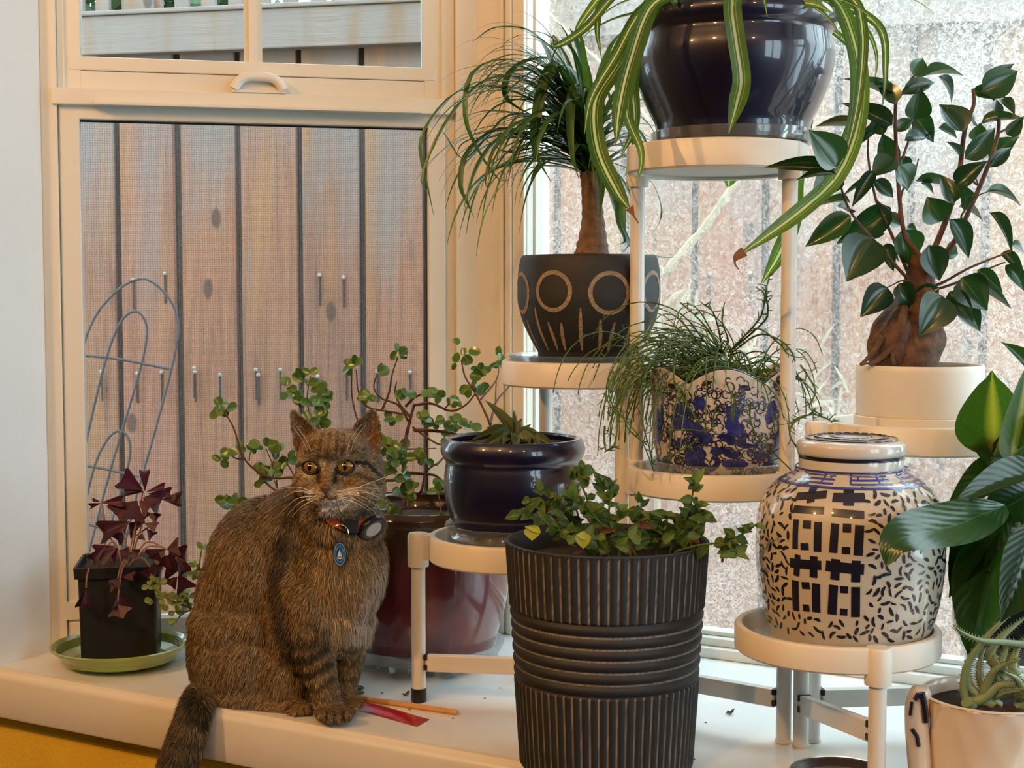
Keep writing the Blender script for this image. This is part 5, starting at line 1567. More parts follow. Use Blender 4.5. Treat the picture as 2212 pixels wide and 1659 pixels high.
for i in range(34):
    az = R(random.uniform(0, 360)); el = R(random.uniform(20, 80))
    d0 = Vector((math.cos(az) * math.cos(el), math.sin(az) * math.cos(el), math.sin(el)))
    b0 = cT + Vector((rnd(-.02, .02), rnd(-.02, .02), oT[0][1] - .018))
    if math.sin(az) > 0.2: d0.y *= .4
    blade(spider, droop(b0, d0, rnd(.14, .22), rnd(.4, .9)), rnd(.005, .0075), m_spider, nrm=Vector((0, -.6, 1)), m=6)
mb = MB()
for k in range(5): mb.tube([cT + Vector((rnd(-.02, .02), rnd(-.02, .02), oT[0][1] - .024)), cT + Vector((rnd(-.025, .025), rnd(-.02, .02), oT[0][1] + rnd(-.005, .01)))], [.006, .003], 8)
part('crown', mb, m_greenstem, spider)

# ---------------------------------------------------------------- elephant bush
YJd = 1.80
jade_leaves = [leaf_mesh('jade_leaf', m_jade, 'round', fold=.10, bend=b, nu=7, nv=4, thick=.07) for b in (-.06, .05, .15)]
def jp(x, y, dY=0.0): return at(420 + x * 0.31646, 720 + y * 0.31646, YJd + dY)
JB = [([(1440, 1180), (1430, 1000), (1440, 750), (1470, 600), (1500, 490)], 14, 0), ([(1430, 1000), (1100, 1010), (680, 985), (560, 990), (440, 950), (330, 840), (270, 650), (190, 515)], 8, -.03), ([(440, 950), (500, 1030), (575, 1080), (700, 1100), (1000, 1120), (1400, 1080)], 7, .02), ([(350, 855), (290, 855), (235, 825)], 5, 0), ([(540, 992), (530, 910), (545, 850)], 4, 0), ([(680, 970), (640, 900), (598, 825)], 5, 0), ([(542, 905), (515, 850), (488, 785)], 4, 0), ([(375, 870), (380, 820), (412, 770)], 4, 0), ([(560, 1000), (565, 1060), (540, 990)], 4, 0),
      ([(1400, 900), (1000, 800), (760, 570), (700, 440), (660, 375)], 6, .02), ([(1000, 800), (830, 610), (860, 520), (882, 470)], 6, .02), ([(900, 700), (800, 590), (770, 440), (792, 290)], 6, .02), ([(840, 600), (858, 480), (862, 360)], 5, .02),
      ([(1440, 800), (1180, 700), (1110, 580), (1075, 420), (1075, 240)], 7, -.02), ([(1480, 560), (1300, 530), (1180, 500), (1120, 400), (1105, 250)], 7, -.02), ([(1280, 525), (1330, 400), (1350, 280), (1390, 160)], 7, -.01), ([(1460, 600), (1390, 490), (1280, 445), (1225, 370), (1250, 270)], 7, 0), ([(1480, 580), (1400, 480), (1370, 400), (1380, 330)], 7, 0), ([(1440, 500), (1500, 440), (1560, 410), (1600, 370)], 8, -.01), ([(1500, 490), (1620, 480), (1750, 530), (1850, 490), (1920, 410)], 8, -.04), ([(1700, 520), (1730, 490), (1745, 455)], 5, -.03),
      ([(1490, 640), (1600, 720), (1680, 760), (1760, 745)], 7, -.02), ([(1500, 660), (1620, 665), (1750, 680), (1880, 720)], 11, -.03), ([(1400, 790), (1500, 790), (1650, 785)], 5, -.04), ([(2060, 760), (2010, 600), (1930, 430), (1850, 300), (1822, 185)], 8, .05), ([(1955, 450), (2060, 320), (2080, 210)], 6, .05), ([(1895, 360), (1905, 300), (1950, 250)], 5, .05), ([(2020, 620), (2060, 470), (2150, 362)], 8, .06), ([(2055, 480), (2058, 380), (2065, 300)], 5, .05), ([(1650, 900), (1760, 800), (1950, 720), (2060, 740)], 7, .05),
      ([(1440, 1100), (1540, 1090), (1580, 950), (1650, 890)], 9, -.03), ([(1560, 1080), (1460, 1120), (1330, 1110), (1300, 1130)], 6, -.05), ([(1440, 950), (1560, 960), (1640, 970), (1700, 1010)], 10, -.01), ([(1340, 960), (1290, 1000), (1300, 1150)], 5, -.06), ([(1660, 1080), (1680, 1200), (1660, 1290), (1600, 1300)], 4, -.04), ([(330, 1150), (260, 1180), (230, 1160)], 4, 0), ([(1000, 1120), (600, 1180), (330, 1150)], 5, .02)]
for pts, r, dy in JB:
    n = 24
    rr_ = r * mpp(YJd) * 0.31646
    p3 = spline([jp(x, y, dy * i / (len(pts) - 1)) for i, (x, y) in enumerate(pts)], n)
    mb = MB(); mb.tube(p3, [rr_ * (1.25 - 0.6 * i / (n - 1)) * (1 + .08 * math.sin(i * 2.7)) for i in range(n)], 8)
    part('branch', mb, m_twig, bush)
JC = [(180, 490, 5), (220, 515, 2), (165, 560, 2), (190, 820, 2), (235, 790, 4), (300, 800, 2), (180, 870, 2), (400, 775, 3), (440, 780, 2), (500, 775, 3), (545, 820, 2), (580, 810, 3), (640, 850, 3), (470, 920, 4), (520, 930, 4), (460, 1000, 3), (540, 960, 3), (600, 930, 2), (480, 960, 2), (215, 1150, 4), (240, 1190, 2), (290, 1160, 2), (250, 1160, 2),
      (640, 360, 3), (700, 390, 3), (665, 440, 2), (745, 450, 2), (625, 400, 2), (745, 315, 3), (790, 275, 2), (740, 290, 1), (850, 330, 3), (870, 380, 3), (830, 400, 2), (900, 440, 2), (860, 450, 2), (800, 480, 3), (820, 520, 3), (790, 590, 2), (910, 525, 2), (850, 620, 2), (840, 560, 2),
      (1060, 235, 4), (1100, 215, 4), (1250, 265, 2), (1385, 120, 5), (1400, 150, 2), (1180, 430, 4), (1200, 420, 2), (1410, 380, 3), (1440, 410, 3), (1590, 385, 4), (1690, 440, 3), (1740, 440, 2), (1790, 460, 2), (1370, 590, 3), (1350, 540, 1), (1540, 580, 3), (1600, 560, 3), (1640, 610, 4), (1700, 620, 3), (1780, 620, 3), (1800, 600, 2), (1830, 580, 1),
      (1780, 200, 3), (1840, 150, 4), (1800, 80, 2), (1870, 120, 2), (1950, 250, 4), (1960, 300, 3), (1890, 390, 3), (1960, 385, 3), (1930, 410, 2), (2090, 190, 3), (2060, 205, 2), (2080, 160, 1), (1890, 650, 3), (1740, 710, 2),
      (1290, 770, 4), (1340, 760, 4), (1400, 750, 2), (1310, 830, 4), (1370, 820, 4), (1380, 860, 3), (1440, 850, 4), (1510, 830, 4), (1560, 850, 4), (1590, 860, 2), (1290, 920, 3), (1330, 900, 2), (1400, 1060, 3), (1440, 1010, 3), (1470, 1090, 3), (1400, 1200, 3), (1330, 1170, 3), (1320, 1190, 2), (1640, 1040, 4), (1670, 1080, 3), (1600, 1310, 3), (1640, 1330, 3), (1660, 1230, 2), (1300, 1090, 2), (1500, 1060, 2), (1420, 960, 3)]
rj2 = random.Random(8)
for x, y, n in JC:
    for k in range(n):
        dy = rj2.uniform(-.05, .0) if x > 1000 else rj2.uniform(-.02, .02)
        if x > 1770 and y < 500: dy += .05
        a = rj2.uniform(0, 2 * math.pi)
        b = jp(x, y, dy); L_ = rj2.uniform(58, 92)
        t = jp(x + math.cos(a) * L_, y + math.sin(a) * L_ * .8, dy + rj2.uniform(-.01, .01))
        put_leaf(bush, jade_leaves, b, t, (t - b).length * rj2.uniform(.62, .9), Vector((rj2.uniform(-.7, .7), -1, rj2.uniform(.0, 1.1))))
# pale sprig beside the nursery pot
spr = [leaf_mesh('sprig_leaf', m_sprig, 'oval', fold=.15, bend=b, nu=6) for b in (0, .2)]
def sop(x, y): return op(x, y, 1.765 + max(0, x - 1020) * .00022)
def op(x, y, Y): return at(60 + x * .31343, 980 + y * .31343, Y)
sprig = thing('trailing_sprig', 'pale green trailing sprig between the nursery pot and the cat', 'sprig', ground(470, 1385))
for pts in ([(1400, 1290), (1290, 1160), (1130, 1070), (1000, 1020), (910, 960), (860, 920), (860, 860)], [(1130, 1070), (1060, 1110), (1015, 1165)], [(1130, 1065), (1080, 1000), (1060, 970)], [(1240, 1110), (1200, 900), (1180, 800), (1200, 650)], [(1400, 1290), (1370, 1450)]):
    mb = MB(); mb.tube(spline([sop(x, y) for x, y in pts], 20), .0011, 6); part('stem', mb, m_greenstem, sprig)
for x, y, n in ((880, 850, 4), (910, 880, 2), (830, 910, 2), (850, 1000, 2), (870, 930, 2), (920, 960, 4), (960, 990, 4), (940, 1040, 3), (1000, 1000, 4), (1030, 1040, 4), (1070, 990, 4), (1100, 1020, 4), (1015, 1090, 3), (1015, 1150, 2), (1080, 960, 2), (1110, 990, 2), (1190, 790, 4), (1150, 780, 2), (1140, 830, 3), (1200, 650, 2), (1160, 850, 2), (975, 960, 3)):
    for k in range(n):
        a = rj2.uniform(0, 6.28); b = sop(x, y); t = sop(x + math.cos(a) * 52, y + math.sin(a) * 46)
        put_leaf(sprig, spr, b, t, .0075, Vector((rj2.uniform(-.6, .6), -1, rj2.uniform(0, .8))))

# ---------------------------------------------------------------- purple shamrock
oxm = [leaf_mesh('shamrock_leaflet', m_oxal, 'tri', fold=f, bend=b, nu=8, nv=4, curl=.2) for f, b in ((.25, .1), (.4, .2), (.15, .0))]
YO = 1.83
ro = random.Random(4)
OXL = [(790, 248, 635, 160, 120), (808, 255, 803, 105, 55), (800, 262, 652, 258, 60), (820, 265, 952, 225, 45), (830, 278, 1000, 268, 60), (795, 305, 925, 345, 130), (930, 315, 1068, 312, 90), (510, 338, 665, 325, 60), (505, 342, 418, 368, 36), (505, 335, 440, 322, 24), (745, 330, 595, 440, 150), (750, 330, 720, 470, 120), (770, 330, 850, 380, 110), (735, 425, 800, 470, 100), (820, 405, 905, 455, 60), (700, 470, 485, 555, 130), (690, 480, 590, 600, 110), (700, 478, 765, 530, 120), (805, 480, 895, 512, 60), (820, 520, 868, 575, 62), (790, 545, 780, 595, 40),
       (600, 640, 450, 690, 90), (610, 650, 480, 740, 80), (620, 650, 560, 720, 90), (540, 630, 430, 745, 60), (640, 660, 690, 720, 70), (720, 660, 760, 700, 60), (950, 660, 840, 730, 110), (960, 660, 1050, 640, 100), (970, 680, 1095, 700, 110), (975, 690, 1040, 830, 150), (960, 700, 930, 790, 120), (1030, 720, 1090, 830, 70), (1040, 835, 1098, 950, 110), (1030, 850, 975, 915, 90), (840, 790, 900, 830, 80), (850, 790, 800, 850, 70), (860, 770, 840, 830, 60), (640, 850, 740, 845, 50), (630, 860, 590, 910, 70), (620, 900, 560, 920, 55), (625, 970, 645, 1065, 90), (620, 1045, 690, 1105, 70), (610, 1050, 600, 1130, 70), (405, 925, 370, 1070, 70), (400, 930, 400, 1070, 50), (700, 640, 660, 700, 60), (1000, 650, 1010, 740, 90), (900, 680, 880, 740, 80)]
for bx, by, tx, ty, w in OXL:
    dY = ro.uniform(-.03, .02) if by < 620 else ro.uniform(-.075, -.06)
    if 940 < bx and by > 620: dY = ro.uniform(-.045, -.02)
    b, t = op(bx, by, YO + dY), op(tx, ty, YO + dY + ro.uniform(-.008, .004))
    put_leaf(oxal, oxm, b, t, w * 1.4 * .31343 * mpp(YO), Vector((ro.uniform(-.4, .4), -1, ro.uniform(.1, .7))))
for pts, d in (([(690, 780), (740, 560), (755, 320)], 0), ([(700, 770), (790, 480), (820, 400)], 0), ([(680, 770), (760, 420), (795, 260)], -.01), ([(700, 770), (680, 620), (650, 520)], -.01), ([(700, 760), (560, 560), (510, 340)], .01), ([(650, 760), (600, 610), (530, 650)], -.03), ([(700, 770), (820, 610), (950, 655)], -.03), ([(690, 770), (600, 640), (500, 720)], -.03), ([(670, 730), (640, 780), (620, 860)], -.066), ([(690, 740), (650, 800), (625, 960), (620, 1050)], -.066), ([(720, 740), (790, 720), (850, 790)], -.06), ([(420, 790), (405, 860), (402, 925)], -.062), ([(760, 700), (830, 640), (920, 640)], -.04), ([(740, 570), (830, 510), (860, 530)], 0), ([(980, 690), (1030, 760), (1045, 840)], -.035)):
    mb = MB(); mb.tube(spline([op(x, y, YO + d) for x, y in pts], 18), .0011, 6); part('stem', mb, m_pinkstem, oxal)

# ---------------------------------------------------------------- grey succulent in the small navy pot
gm = [leaf_mesh('succulent_leaf', m_gast, 'lance', fold=.35, bend=b, nu=10, thick=.03) for b in (.05, .18, .3)]
def gp(x, y, dY=0): return at(880 + x * .30142, 800 + y * .30142, 1.66 + dY)
for bx, by, tx, ty, w, d in ((745, 480, 580, 185, 75, .02), (760, 460, 765, 285, 55, 0), (790, 470, 730, 325, 50, .01), (790, 480, 885, 385, 60, 0), (780, 450, 820, 340, 50, .02), (740, 440, 440, 490, 62, 0), (740, 450, 500, 560, 80, -.03), (780, 480, 775, 580, 80, -.05), (800, 480, 985, 565, 85, -.03), (740, 490, 570, 580, 70, -.05), (740, 480, 690, 580, 90, -.05), (830, 450, 935, 430, 60, .01), (900, 480, 1080, 555, 60, -.02), (850, 500, 860, 585, 60, -.04), (900, 500, 960, 590, 60, -.05), (820, 440, 960, 490, 50, 0), (700, 430, 560, 410, 45, .01)):
    put_leaf(gast, gm, gp(bx, by, d * .4), gp(tx, ty, d), w * .30142 * mpp(1.66), Vector((rnd(-.3, .3), -1, .6)))
mb = MB(); mb.tube([Vector((cN.x + .005, cN.y, oN[0][1] - .012)), Vector((cN.x + .006, cN.y, oN[0][1] + .022))], [.006, .004], 8); part('stem', mb, m_greenstem, gast)
mb = MB(); mb.sphere(gp(500, 575, -.05), .005, .004, .003, 10, 8); mb.sphere(gp(440, 565, -.03), .006, .004, .003, 10, 8); part('fallen_leaf', mb, m_brown_tip, gast)

# ---------------------------------------------------------------- trailing herb in the ribbed planter
hm = [leaf_mesh('herb_leaf', m_herb, 'ovate', fold=.2, bend=b, nu=7, wave=.12) for b in (.05, .2, .35)]
hy = [leaf_mesh('yellow_leaf', m_herb_y, 'ovate', fold=.15, bend=.15, nu=8)]
hbm = [leaf_mesh('withered_leaf', m_herb_b, 'ovate', fold=.4, bend=.3, nu=7, wave=.3)]
def hp2(x, y, dY=0): return at(1060 + x * .39718, 1000 + y * .39718, YK + dY)
rh = random.Random(17)
HS = [([(560, 490), (420, 330), (330, 200), (260, 150)], -.02), ([(560, 490), (480, 300), (440, 120), (470, 20)], .02), ([(560, 490), (540, 250), (480, 80), (500, 30)], .0), ([(580, 490), (600, 300), (620, 180), (600, 100)], .03), ([(600, 490), (640, 280), (650, 150), (640, 100)], -.01), ([(560, 490), (400, 400), (250, 290), (150, 280)], -.04), ([(540, 490), (380, 340), (280, 220), (210, 200)], 0), ([(540, 480), (420, 300), (360, 190)], .02), ([(700, 490), (760, 400), (810, 290), (820, 200)], .01), ([(800, 490), (600, 330), (500, 210), (440, 180)], -.05), ([(640, 490), (500, 260), (420, 160)], -.03),
      ([(970, 490), (1020, 380), (1080, 250), (1100, 150), (1105, 90)], -.05), ([(1000, 480), (1050, 330), (980, 290), (940, 285)], -.03), ([(1000, 480), (1100, 340), (1110, 230)], -.03), ([(980, 490), (1120, 450), (1260, 430), (1380, 380), (1450, 330)], -.11), ([(1260, 430), (1300, 460), (1340, 500)], -.09), ([(1090, 250), (1150, 290), (1160, 330)], -.05), ([(900, 490), (930, 400), (900, 330)], -.02), ([(700, 490), (680, 350), (700, 260)], -.04), ([(560, 490), (500, 400), (400, 380), (330, 380)], -.05), ([(760, 490), (850, 430), (900, 300)], -.02)]
for pts, dY in HS:
    n = 20
    p3 = spline([hp2(x, y, dY * (0.4 + 0.6 * i / (len(pts) - 1))) for i, (x, y) in enumerate(pts)], n)
    p3[0].z = min(p3[0].z, zsoil + .006)
    mb = MB(); mb.tube(p3, [.0013 - .0006 * i / n for i in range(n)], 6); part('stem', mb, m_greenstem, herb)
    i = 6
    while i < n:
        p = p3[i]; d = (p3[min(n - 1, i + 1)] - p3[i - 1]).normalized()
        for s in (-1, 1):
            sd = Vector((rh.uniform(-1, 1), rh.uniform(-.8, .4), rh.uniform(-.4, .6))).normalized() * s
            v = (d * .55 + sd).normalized() * rh.uniform(.010, .0175)
            put_leaf(herb, hm, p, p + v, v.length * rh.uniform(.55, .75), Vector((rh.uniform(-.5, .5), -1, rh.uniform(.2, 1))))
        i += 2
for bx, by, tx, ty, w in ((225, 350, 225, 420, 95), (270, 370, 190, 345, 40), (500, 380, 505, 465, 90), (520, 400, 470, 390, 50)): put_leaf(herb, hy, hp2(bx, by, -.06), hp2(tx, ty, -.065), w * .397 * mpp(YK), Vector((0, -1, .4)))
for bx, by, tx, ty, w in ((810, 340, 880, 350, 50), (1070, 380, 1140, 440, 55), (600, 380, 670, 360, 50), (720, 460, 760, 490, 60), (480, 470, 450, 490, 50)): put_leaf(herb, hbm, hp2(bx, by, -.03), hp2(tx, ty, -.04), w * .397 * mpp(YK), Vector((.2, -1, .4)))
for k in range(64):
    x = rh.uniform(420, 1120); y = rh.uniform(380, 480)
    b = hp2(x, y, rh.uniform(-.07, .05)); v = Vector((rh.uniform(-1, 1), rh.uniform(-.5, .5), rh.uniform(-.1, 1))).normalized() * rh.uniform(.012, .02)
    if b.z < zsoil + 0.008: b.z = zsoil + 0.008
    put_leaf(herb, hm, b, b + v, v.length * .65, Vector((rh.uniform(-.5, .5), -1, rh.uniform(.1, .9))))

# ---------------------------------------------------------------- thread-stemmed cactus
rr3 = random.Random(31)
YM = 1.578
def mp_(x, y, dY=0): return at(1280 + x * .32541, 580 + y * .32541, YM + dY)
def thread(pts, r=.00105, twigs=6, lab=None):
    n = len(pts)
    mb = MB(); mb.tube(pts, [r * (1 - .45 * i / n) for i in range(n)], 5)
    for k in range(twigs):
        i = rr3.randrange(2, n - 1); d = (pts[i] - pts[i - 1]).normalized()
        v = (d * .5 + Vector((rr3.uniform(-1, 1), rr3.uniform(-1, .4), rr3.uniform(-.6, 1)))).normalized() * rr3.uniform(.004, .011)
        mb.tube([pts[i], pts[i] + v * .6, pts[i] + v], [r * .7, r * .55, r * .25], 4)
    part('stem', mb, m_thread, rhip, angle=None)
NAM = [[(860, 560), (900, 480), (860, 350), (875, 225)], [(860, 560), (840, 420), (800, 290), (740, 240)], [(860, 560), (760, 400), (680, 310), (585, 225)], [(900, 560), (1080, 370), (1130, 280), (1140, 170), (1085, 125)], [(900, 560), (1130, 360), (1165, 270), (1150, 160), (1180, 30)], [(880, 560), (700, 420), (480, 430), (250, 580), (130, 720), (90, 830), (130, 930), (230, 1020), (330, 1150), (410, 1350)], [(880, 560), (640, 440), (400, 520), (200, 640), (110, 780), (130, 900), (200, 980), (250, 1080), (360, 1170)], [(870, 560), (600, 480), (380, 560), (250, 700), (200, 860), (170, 1000), (150, 1150), (80, 1220)], [(860, 580), (560, 520), (400, 620), (330, 760), (320, 900), (340, 1060), (380, 1200), (400, 1330)], [(80, 1050), (75, 1140), (95, 1210), (150, 1180)],
       [(860, 560), (700, 470), (560, 560), (540, 720), (560, 800), (640, 920), (700, 1020), (770, 1090)], [(880, 560), (900, 650), (890, 760), (940, 880), (930, 1020)], [(900, 580), (1000, 560), (1060, 680), (1060, 850), (1045, 980), (1090, 1110), (1180, 1200), (1320, 1340)], [(920, 560), (1100, 440), (1250, 480), (1330, 570), (1345, 620)], [(900, 560), (1080, 400), (1240, 500), (1290, 560), (1345, 590)], [(1330, 1010), (1400, 980), (1480, 970), (1560, 1000), (1590, 1020)], [(1400, 980), (1330, 1030), (1310, 1100), (1350, 1180), (1400, 1240)], [(1380, 640), (1440, 730), (1480, 820), (1440, 920), (1500, 960)], [(860, 580), (760, 640), (860, 760), (830, 880), (800, 1000), (780, 1080), (640, 1070), (480, 1080)], [(700, 640), (560, 800), (420, 820)], [(900, 1060), (740, 1110), (620, 1190), (480, 1260)]]
for pts in NAM:
    b = mp_(*pts[0]); n = 26
    dYs = [-.01 - .085 * min(1, 1.6 * i / (len(pts) - 1)) for i in range(len(pts))]
    if pts[0][0] > 1300: dYs = [-.14] * len(pts)
    thread(spline([mp_(x, y, d) for (x, y), d in zip(pts, dYs)], n), .0012, 14)
zr0 = ztop - .02
for k in range(165):
    az = rr3.uniform(-math.pi, math.pi)
    if rr3.random() < .5: az = rr3.gauss(math.pi * .97, .55)
    el = R(rr3.uniform(15, 62))
    d0 = Vector((math.cos(az) * math.cos(el), math.sin(az) * math.cos(el), math.sin(el)))
    base = cP + Vector((rr3.gauss(0, .022), rr3.gauss(0, .018), zr0 + .004))
    left = math.cos(az) < -.4
    ln = rr3.uniform(.10, .17) * (1.25 if left else .75)
    g = rr3.uniform(1.1, 2.0)
    pts = [base]; d = d0.normalized(); p = base.copy(); n = 18
    for i in range(n):
        q = (i + 1) / n
        d = (d + Vector((rr3.uniform(-.12, .12), rr3.uniform(-.12, .12), -g * .26 * q + rr3.uniform(-.06, .06)))).normalized()
        p = p + d * ln / n
        rel = Vector((p.x - cP.x, p.y - cP.y, 0)); r0 = rel.length
        if p.z < ztop - .004:
            lim = rad_at(prP, max(p.z, prP[-1][1])) + .004
            inside = rad_at(prP, max(p.z, prP[-1][1])) - .012
            if inside < r0 < lim: p = Vector((cP.x, cP.y, p.z)) + rel.normalized() * lim
            if r0 <= inside and p.z < zr0: p.z = zr0 + .002
        if p.z < SH['mid'][2] + .004: break
        ck = SH['skull'][0]
        if abs(p.z - SH['skull'][1] - .01) < .03 and math.hypot(p.x - ck.x, p.y - ck.y) < RING + .004: break
        if any(math.hypot(p.x - q_.x, p.y - q_.y) < .016 for q_ in (pA[0], pB[0], pB[2])): break
        if p.z > SH['skull'][1] and math.hypot(p.x - cS.x, p.y - cS.y) < .092: break
        pts.append(p.copy())
    if len(pts) > 6: thread(pts, .00095, 7)

# ---------------------------------------------------------------- dumb cane
YC = 1.40
cm = {True: [leaf_mesh('broad_leaf', m_cane_l, 'ovate', fold=.16, bend=b, nu=14, nv=6, acute=True) for b in (.1, .22)], False: [leaf_mesh('broad_leaf', m_cane, 'ovate', fold=.2, bend=b, nu=14, nv=6, acute=True) for b in (.08, .2, .34)]}
def big(bx, by, tx, ty, w, y0, y1, fc, var=False, k=None):
    put_leaf(cane, [cm[var][k]] if k is not None else cm[var], at(bx, by, y0), at(tx, ty, y1), w * mpp((y0 + y1) / 2), Vector(fc))
n_ = 24
pm_ = spline([at(2172, 1092, 1.36), at(2120, 1112, 1.33), at(2060, 1136, 1.30), at(1985, 1152, 1.27), at(1935, 1172, 1.255), at(1914, 1222, 1.25)], n_)
mb = MB(); mb.ribbon(pm_, [max(.0008, 62 * mpp(1.3) * (math.sin(math.pi * (i / (n_ - 1)) ** .8) ** .75)) for i in range(n_)], Vector((-.1, -.72, .7)), .18, 6)
part('leaf', mb, m_cane, cane, angle=None)
big(2150, 985, 2140, 805, 165, 1.385, 1.375, (-.5, -1, .1), True, 0)
big(2185, 990, 2235, 790, 190, 1.37, 1.34, (.5, -1, .2), True, 0)
big(2160, 1020, 2235, 900, 130, 1.40, 1.38, (.2, -1, .1), True, 0)
big(2260, 1030, 2062, 1062, 90, 1.36, 1.33, (0, -.55, .9), k=1)
big(2200, 1010, 2040, 1090, 100, 1.39, 1.375, (-.3, -.7, .7))
big(2170, 1100, 2045, 1270, 120, 1.39, 1.36, (-.5, -.8, .5), k=1)
big(2160, 1150, 2078, 1420, 140, 1.37, 1.345, (-.6, -1, .1), k=2)
big(2150, 1200, 2052, 1330, 100, 1.42, 1.42, (-.7, -.8, .4), k=1)
big(2200, 1140, 2130, 1310, 110, 1.40, 1.38, (-.2, -1, .3), k=1)
big(2240, 1130, 2170, 1345, 150, 1.335, 1.315, (.15, -1, .25), k=0)
big(2215, 1000, 2100, 960, 110, 1.395, 1.385, (-.3, -.9, .3), k=0)
big(2200, 1180, 2060, 1210, 120, 1.385, 1.37, (-.2, -.9, .3), k=1)
big(2240, 1060, 2120, 1120, 120, 1.39, 1.38, (-.2, -.9, .5), k=1)
big(2240, 815, 2182, 738, 50, 1.38, 1.36, (-.6, -.5, .7), k=1)
big(2230, 1240, 2140, 1260, 90, 1.42, 1.40, (-.2, -.9, .3), k=1)
for pts in ([(2195, 1270), (2175, 1150), (2150, 1010), (2148, 900)], [(2200, 1270), (2195, 1130), (2180, 1000)], [(2205, 1270), (2170, 1150), (2165, 1090)], [(2210, 1270), (2240, 1100), (2260, 1030)], [(2190, 1270), (2150, 1200), (2155, 1150)], [(2210, 1270), (2215, 1130), (2200, 1010)]):
    mb = MB(); mb.tube(spline([at(x, y, YD - .055 * min(1, i / 2)) for i, (x, y) in enumerate(pts)], 18), [.0065 - .003 * i / 18 for i in range(18)], 10); part('stem', mb, m_greenstem, cane)

# ---------------------------------------------------------------- aloe
def alp(x, y, dY=0): return at(1900 + x * .33693, 1100 + y * .33693, YA + dY)
AL = [([(560, 1235), (540, 1180), (545, 1060), (580, 960), (640, 880), (700, 800), (800, 700), (850, 640), (845, 560), (800, 458)], 20, -.01), ([(760, 960), (720, 980), (720, 900), (790, 810), (860, 750), (940, 690)], 26, .02), ([(940, 868), (780, 852), (640, 838), (530, 790), (470, 740)], 17, -.055), ([(650, 1240), (690, 1120), (740, 1030), (820, 985), (900, 960)], 22, -.03), ([(640, 1200), (570, 1130), (570, 1020), (620, 920)], 20, .0), ([(690, 1200), (640, 1080), (650, 960), (680, 890)], 18, .02), ([(600, 1240), (680, 1200), (760, 1130), (860, 1130), (960, 1180)], 28, -.02), ([(780, 1100), (770, 1020), (800, 930), (830, 850)], 26, .0), ([(880, 1060), (850, 1000), (880, 900), (960, 800)], 26, .0), ([(700, 1230), (800, 1180), (900, 1165), (960, 1160)], 12, -.04), ([(900, 1240), (910, 1160), (880, 1090), (800, 1040)], 26, -.035), ([(760, 1130), (740, 1060), (780, 1030), (840, 1060)], 22, -.02)]
for pts, w, dY in AL:
    n = 24
    p3 = spline([alp(x, y, dY * i / (len(pts) - 1)) for i, (x, y) in enumerate(pts)], n)
    hw = w * 1.35 * .33693 * mpp(YA)
    rad = [hw * (1.0 - .85 * (i / (n - 1)) ** 1.6) for i in range(n)]
    mb = MB(); mb.tube(p3, rad, 10)
    lf = part('leaf', mb, m_aloe, aloe, angle=None)
    mb = MB()
    for i in range(3, n - 1):
        d = (p3[i + 1] - p3[i - 1]).normalized(); s = d.cross(Vector((0, -1, 0)))
        if s.length < .1: continue
        s.normalize()
        for q in (-1, 1):
            a = p3[i] + s * q * rad[i] * .9
            mb.tube([a, a + s * q * .0022 + d * .0008], [.0009, .0002], 4)
    part('spines', mb, m_aloe, lf, angle=None)
for p in ():
    pass
mb = MB(); mb.tube([Vector((cA.x - .02, cA.y - .005, zr_ - .014)), alp(560, 1235, -.01)], [.007, .006], 10); mb.tube([Vector((cA.x + .005, cA.y, zr_ - .014)), alp(640, 1200)], [.009, .007], 10); mb.tube([Vector((cA.x + .03, cA.y - .01, zr_ - .014)), alp(900, 1240, -.01)], [.009, .008], 10)
part('stem', mb, m_aloe, aloe)

# ---------------------------------------------------------------- small things on the sill
m_redfoil = simple('red_foil', rgb(160, 18, 26), 0.28, 0.15, 60, bump=0.5, bscale=150)
def gq(x, y, z=0): return ground(740 + x * .18083, 1280 + y * .18083, z)
mb = MB()
A_, B_, C_, D_ = gq(150, 1275), gq(1040, 1520), gq(890, 1605), gq(150, 1400)
nx_, ny_ = 26, 8
vs, fs = [], []
for i in range(nx_ + 1):
    for k in range(ny_ + 1):
        u, v = i / nx_, k / ny_
        p = A_.lerp(B_, u).lerp(D_.lerp(C_, u), v)
        h = .0006 + .0045 * (math.sin(math.pi * v) ** .8) * (math.sin(math.pi * min(1, max(0, u * 1.04 - .0))) ** .5) + .0007 * noise.noise(Vector((u * 26, v * 5, 3))) * math.sin(math.pi * v)
        vs.append(p + Z * max(.0005, h))
for i in range(nx_):
    for k in range(ny_):
        a = i * (ny_ + 1) + k; fs.append((a, a + ny_ + 1, a + ny_ + 2, a + 1))
mb.add(vs, fs); o_ = len(vs)
mb.add([Vector((v.x, v.y, .0003)) for v in vs], [tuple(reversed(f)) for f in fs])
single('treat_sachet', mb, m_redfoil, "red foil sachet lying on the sill by the cat's front paws", 'sachet', smooth=True, angle=60)
m_wood = simple('pale_wooden_stick', rgb(206, 152, 92), 0.6, 0.1, 80)
mb = MB(); mb.tube([gq(60, 1238, .0032), gq(1370, 1432, .0032)], .0030, 12)
single('wooden_stick', mb, m_wood, 'thin wooden stick lying on the sill behind the red sachet', 'stick')
m_dead = leaf_mat('fallen_leaf', rgb(52, 92, 42), rgb(60, 104, 48), .4, .1)
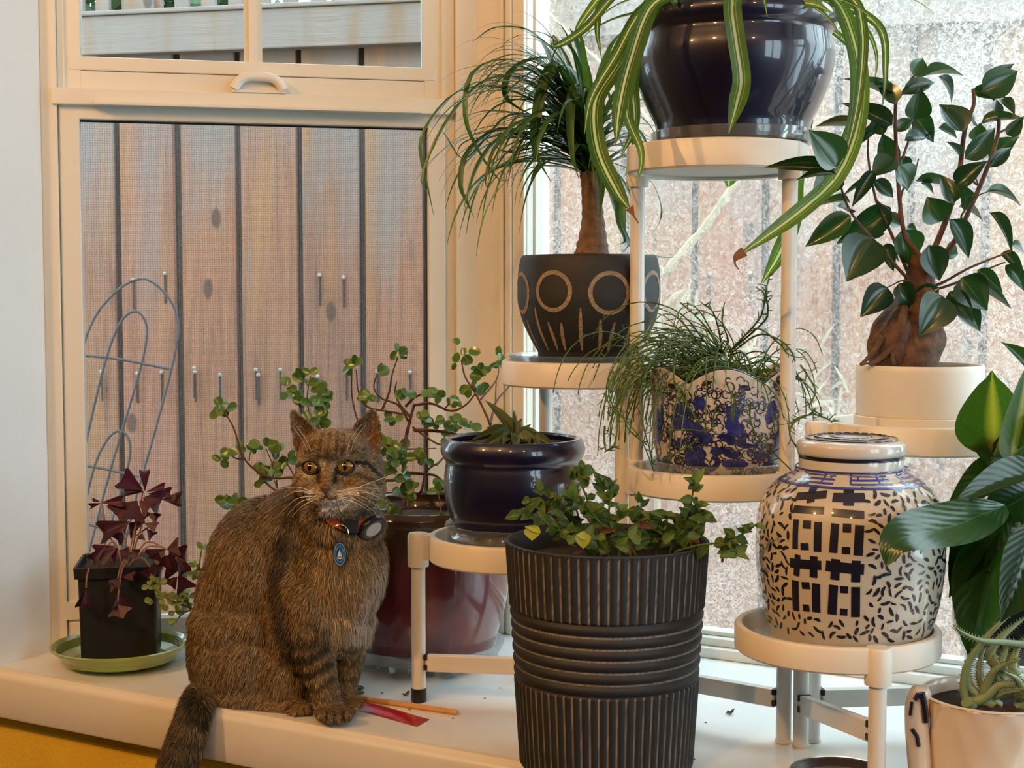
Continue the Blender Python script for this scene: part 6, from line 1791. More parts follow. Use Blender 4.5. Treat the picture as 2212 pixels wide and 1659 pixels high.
for i, (x0, y0, x1, y1, lab) in enumerate(((105, 1132, 258, 1137, 'small fallen green leaf on the sill, the one farther from the stick'), (100, 1205, 258, 1185, 'small fallen green leaf on the sill, the one nearer the stick'))):
    a, b = gq(x0, y0, .002), gq(x1, y1, .002)
    M_ = MB(); pts = [a.lerp(b, t / 8) for t in range(9)]
    M_.ribbon(pts, [.0005 + .007 * math.sin(math.pi * t / 8) ** .7 for t in range(9)], Z, .12, 4)
    o_ = len(M_.v); M_.add([v - Z * .001 for v in M_.v[:]], [tuple(reversed(f)) for f in M_.f[:]])
    single('fallen_leaf', M_, m_dead, lab, 'leaf', 'fallen leaves on the sill')
m_crumb = simple('dry_plant_crumb', rgb(96, 84, 66), .9, .3, 80)
for x, y, lab in ((752, 1240, 'dry curled plant crumb on the sill beside the black stand foot'), (1560, 0, '')):
    c_ = gq(x, y) if lab else ground(1578, 1543)
    M_ = MB()
    for k in range(6):
        v = Vector((rnd(-1, 1), rnd(-1, 1), rnd(0, .6))).normalized() * rnd(.003, .008)
        M_.tube([c_ + Z * .001, c_ + v * .5 + Z * .002, c_ + v + Z * .0012], [.0011, .0013, .0004], 5)
    single('plant_crumb', M_, m_crumb, lab or 'dry twig crumb on the bare sill right of the ribbed planter', 'crumb')
mb = MB()
for x, y in ((470, 1200), (800, 1398), (1700, 1262), (1320, 1500), (1880, 1140)):
    mb.sphere(gq(x, y, .0006), .0014, .0012, .0006, 6, 4)
for x, y in ((1660, 1513), (1525, 1560), (1840, 1545), (1860, 1548), (1835, 1558), (1500, 1640)):
    mb.sphere(ground(x, y, .0006), .0012, .0012, .0006, 6, 4)
single('crumbs', mb, m_crumb, 'tiny soil crumbs scattered over the white sill', 'crumbs', kind='stuff')
# ================================================================ the cat
import numpy as np
from mathutils.bvhtree import BVHTree
def proj(p):
    r = p - Vector((0, 0, ZC))
    d = r.y * cp - r.z * sp
    return CX + F * r.x / d, CY - F * (r.y * sp + r.z * cp) / d
cm_ = MB()
def ell(px, py, Y, rx, ry, rd, rot=0.0, yaw=0.0):
    s = mpp(Y)
    m = (Matrix.Rotation(R(yaw), 3, 'Z') @ Matrix.Rotation(R(rot), 3, 'Y'))
    cm_.sphere(at(px, py, Y), rx * s, rd, ry * s, 28, 18, m)
def cap(pts):
    for (a, b) in zip(pts, pts[1:]):
        n = 9
        for i in range(n + 1):
            q = i / n
            x, y, Y, r = [a[k] + (b[k] - a[k]) * q for k in range(4)]
            cm_.sphere(at(x, y, Y), r * mpp(Y), n=16, m=10)
# trunk
ell(500, 1405, 1.705, 92, 136, .062); ell(545, 1425, 1.680, 98, 116, .048, -12); ell(512, 1270, 1.712, 80, 130, .06, 18); ell(582, 1222, 1.70, 135, 150, .068, 10)
ell(640, 1150, 1.685, 92, 98, .062, 20); ell(738, 1232, 1.650, 94, 135, .058, 6); ell(738, 1130, 1.648, 88, 78, .052); ell(728, 1335, 1.645, 66, 90, .046, 12); ell(655, 1330, 1.655, 80, 140, .05)
ell(625, 1440, 1.672, 72, 100, .05); ell(560, 1495, 1.678, 105, 44, .046); ell(470, 1490, 1.70, 52, 50, .045)
ell(458, 1496, 1.692, 46, 44, .040); ell(505, 1345, 1.700, 94, 70, .060); ell(622, 1215, 1.675, 60, 80, .050); ell(560, 1340, 1.690, 80, 80, .055)
# near foreleg, far foreleg
cap([(680, 1300, 1.622, 60), (678, 1390, 1.614, 45), (694, 1465, 1.606, 34), (712, 1524, 1.598, 28)])
ell(718, 1537, 1.588, 40, 18, .024)
for x, y in ((697, 1544), (714, 1549), (733, 1549), (750, 1544)): ell(x, y, 1.569, 12, 13, .012)
cap([(770, 1330, 1.652, 40), (756, 1420, 1.648, 31), (745, 1480, 1.638, 26), (746, 1512, 1.630, 24)])
ell(753, 1522, 1.618, 25, 16, .020)
for x, y in ((747, 1528), (762, 1526), (773, 1522)): ell(x, y, 1.604, 10, 11, .010)
# near hind foot
cap([(545, 1520, 1.650, 26), (610, 1530, 1.634, 20), (652, 1531, 1.624, 18)])
for x, y in ((638, 1537), (652, 1536), (665, 1531)): ell(x, y, 1.612, 10, 11, .011)
# tail over the edge
tailp = [(470, 1480, 1.700, 34), (438, 1502, 1.662, 33), (419, 1538, 1.626, 34), (402, 1600, 1.618, 40), (386, 1650, 1.617, 42), (366, 1710, 1.618, 40), (345, 1770, 1.620, 32), (330, 1810, 1.622, 18)]
cap(tailp)
# head
HY = 1.0
ell(736, 1012, 1.630, 93, 76, .050); ell(722, 968, 1.606, 74, 42, .038); ell(684, 1046, 1.604, 52, 44, .032, 10); ell(780, 1048, 1.612, 52, 50, .038); ell(730, 1078, 1.606, 66, 36, .036)
ell(704, 1068, 1.583, 40, 27, .024); ell(684, 1073, 1.574, 21, 17, .013); ell(724, 1073, 1.574, 23, 17, .013); ell(706, 1093, 1.583, 25, 13, .014)
cap([(712, 975, 1.590, 26), (707, 1015, 1.580, 18), (704, 1046, 1.566, 13)]); ell(703, 1055, 1.562, 11, 8, .006)
ell(670, 1010, 1.596, 30, 26, .015); ell(749, 1010, 1.596, 32, 26, .016); ell(672, 985, 1.598, 30, 16, .016); ell(752, 985, 1.596, 34, 16, .018)
def ear(le, re, Y0, Y1, D):
    n, m = 16, 10
    l3, r3 = spline([Vector((x, y, 0)) for x, y in le], n), spline([Vector((x, y, 0)) for x, y in re], n)
    fr, bk = [], []
    for i in range(n):
        v = i / (n - 1)
        for k in range(m + 1):
            q = k / m
            p = l3[i].lerp(r3[i], q)
            Y = Y0 + (Y1 - Y0) * v
            s = math.sin(math.pi * q)
            fr.append(at(p.x, p.y, Y + D * (1 - v) ** .8 * s))
            bk.append(at(p.x, p.y, Y + D * (1 - v) ** .8 * s + 0.0045 + 0.004 * s))
    o = len(fr); w = m + 1
    fs = []
    for i in range(n - 1):
        for k in range(m):
            a = i * w + k
            fs.append((a, a + 1, a + w + 1, a + w)); fs.append((o + a, o + a + w, o + a + w + 1, o + a + 1))
        a = i * w; fs.append((a, a + w, o + a + w, o + a)); a = i * w + m; fs.append((a, o + a, o + a + w, a + w))
    for k in range(m):
        fs.append((k, o + k, o + k + 1, k + 1)); a = (n - 1) * w + k; fs.append((a, a + 1, o + a + 1, o + a))
    cm_.add(fr + bk, fs)
ear([(652, 992), (637, 968), (630, 935), (626, 902), (629, 888)], [(706, 956), (688, 934), (668, 914), (648, 896), (634, 885)], 1.606, 1.612, .020)
ear([(738, 958), (756, 930), (772, 910), (789, 894), (800, 885)], [(812, 996), (824, 958), (823, 925), (816, 898), (806, 885)], 1.606, 1.620, .024)
me0 = mesh_of('cat_blobs', cm_, m_black, smooth=True, angle=None)
ob0 = bpy.data.objects.new('cat_blobs', me0); COL.objects.link(ob0)
rm = ob0.modifiers.new('remesh', 'REMESH'); rm.mode = 'VOXEL'; rm.voxel_size = 0.0022
sm_ = ob0.modifiers.new('smooth', 'SMOOTH'); sm_.factor = 0.5; sm_.iterations = 7
dg = bpy.context.evaluated_depsgraph_get()
body_me = bpy.data.meshes.new_from_object(ob0.evaluated_get(dg))
body_me.name = 'cat_body'
bpy.data.objects.remove(ob0); bpy.data.meshes.remove(me0)
nv = len(body_me.vertices)
V = np.empty(nv * 3); body_me.vertices.foreach_get('co', V); V = V.reshape(-1, 3)
# keep the parts that rest on the sill on it
loc_y = (V[:, 0] - P0.x) * N.x + (V[:, 1] - P0.y) * N.y
on = (loc_y > -0.002) & (V[:, 2] < 0.0012)
V[on, 2] = 0.0012
top_ = (loc_y > -0.0185) & (loc_y <= -0.002) & (V[:, 2] < 0.0012) & (V[:, 2] > -0.012)
V[top_, 2] = 0.0012
over = (loc_y > -0.0175) & (loc_y <= 0.02) & (V[:, 2] <= -0.012) & (V[:, 2] > -0.064)
sh_ = (-0.0175 - loc_y[over])
V[over, 0] += N.x * sh_; V[over, 1] += N.y * sh_
body_me.vertices.foreach_set('co', V.ravel()); body_me.update()
VN = np.empty(nv * 3); body_me.vertex_normals.foreach_get('vector', VN); VN = VN.reshape(-1, 3)
body_me.calc_loop_triangles()
nt_ = len(body_me.loop_triangles)
TRI = np.empty(nt_ * 3, dtype=np.int32); body_me.loop_triangles.foreach_get('vertices', TRI); TRI = TRI.reshape(-1, 3)
bvh = BVHTree.FromPolygons([Vector(v) for v in V], [tuple(int(i) for i in t) for t in TRI])
def surf_hit(px, py):
    o = Vector((0, 0, ZC)); d = ray(px, py).normalized()
    h = bvh.ray_cast(o, d)
    k = 0
    while h[0] is None and k < 30:      # just past the outline: step towards the middle of the head
        px += (730 - px) * 0.06; k += 1
        h = bvh.ray_cast(o, ray(px, py).normalized())
    return h[0], h[1]

def c3(r, g, b): return np.array([lin(r / 255), lin(g / 255), lin(b / 255)])
TAN, DRK, ORG, LGT, WHT, GRY = c3(164, 140, 102), c3(44, 38, 30), c3(164, 132, 90), c3(192, 174, 146), c3(224, 215, 206), c3(126, 118, 104)
rng = np.random.default_rng(12)
def nproj(P):
    r = P - np.array([0, 0, ZC]); d = r[:, 1] * cp - r[:, 2] * sp
    return CX + F * r[:, 0] / d, CY - F * (r[:, 1] * sp + r[:, 2] * cp) / d
def vnoise(P, f, seed=0):
    return np.array([noise.noise(Vector((p[0] * f + seed, p[1] * f, p[2] * f))) for p in P])
def seg_d(x, y, pts):
    """distance in px to a polyline"""
    best = np.full(x.shape, 1e9)
    for (ax, ay), (bx, by) in zip(pts, pts[1:]):
        dx, dy = bx - ax, by - ay
        t = np.clip(((x - ax) * dx + (y - ay) * dy) / (dx * dx + dy * dy + 1e-9), 0, 1)
        best = np.minimum(best, np.hypot(x - ax - t * dx, y - ay - t * dy))
    return best
def sstep(a, b, v):
    t = np.clip((v - a) / (b - a), 0, 1); return t * t * (3 - 2 * t)
DARK_LINES = [  # coat markings and painted crease shade: polyline, half width, strength, front side only
    ([(697, 940), (692, 965), (690, 990)], 3, .6), ([(712, 938), (710, 965), (708, 985)], 2.5, .5), ([(727, 940), (726, 968), (724, 985)], 2.5, .6), ([(742, 942), (740, 968), (736, 985)], 3, .6), ([(680, 955), (676, 975), (668, 978)], 3, .6), ([(758, 948), (756, 972), (760, 980)], 3, .6),
    ([(768, 1000), (790, 1003), (806, 1018), (822, 1028)], 4, 1.0), ([(770, 1028), (795, 1036), (818, 1046)], 4, .7), ([(650, 1004), (640, 1012), (634, 1030)], 3.5, .9), ([(655, 1030), (645, 1042), (640, 1058)], 3, .6), ([(690, 1013), (688, 1030), (690, 1042)], 4, .9), ([(726, 1015), (722, 1032), (720, 1042)], 4, .9),
    ([(632, 1378), (665, 1392), (702, 1378)], 8, .8), ([(625, 1412), (660, 1425), (705, 1398)], 8, .9), ([(640, 1448), (670, 1456), (712, 1430)], 7, .85), ([(655, 1480), (685, 1486), (718, 1462)], 6, .7), ([(672, 1345), (690, 1362), (700, 1350)], 7, .6), ([(738, 1395), (760, 1405), (775, 1392)], 5, .6), ([(735, 1425), (755, 1436), (772, 1425)], 5, .6), ([(735, 1460), (752, 1468), (768, 1460)], 4, .5), ([(690, 1505), (715, 1512), (740, 1500)], 4, .4),
    ([(655, 1120), (680, 1150), (720, 1172), (770, 1180), (830, 1168)], 8, .45), ([(640, 1170), (680, 1205), (740, 1222)], 8, .3), ([(612, 1160), (600, 1260), (610, 1350), (625, 1400)], 14, .75), ([(640, 1090), (625, 1130), (612, 1170)], 12, .5),  # necklace bands, then the shadow line of the shoulder crease painted in
    ([(706, 1538), (705, 1552)], 2.5, .9), ([(723, 1538), (723, 1555)], 2.5, .9), ([(742, 1536), (742, 1552)], 2.5, .9), ([(645, 1532), (645, 1542)], 2, .8), ([(658, 1530), (659, 1540)], 2, .8), ([(754, 1520), (755, 1532)], 2, .8),  # shade in the gaps between the toes, painted as dark lines
    ([(400, 1545), (440, 1560)], 8, .5), ([(385, 1590), (430, 1606)], 9, .5), ([(365, 1635), (420, 1652)], 9, .5), ([(412, 1490), (430, 1540), (460, 1568)], 16, .8)]
def coat(P, Nn, ns):
    x, y = nproj(P)
    n = len(P)
    front = sstep(-0.1, 0.35, -Nn[:, 1])
    k = 0.42 + 0.55 * ns
    col = DRK + (TAN - DRK) * np.clip(k, 0, 1)[:, None]
    def mix(c, w):
        nonlocal col
        col = col + (c - col) * np.clip(w, 0, 1)[:, None]
    mix(DRK, 0.55 * sstep(0.35, .95, Nn[:, 2]) * sstep(1240, 1080, y) * (x < 660))            # dark spine
    mix(DRK, 0.5 * sstep(445, 405, x) * sstep(1050, 1150, y))
    mix(ORG, 0.35 * sstep(200, 60, np.hypot((x - 500) * .8, y - 1300)))
    mix(ORG, 0.75 * sstep(90, 20, np.hypot((x - 625) * .8, y - 1505)))
    mix(TAN, 0.5 * sstep(110, 30, np.hypot(x - 735, (y - 1240) * .8)) * front)
    mix(LGT, 0.5 * sstep(80, 10, seg_d(x, y, [(815, 1180), (820, 1260), (795, 1330), (770, 1370), (740, 1350)])) * front)
    mix(WHT, 0.45 * sstep(40, 8, seg_d(x, y, [(822, 1230), (800, 1310), (775, 1370)])))
    head = y < 1110
    mix(TAN, 0.35 * head)
    mix(GRY, 0.35 * sstep(740, 800, x) * head)
    for (ex, ey) in ((672, 1008), (747, 1007)):
        d = np.hypot((x - ex) / 1.25, y - ey); mix(LGT, 0.85 * sstep(30, 19, d) * sstep(10, 14, d) * front)
    mix(LGT, .9 * sstep(9, 4, seg_d(x, y, [(692, 985), (694, 1000)])) * front); mix(LGT, .9 * sstep(9, 4, seg_d(x, y, [(725, 985), (722, 1002)])) * front)
    mix(c3(160, 122, 78), .85 * sstep(17, 8, seg_d(x, y, [(705, 1030), (704, 1040)])) * front)
    mix(LGT, .8 * sstep(34, 14, np.hypot((x - 684), (y - 1072) * 1.2)) * front); mix(LGT, .8 * sstep(36, 14, np.hypot((x - 726), (y - 1072) * 1.2)) * front)
    mix(WHT, .95 * sstep(20, 8, seg_d(x, y, [(756, 1066), (738, 1084), (706, 1098)])) * front); mix(WHT, .7 * sstep(14, 6, np.hypot(x - 705, y - 1097)) * front)
    mix(LGT, .6 * sstep(45, 15, seg_d(x, y, [(770, 1085), (820, 1075), (825, 1140)])))
    for px_, py_ in ((660, 1072), (672, 1066), (740, 1066), (752, 1068)): mix(DRK, .5 * sstep(4, 1, np.abs(y - py_ - (x - px_) * .05)) * sstep(16, 8, np.abs(x - px_)) * front)
    # ears: pinkish inside
    inside = (y < 985) & (((x < 690) & (y < 985 - (690 - x) * -.0)) | (x > 745))
    le = sstep(20, 8, seg_d(x, y, [(642, 905), (648, 940), (655, 965)])); re = sstep(24, 8, seg_d(x, y, [(800, 905), (800, 940), (800, 965)]))
    mix(c3(164, 136, 112), .85 * np.maximum(le, re) * front * inside); mix(c3(126, 84, 66), .7 * sstep(14, 5, np.hypot(x - 648, y - 966)) * front); mix(c3(126, 84, 66), .7 * sstep(20, 6, np.hypot((x - 806) * 1.2, y - 962)) * front)
    for pts, w, s in DARK_LINES:
        mix(DRK * .75, s * sstep(w * 1.7, w * .6, seg_d(x, y, pts) + 3 * (ns - .5)) * front)
    mix(c3(96, 66, 54), .95 * sstep(11, 7, np.hypot((x - 703), (y - 1055) * 1.25)) * front)      # nose leather
    mix(c3(40, 26, 22), .95 * sstep(4, 1.5, seg_d(x, y, [(703, 1062), (704, 1071), (694, 1077)])) * front); mix(c3(40, 26, 22), .95 * sstep(4, 1.5, seg_d(x, y, [(704, 1071), (716, 1077), (726, 1074)])) * front)
    return col
nsv = 0.5 + 0.5 * vnoise(V, 160)
vc = coat(V, VN, nsv)
ca = body_me.color_attributes.new('Col', 'FLOAT_COLOR', 'POINT')
ca.data.foreach_set('color', np.concatenate([vc * 0.6, np.ones((nv, 1))], 1).ravel())
body_me.materials.clear(); body_me.materials.append(attr_mat('cat_skin', 0.8, spec=0.2))
body_me.polygons.foreach_set('use_smooth', [True] * len(body_me.polygons))
cloc = Vector((-0.27, 1.66, 0))
cat = thing('cat', 'brown tabby cat sitting on the sill edge, tail hanging down, looking at the viewer', 'cat', cloc)
for v in (0,):
    body_me.transform(Matrix.Translation(-cloc))
body = bpy.data.objects.new('body', body_me); COL.objects.link(body); body.parent = cat; BASE[body.name] = cloc

# ---- fur: tapered blades lying along the coat
A_, B_, C_ = V[TRI[:, 0]], V[TRI[:, 1]], V[TRI[:, 2]]
area = 0.5 * np.linalg.norm(np.cross(B_ - A_, C_ - A_), axis=1)
cen = (A_ + B_ + C_) / 3
tx_, ty_ = nproj(cen)
wgt = area * np.where(ty_ < 1105, 2.6, 1.0) * np.where((ty_ > 1400) & (tx_ > 660), 1.8, 1.0)
NH = 190000
pick = rng.choice(len(area), NH, p=wgt / wgt.sum())
r1, r2 = np.sqrt(rng.random(NH)), rng.random(NH)
w0, w1_, w2_ = (1 - r1), r1 * (1 - r2), r1 * r2
HP = A_[pick] * w0[:, None] + B_[pick] * w1_[:, None] + C_[pick] * w2_[:, None]
HN = VN[TRI[pick, 0]] * w0[:, None] + VN[TRI[pick, 1]] * w1_[:, None] + VN[TRI[pick, 2]] * w2_[:, None]
HN /= np.linalg.norm(HN, axis=1)[:, None] + 1e-9
hx, hy = nproj(HP)
D = np.zeros_like(HP)
D[:] = (-0.35, 0.05, -1.0)
headm = (hy < 1100) & ~((hx < 640) & (hy > 1040))
nose3 = np.array(at(703, 1048, 1.565))
Dh = HP - nose3
D[headm] = Dh[headm]
legm = (hy > 1330) & (hx > 650)
D[legm] = (0.08, -0.15, -1)
chm = (hx > 690) & (hy > 1110) & (hy < 1380)
D[chm] = np.stack([0.25 + (hx[chm] - 760) / 260, np.full(chm.sum(), -.1), np.full(chm.sum(), -1.0)], 1)
earm = (hy < 960) & ((hx < 690) | (hx > 752))
D[earm] = np.stack([np.where(hx[earm] < 700, -.2, .3), np.zeros(earm.sum()), np.ones(earm.sum())], 1)
D /= np.linalg.norm(D, axis=1)[:, None]
D += rng.normal(0, 0.22, D.shape)
D -= HN * (D * HN).sum(1)[:, None]
D /= np.linalg.norm(D, axis=1)[:, None] + 1e-9
Ln = np.full(NH, 0.0115); Ln[headm] = 0.0050; Ln[legm] = 0.0062; Ln[chm] = 0.0150
Ln[earm] = 0.0036
near = np.hypot(hx - 703, hy - 1052) < 45
Ln[near] = 0.0026
Ln[(np.hypot(hx - 703, hy - 1055) < 10)] = 0.0006
for ex, ey in ((672, 1008), (747, 1007)):
    Ln[np.hypot((hx - ex) / 1.25, hy - ey) < 20] = 0.0018
low = (hy > 1480) & (hx > 440) & (hx < 650)
Ln[low] = 0.013
Ln[(hy > 1520) & (hx > 630)] = 0.0040
Ln *= rng.uniform(.7, 1.25, NH)
lift = np.where(headm, .34, .36) + rng.normal(0, .12, NH)
fleck = vnoise(HP, 430)
ns = np.clip(0.5 + 0.5 * vnoise(HP, 160) + rng.normal(0, .16, NH), 0, 1)
ns = np.where(rng.random(NH) < .42, ns * .35, np.clip(ns * 1.25 + .1, 0, 1.2))
hc_ = coat(HP, HN, ns) * rng.uniform(.6, 1.2, NH)[:, None] * np.where(headm | chm, .95, .80)[:, None] * np.clip(1.0 + 1.1 * fleck, .35, 1.7)[:, None]
sd = np.cross(D, HN + rng.normal(0, .35, HN.shape)); sd /= np.linalg.norm(sd, axis=1)[:, None] + 1e-9
wd = np.where(headm, .00034, .00042) * rng.uniform(.8, 1.3, NH)
wd[legm] = .00034
d1 = D * np.cos(lift)[:, None] + HN * np.sin(lift)[:, None]
d2 = D * np.cos(lift * .3)[:, None] + HN * np.sin(lift * .3)[:, None]
p0_ = HP - HN * 0.0006
p1_ = HP + d1 * (Ln * .5)[:, None]
p2_ = p1_ + d2 * (Ln * .5)[:, None] + np.array([0, 0, -1.0]) * (Ln * .06)[:, None]
HV = np.stack([p0_ - sd * wd[:, None], p0_ + sd * wd[:, None], p1_ - sd * (wd * .8)[:, None], p1_ + sd * (wd * .8)[:, None], p2_], 1)
fl = HV.reshape(-1, 3)
ly = (fl[:, 0] - P0.x) * N.x + (fl[:, 1] - P0.y) * N.y
cl = (ly > -0.0145) & (fl[:, 2] < 0.0008) & (fl[:, 2] > -0.02)
fl[cl, 2] = 0.0008
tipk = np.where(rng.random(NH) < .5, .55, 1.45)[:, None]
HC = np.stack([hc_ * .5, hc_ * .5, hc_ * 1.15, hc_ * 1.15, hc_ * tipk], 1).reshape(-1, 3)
fm = bpy.data.meshes.new('fur')
fm.vertices.add(NH * 5); fm.vertices.foreach_set('co', (fl - np.array(cloc)).astype(np.float32).ravel())
base_i = np.arange(NH, dtype=np.int32)[:, None] * 5
idx = np.concatenate([base_i + np.array([[0, 1, 3, 2]], dtype=np.int32), base_i + np.array([[2, 3, 4]], dtype=np.int32)], 1).ravel()
fm.loops.add(NH * 7); fm.loops.foreach_set('vertex_index', idx)
fm.polygons.add(NH * 2)
st = (np.arange(NH, dtype=np.int32)[:, None] * 7 + np.array([[0, 4]], dtype=np.int32)).ravel()
fm.polygons.foreach_set('loop_start', st)
fm.update(calc_edges=True)
fm.polygons.foreach_set('use_smooth', np.ones(NH * 2, dtype=bool))
ca = fm.color_attributes.new('Col', 'FLOAT_COLOR', 'POINT')
ca.data.foreach_set('color', np.concatenate([HC, np.ones((len(HC), 1))], 1).astype(np.float32).ravel())
fm.materials.append(attr_mat('cat_fur', 0.6, spec=0.3))
fur = bpy.data.objects.new('fur', fm); COL.objects.link(fur); fur.parent = cat; fur['kind'] = 'stuff'; BASE[fur.name] = cloc

# ---- eyes
FW = Vector((-0.20, -0.97, 0.06)).normalized()
def eye(px, py, wpx, hpx, tilt, dyaw):
    h, nn_ = surf_hit(px, py)
    fw = (FW * .85 + nn_ * .15 + Vector((dyaw, 0, 0))).normalized()
    rt_ = Vector((0, 0, 1)).cross(fw).normalized() * -1
    up = rt_.cross(fw).normalized()
    if up.z < 0: up = -up
    c = h + fw * 0.0016
    s = mpp(c.y)
    a, b = wpx * s / 2, hpx * s / 2
    mb = MB(); cols = []
    rings, seg = 26, 72
    for i in range(rings + 1):
        q = i / rings
        for k in range(seg):
            t = 2 * math.pi * k / seg
            ex, ez = math.cos(t), math.sin(t)
            ez = ez * (1 - 0.10 * abs(ex)) * (0.84 if ez > 0 else 1.0)
            x, z = a * q * ex, b * q * ez + tilt * a * q * ex
            dome = 0.0042 * (1 - q * q) - 0.0012
            mb.v.append(c + rt_ * x + up * z + fw * (dome + 0.0012)); mb.uv.append((0, 0))
            rx, rz = x / (4.4 * s), z / (9.5 * s)
            rr_ = math.hypot(x, z) / b
            if rx * rx + rz * rz < 1: col = (0.004, 0.004, 0.004, 1)
            elif q > .84: col = (0.012, 0.008, 0.006, 1)
            else:
                m_ = min(1, max(0, (rr_ - .25) / .7)); f_ = 0.85 + 0.25 * math.sin(t * 23 + math.sin(t * 7) * 2)
                col = ((0.22 + .10 * m_) * f_, (0.135 + .03 * m_) * f_, (0.030) * f_, 1)
            cols.append(col)
    for i in range(rings):
        for k in range(seg):
            k2 = (k + 1) % seg
            mb.f.append((i * seg + k, i * seg + k2, (i + 1) * seg + k2, (i + 1) * seg + k))
    mb.col = cols
    o = part('eye', mb, m_eye, cat, angle=None)
    mb = MB()
    pts = []
    for k in range(49):
        t = 2 * math.pi * k / 48
        ex, ez = math.cos(t), math.sin(t) * (1 - 0.10 * abs(math.cos(t))) * (0.84 if math.sin(t) > 0 else 1.0)
        pts.append(c + rt_ * a * 1.03 * ex + up * (b * 1.03 * ez + tilt * a * ex) + fw * 0.0010)
    mb.tube(pts, 0.0013, 8, cap=False)
    part('eyelid', mb, m_lid, o, angle=None)
m_eye = attr_mat('amber_eye', 0.15, coat=1.0)
m_lid = simple('dark_eyelid', rgb(34, 24, 20), 0.4, 0.1, 60)
eye(672, 1008, 36, 31, .06, -.10); eye(747, 1007, 40, 32, -.06, .06)
# nose leather
mb = MB(); h, _n = surf_hit(703, 1055)
mb.sphere(h + Vector((0, 0.0016, 0)), 0.0052, 0.0030, 0.0038, 16, 10); mb.sphere(h + Vector((0, 0.0012, -.0028)), 0.0028, 0.0022, 0.0026, 12, 8)
part('nose', mb, simple('brick_nose', rgb(92, 60, 50), 0.45, 0.1, 80), cat, label='brick brown nose')
# whiskers
m_whisk = simple('white_whisker', rgb(232, 222, 208), 0.4, 0.02, 20)
for sx, lst in ((-1, [((680, 1064), (640, 1052), (600, 1058)), ((678, 1068), (640, 1062), (612, 1075)), ((676, 1072), (640, 1078), (604, 1110)), ((680, 1075), (648, 1085), (618, 1115)), ((682, 1078), (655, 1092), (628, 1118)), ((684, 1068), (650, 1060), (628, 1062))]),
                (1, [((726, 1064), (775, 1052), (860, 1020)), ((728, 1067), (780, 1060), (830, 1072)), ((730, 1070), (775, 1070), (815, 1092)), ((730, 1073), (770, 1080), (812, 1108)), ((726, 1075), (765, 1085), (800, 1105)), ((724, 1062), (770, 1054), (824, 1056)), ((728, 1069), (790, 1064), (845, 1088))]) ):
    for a, b, c in lst:
        h, _n = surf_hit(*a)
        p1, p2 = at(b[0], b[1], h.y - .004), at(c[0], c[1], h.y + .014)
        s3 = spline([h, p1, p2], 18)
        mb = MB(); mb.tube(s3, [.00040 - .00028 * i / 17 for i in range(18)], 5); part('whisker', mb, m_whisk, cat, angle=None)
for ex, ey, d in ((668, 984, -1), (676, 983, -1), (748, 982, 1), (757, 983, 1)):
    h, _n = surf_hit(ex, ey); mb = MB()
    mb.tube(spline([h, h + Vector((.006 * d, -.010, .018)), h + Vector((.018 * d, -.006, .034))], 12), [.0003 - .0002 * i / 11 for i in range(12)], 5); part('whisker', mb, m_whisk, cat, angle=None)
# the dark gaps between the toes are painted into the coat; collar with ring, tag and round tracker
m_orange = simple('orange_webbing', rgb(214, 92, 40), 0.7, 0.12, 300, bump=0.3)
m_blackweb = simple('black_webbing', rgb(20, 20, 22), 0.7, 0.12, 300)
def on_fur(px, py, off=0.006):
    h, n_ = surf_hit(px, py)
    d = ray(px, py).normalized()
    return h - d * off
front_pts = [(712, 1115), (722, 1124), (742, 1133), (760, 1136), (778, 1136), (797, 1132), (812, 1126)]
cpts = [on_fur(x, y, 0.0085) for x, y in front_pts]
lo_ = cpts[0] + Vector((-.006, .016, .004)); hi_ = cpts[-1] + Vector((-.004, .03, .004))
full_c = [lo_] + cpts + [hi_]
neck_c = at(745, 1120, 1.65)
def band(name, pts, hw, mat, parent, label=None, th=.0016):
    mb = MB()
    n = len(pts); ctr = neck_c
    vs, fs = [], []
    for i, p in enumerate(pts):
        d = (pts[min(n - 1, i + 1)] - pts[max(0, i - 1)]).normalized()
        out = (p - ctr); out = (out - d * out.dot(d)).normalized()
        w = d.cross(out).normalized() * hw
        vs += [p - w, p + w, p + w + out * th, p - w + out * th]
    for i in range(n - 1):
        for k in range(4):
            k2 = (k + 1) % 4
            fs.append((4 * i + k, 4 * i + k2, 4 * i + 4 + k2, 4 * i + 4 + k))
    fs += [(3, 2, 1, 0), tuple(4 * (n - 1) + k for k in range(4))]
    mb.add(vs, fs)
    return part(name, mb, mat, parent, label=label)
allc = spline(full_c, 80)
collar = band('collar', allc, .0062, m_orange, cat, 'orange woven collar')
seg1 = spline([on_fur(x, y, 0.0105) for x, y in ((741, 1133), (752, 1136), (763, 1137), (772, 1137))], 14)
band('webbing_keeper', seg1, .0072, m_blackweb, collar, 'black keeper on the collar', .002)
# split ring and oval tag
rc_ = on_fur(734, 1152, .014)
mb = MB(); rr_ = 18.5 * mpp(rc_.y)
for q in (0, .0009): mb.tube([rc_ + Vector((rr_ * math.cos(t * .1309), .0006 * math.sin(t * .2618) + q, rr_ * math.sin(t * .1309))) for t in range(49)], .0008, 8, cap=False)
m_steel = simple('bright_steel', rgb(205, 195, 180), 0.2, 0.05, 40, metal=1.0)
part('split_ring', mb, m_steel, collar, label='steel split ring')
mb = MB(); mb.tube(spline([on_fur(737, 1126, .010), on_fur(738, 1130, .013), rc_ + Z * rr_], 8), .0013, 8); part('ring_loop', mb, m_steel, collar)
tc_ = Vector((0, 0, 0)) + on_fur(734, 1197, .0125); s_t = mpp(tc_.y)
m_tag = simple('blue_enamel_tag', rgb(42, 84, 132), 0.35, 0.08, 60)
m_tagl = simple('pale_blue_tag_line', rgb(120, 164, 200), 0.4, 0.05, 60)
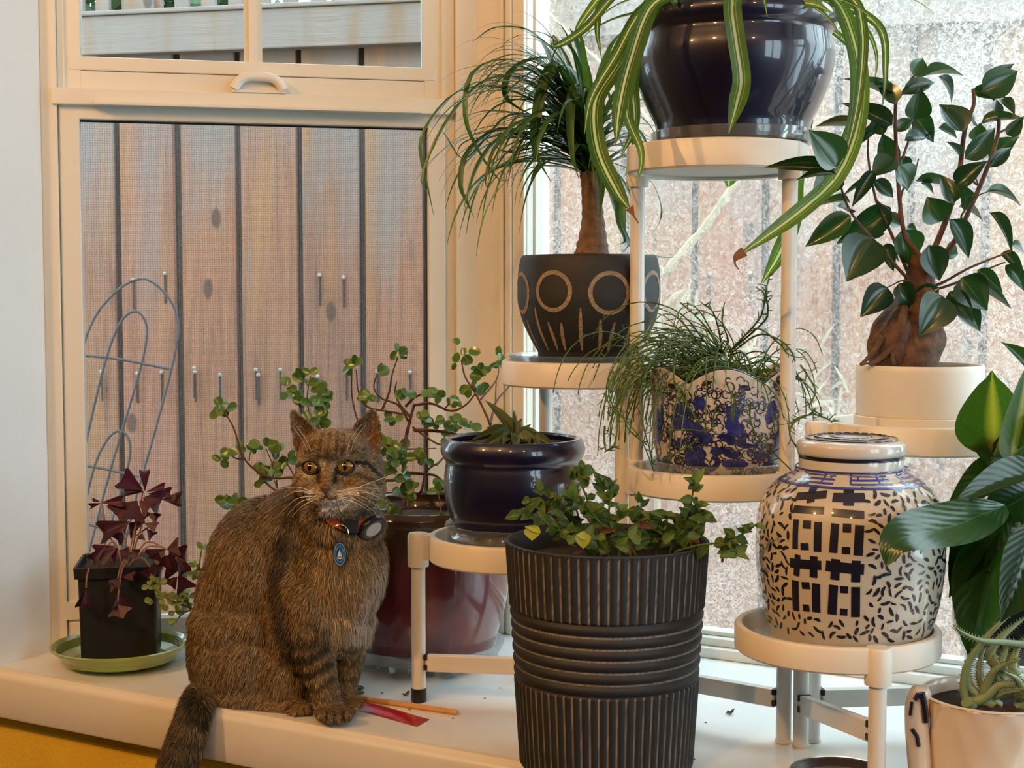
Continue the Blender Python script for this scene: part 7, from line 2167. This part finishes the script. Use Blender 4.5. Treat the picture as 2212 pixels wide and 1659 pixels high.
m_tagw = simple('white_tag_print', rgb(226, 232, 236), 0.4, 0.03, 60)
def oval(mb, rx, rz, y0, y1, cz=0, n=40):
    a = [tc_ + Vector((rx * s_t * math.cos(2 * math.pi * k / n), y0, cz * s_t + rz * s_t * math.sin(2 * math.pi * k / n))) for k in range(n)]
    b = [p + Vector((0, y1 - y0, 0)) for p in a]
    mb.add(a + b, [tuple(range(n)), tuple(range(2 * n - 1, n - 1, -1))] + [(k, n + k, n + (k + 1) % n, (k + 1) % n) for k in range(n)])
mb = MB(); oval(mb, 14, 27, -.0007, .0007)
mb.lathe([(0.0022, -.0006), (0.0034, -.0006), (0.0034, .0006), (0.0022, .0006), (0.0022, -.0006)], (0, 0, 0), 20)
k0 = len(mb.v) - 100
for i in range(k0, len(mb.v)):
    v = mb.v[i]; mb.v[i] = tc_ + Vector((v.x, v.z, v.y + 29 * s_t))
tg = part('name_tag', mb, m_tag, collar, label='blue oval tag with a white sailboat'); 
mb = MB()
for rx, rz, w in ((12, 24, .0005), (8.6, 17, .0004)):
    mb.tube([tc_ + Vector((rx * s_t * math.cos(t * .1571), -.0009, rz * s_t * math.sin(t * .1571))) for t in range(41)], w, 6, cap=False)
def tri(pts):
    a = [tc_ + Vector((x * s_t, -.0012, -y * s_t)) for x, y in pts]; b = [p + Vector((0, .0006, 0)) for p in a]; n = len(a)
    mw.add(a + b, [tuple(range(n)), tuple(range(2 * n - 1, n - 1, -1))] + [(k, n + k, n + (k + 1) % n, (k + 1) % n) for k in range(n)])
mw = MB(); tri([(0, -11), (0.5, 5), (-5, 5)]); tri([(1.8, -7), (5, 5), (1.8, 5)]); tri([(-6, 7), (6, 7), (4, 10), (-4, 10)])
m_tagparts = mb
mb2 = MB(); mb2.add(mb.v, mb.f); 
me_lines = mesh_of('tag_lines', mb2, m_tagl, BASE[collar.name], True, 40)
# the tag's print is joined to the tag (fourth level is not used): material slots
def join_into(o, extra, mat):
    me = o.data; bm = bmesh.new(); bm.from_mesh(me)
    me.materials.append(mat); mi = len(me.materials) - 1
    off = BASE[o.name]
    vs = [bm.verts.new(v - off) for v in extra.v]
    for f in extra.f:
        try:
            fc = bm.faces.new([vs[i] for i in f]); fc.material_index = mi
        except ValueError: pass
    bm.to_mesh(me); bm.free()
bpy.data.meshes.remove(me_lines)
join_into(tg, mb2, m_tagl); join_into(tg, mw, m_tagw)
# round tracker in a black holder
dc = on_fur(803, 1139, .014)
an = Vector((0.56, -0.60, -0.57)).normalized()
q_ = an.to_track_quat('Z', 'Y').to_matrix()
def disc(prof):
    mb = MB(); mb.lathe(prof, (0, 0, 0), 40)
    mb.v = [dc + q_ @ v for v in mb.v]; return mb
hld = part('tracker_holder', disc([(0.0005, -.004), (.013, -.004), (.0165, -.002), (.0175, .001), (.0165, .004), (.0135, .0052), (.0112, .0046), (.0108, .0032), (.0005, .0032)]), simple('black_rubber', rgb(18, 20, 24), 0.35, 0.1, 50), collar, label='black round holder on the collar')
join_into(hld, disc([(0.0107, .0033), (.0105, .0046), (.009, .0054), (0.0005, .0058)]), simple('pale_tracker_face', rgb(206, 208, 210), 0.25, 0.03, 50))
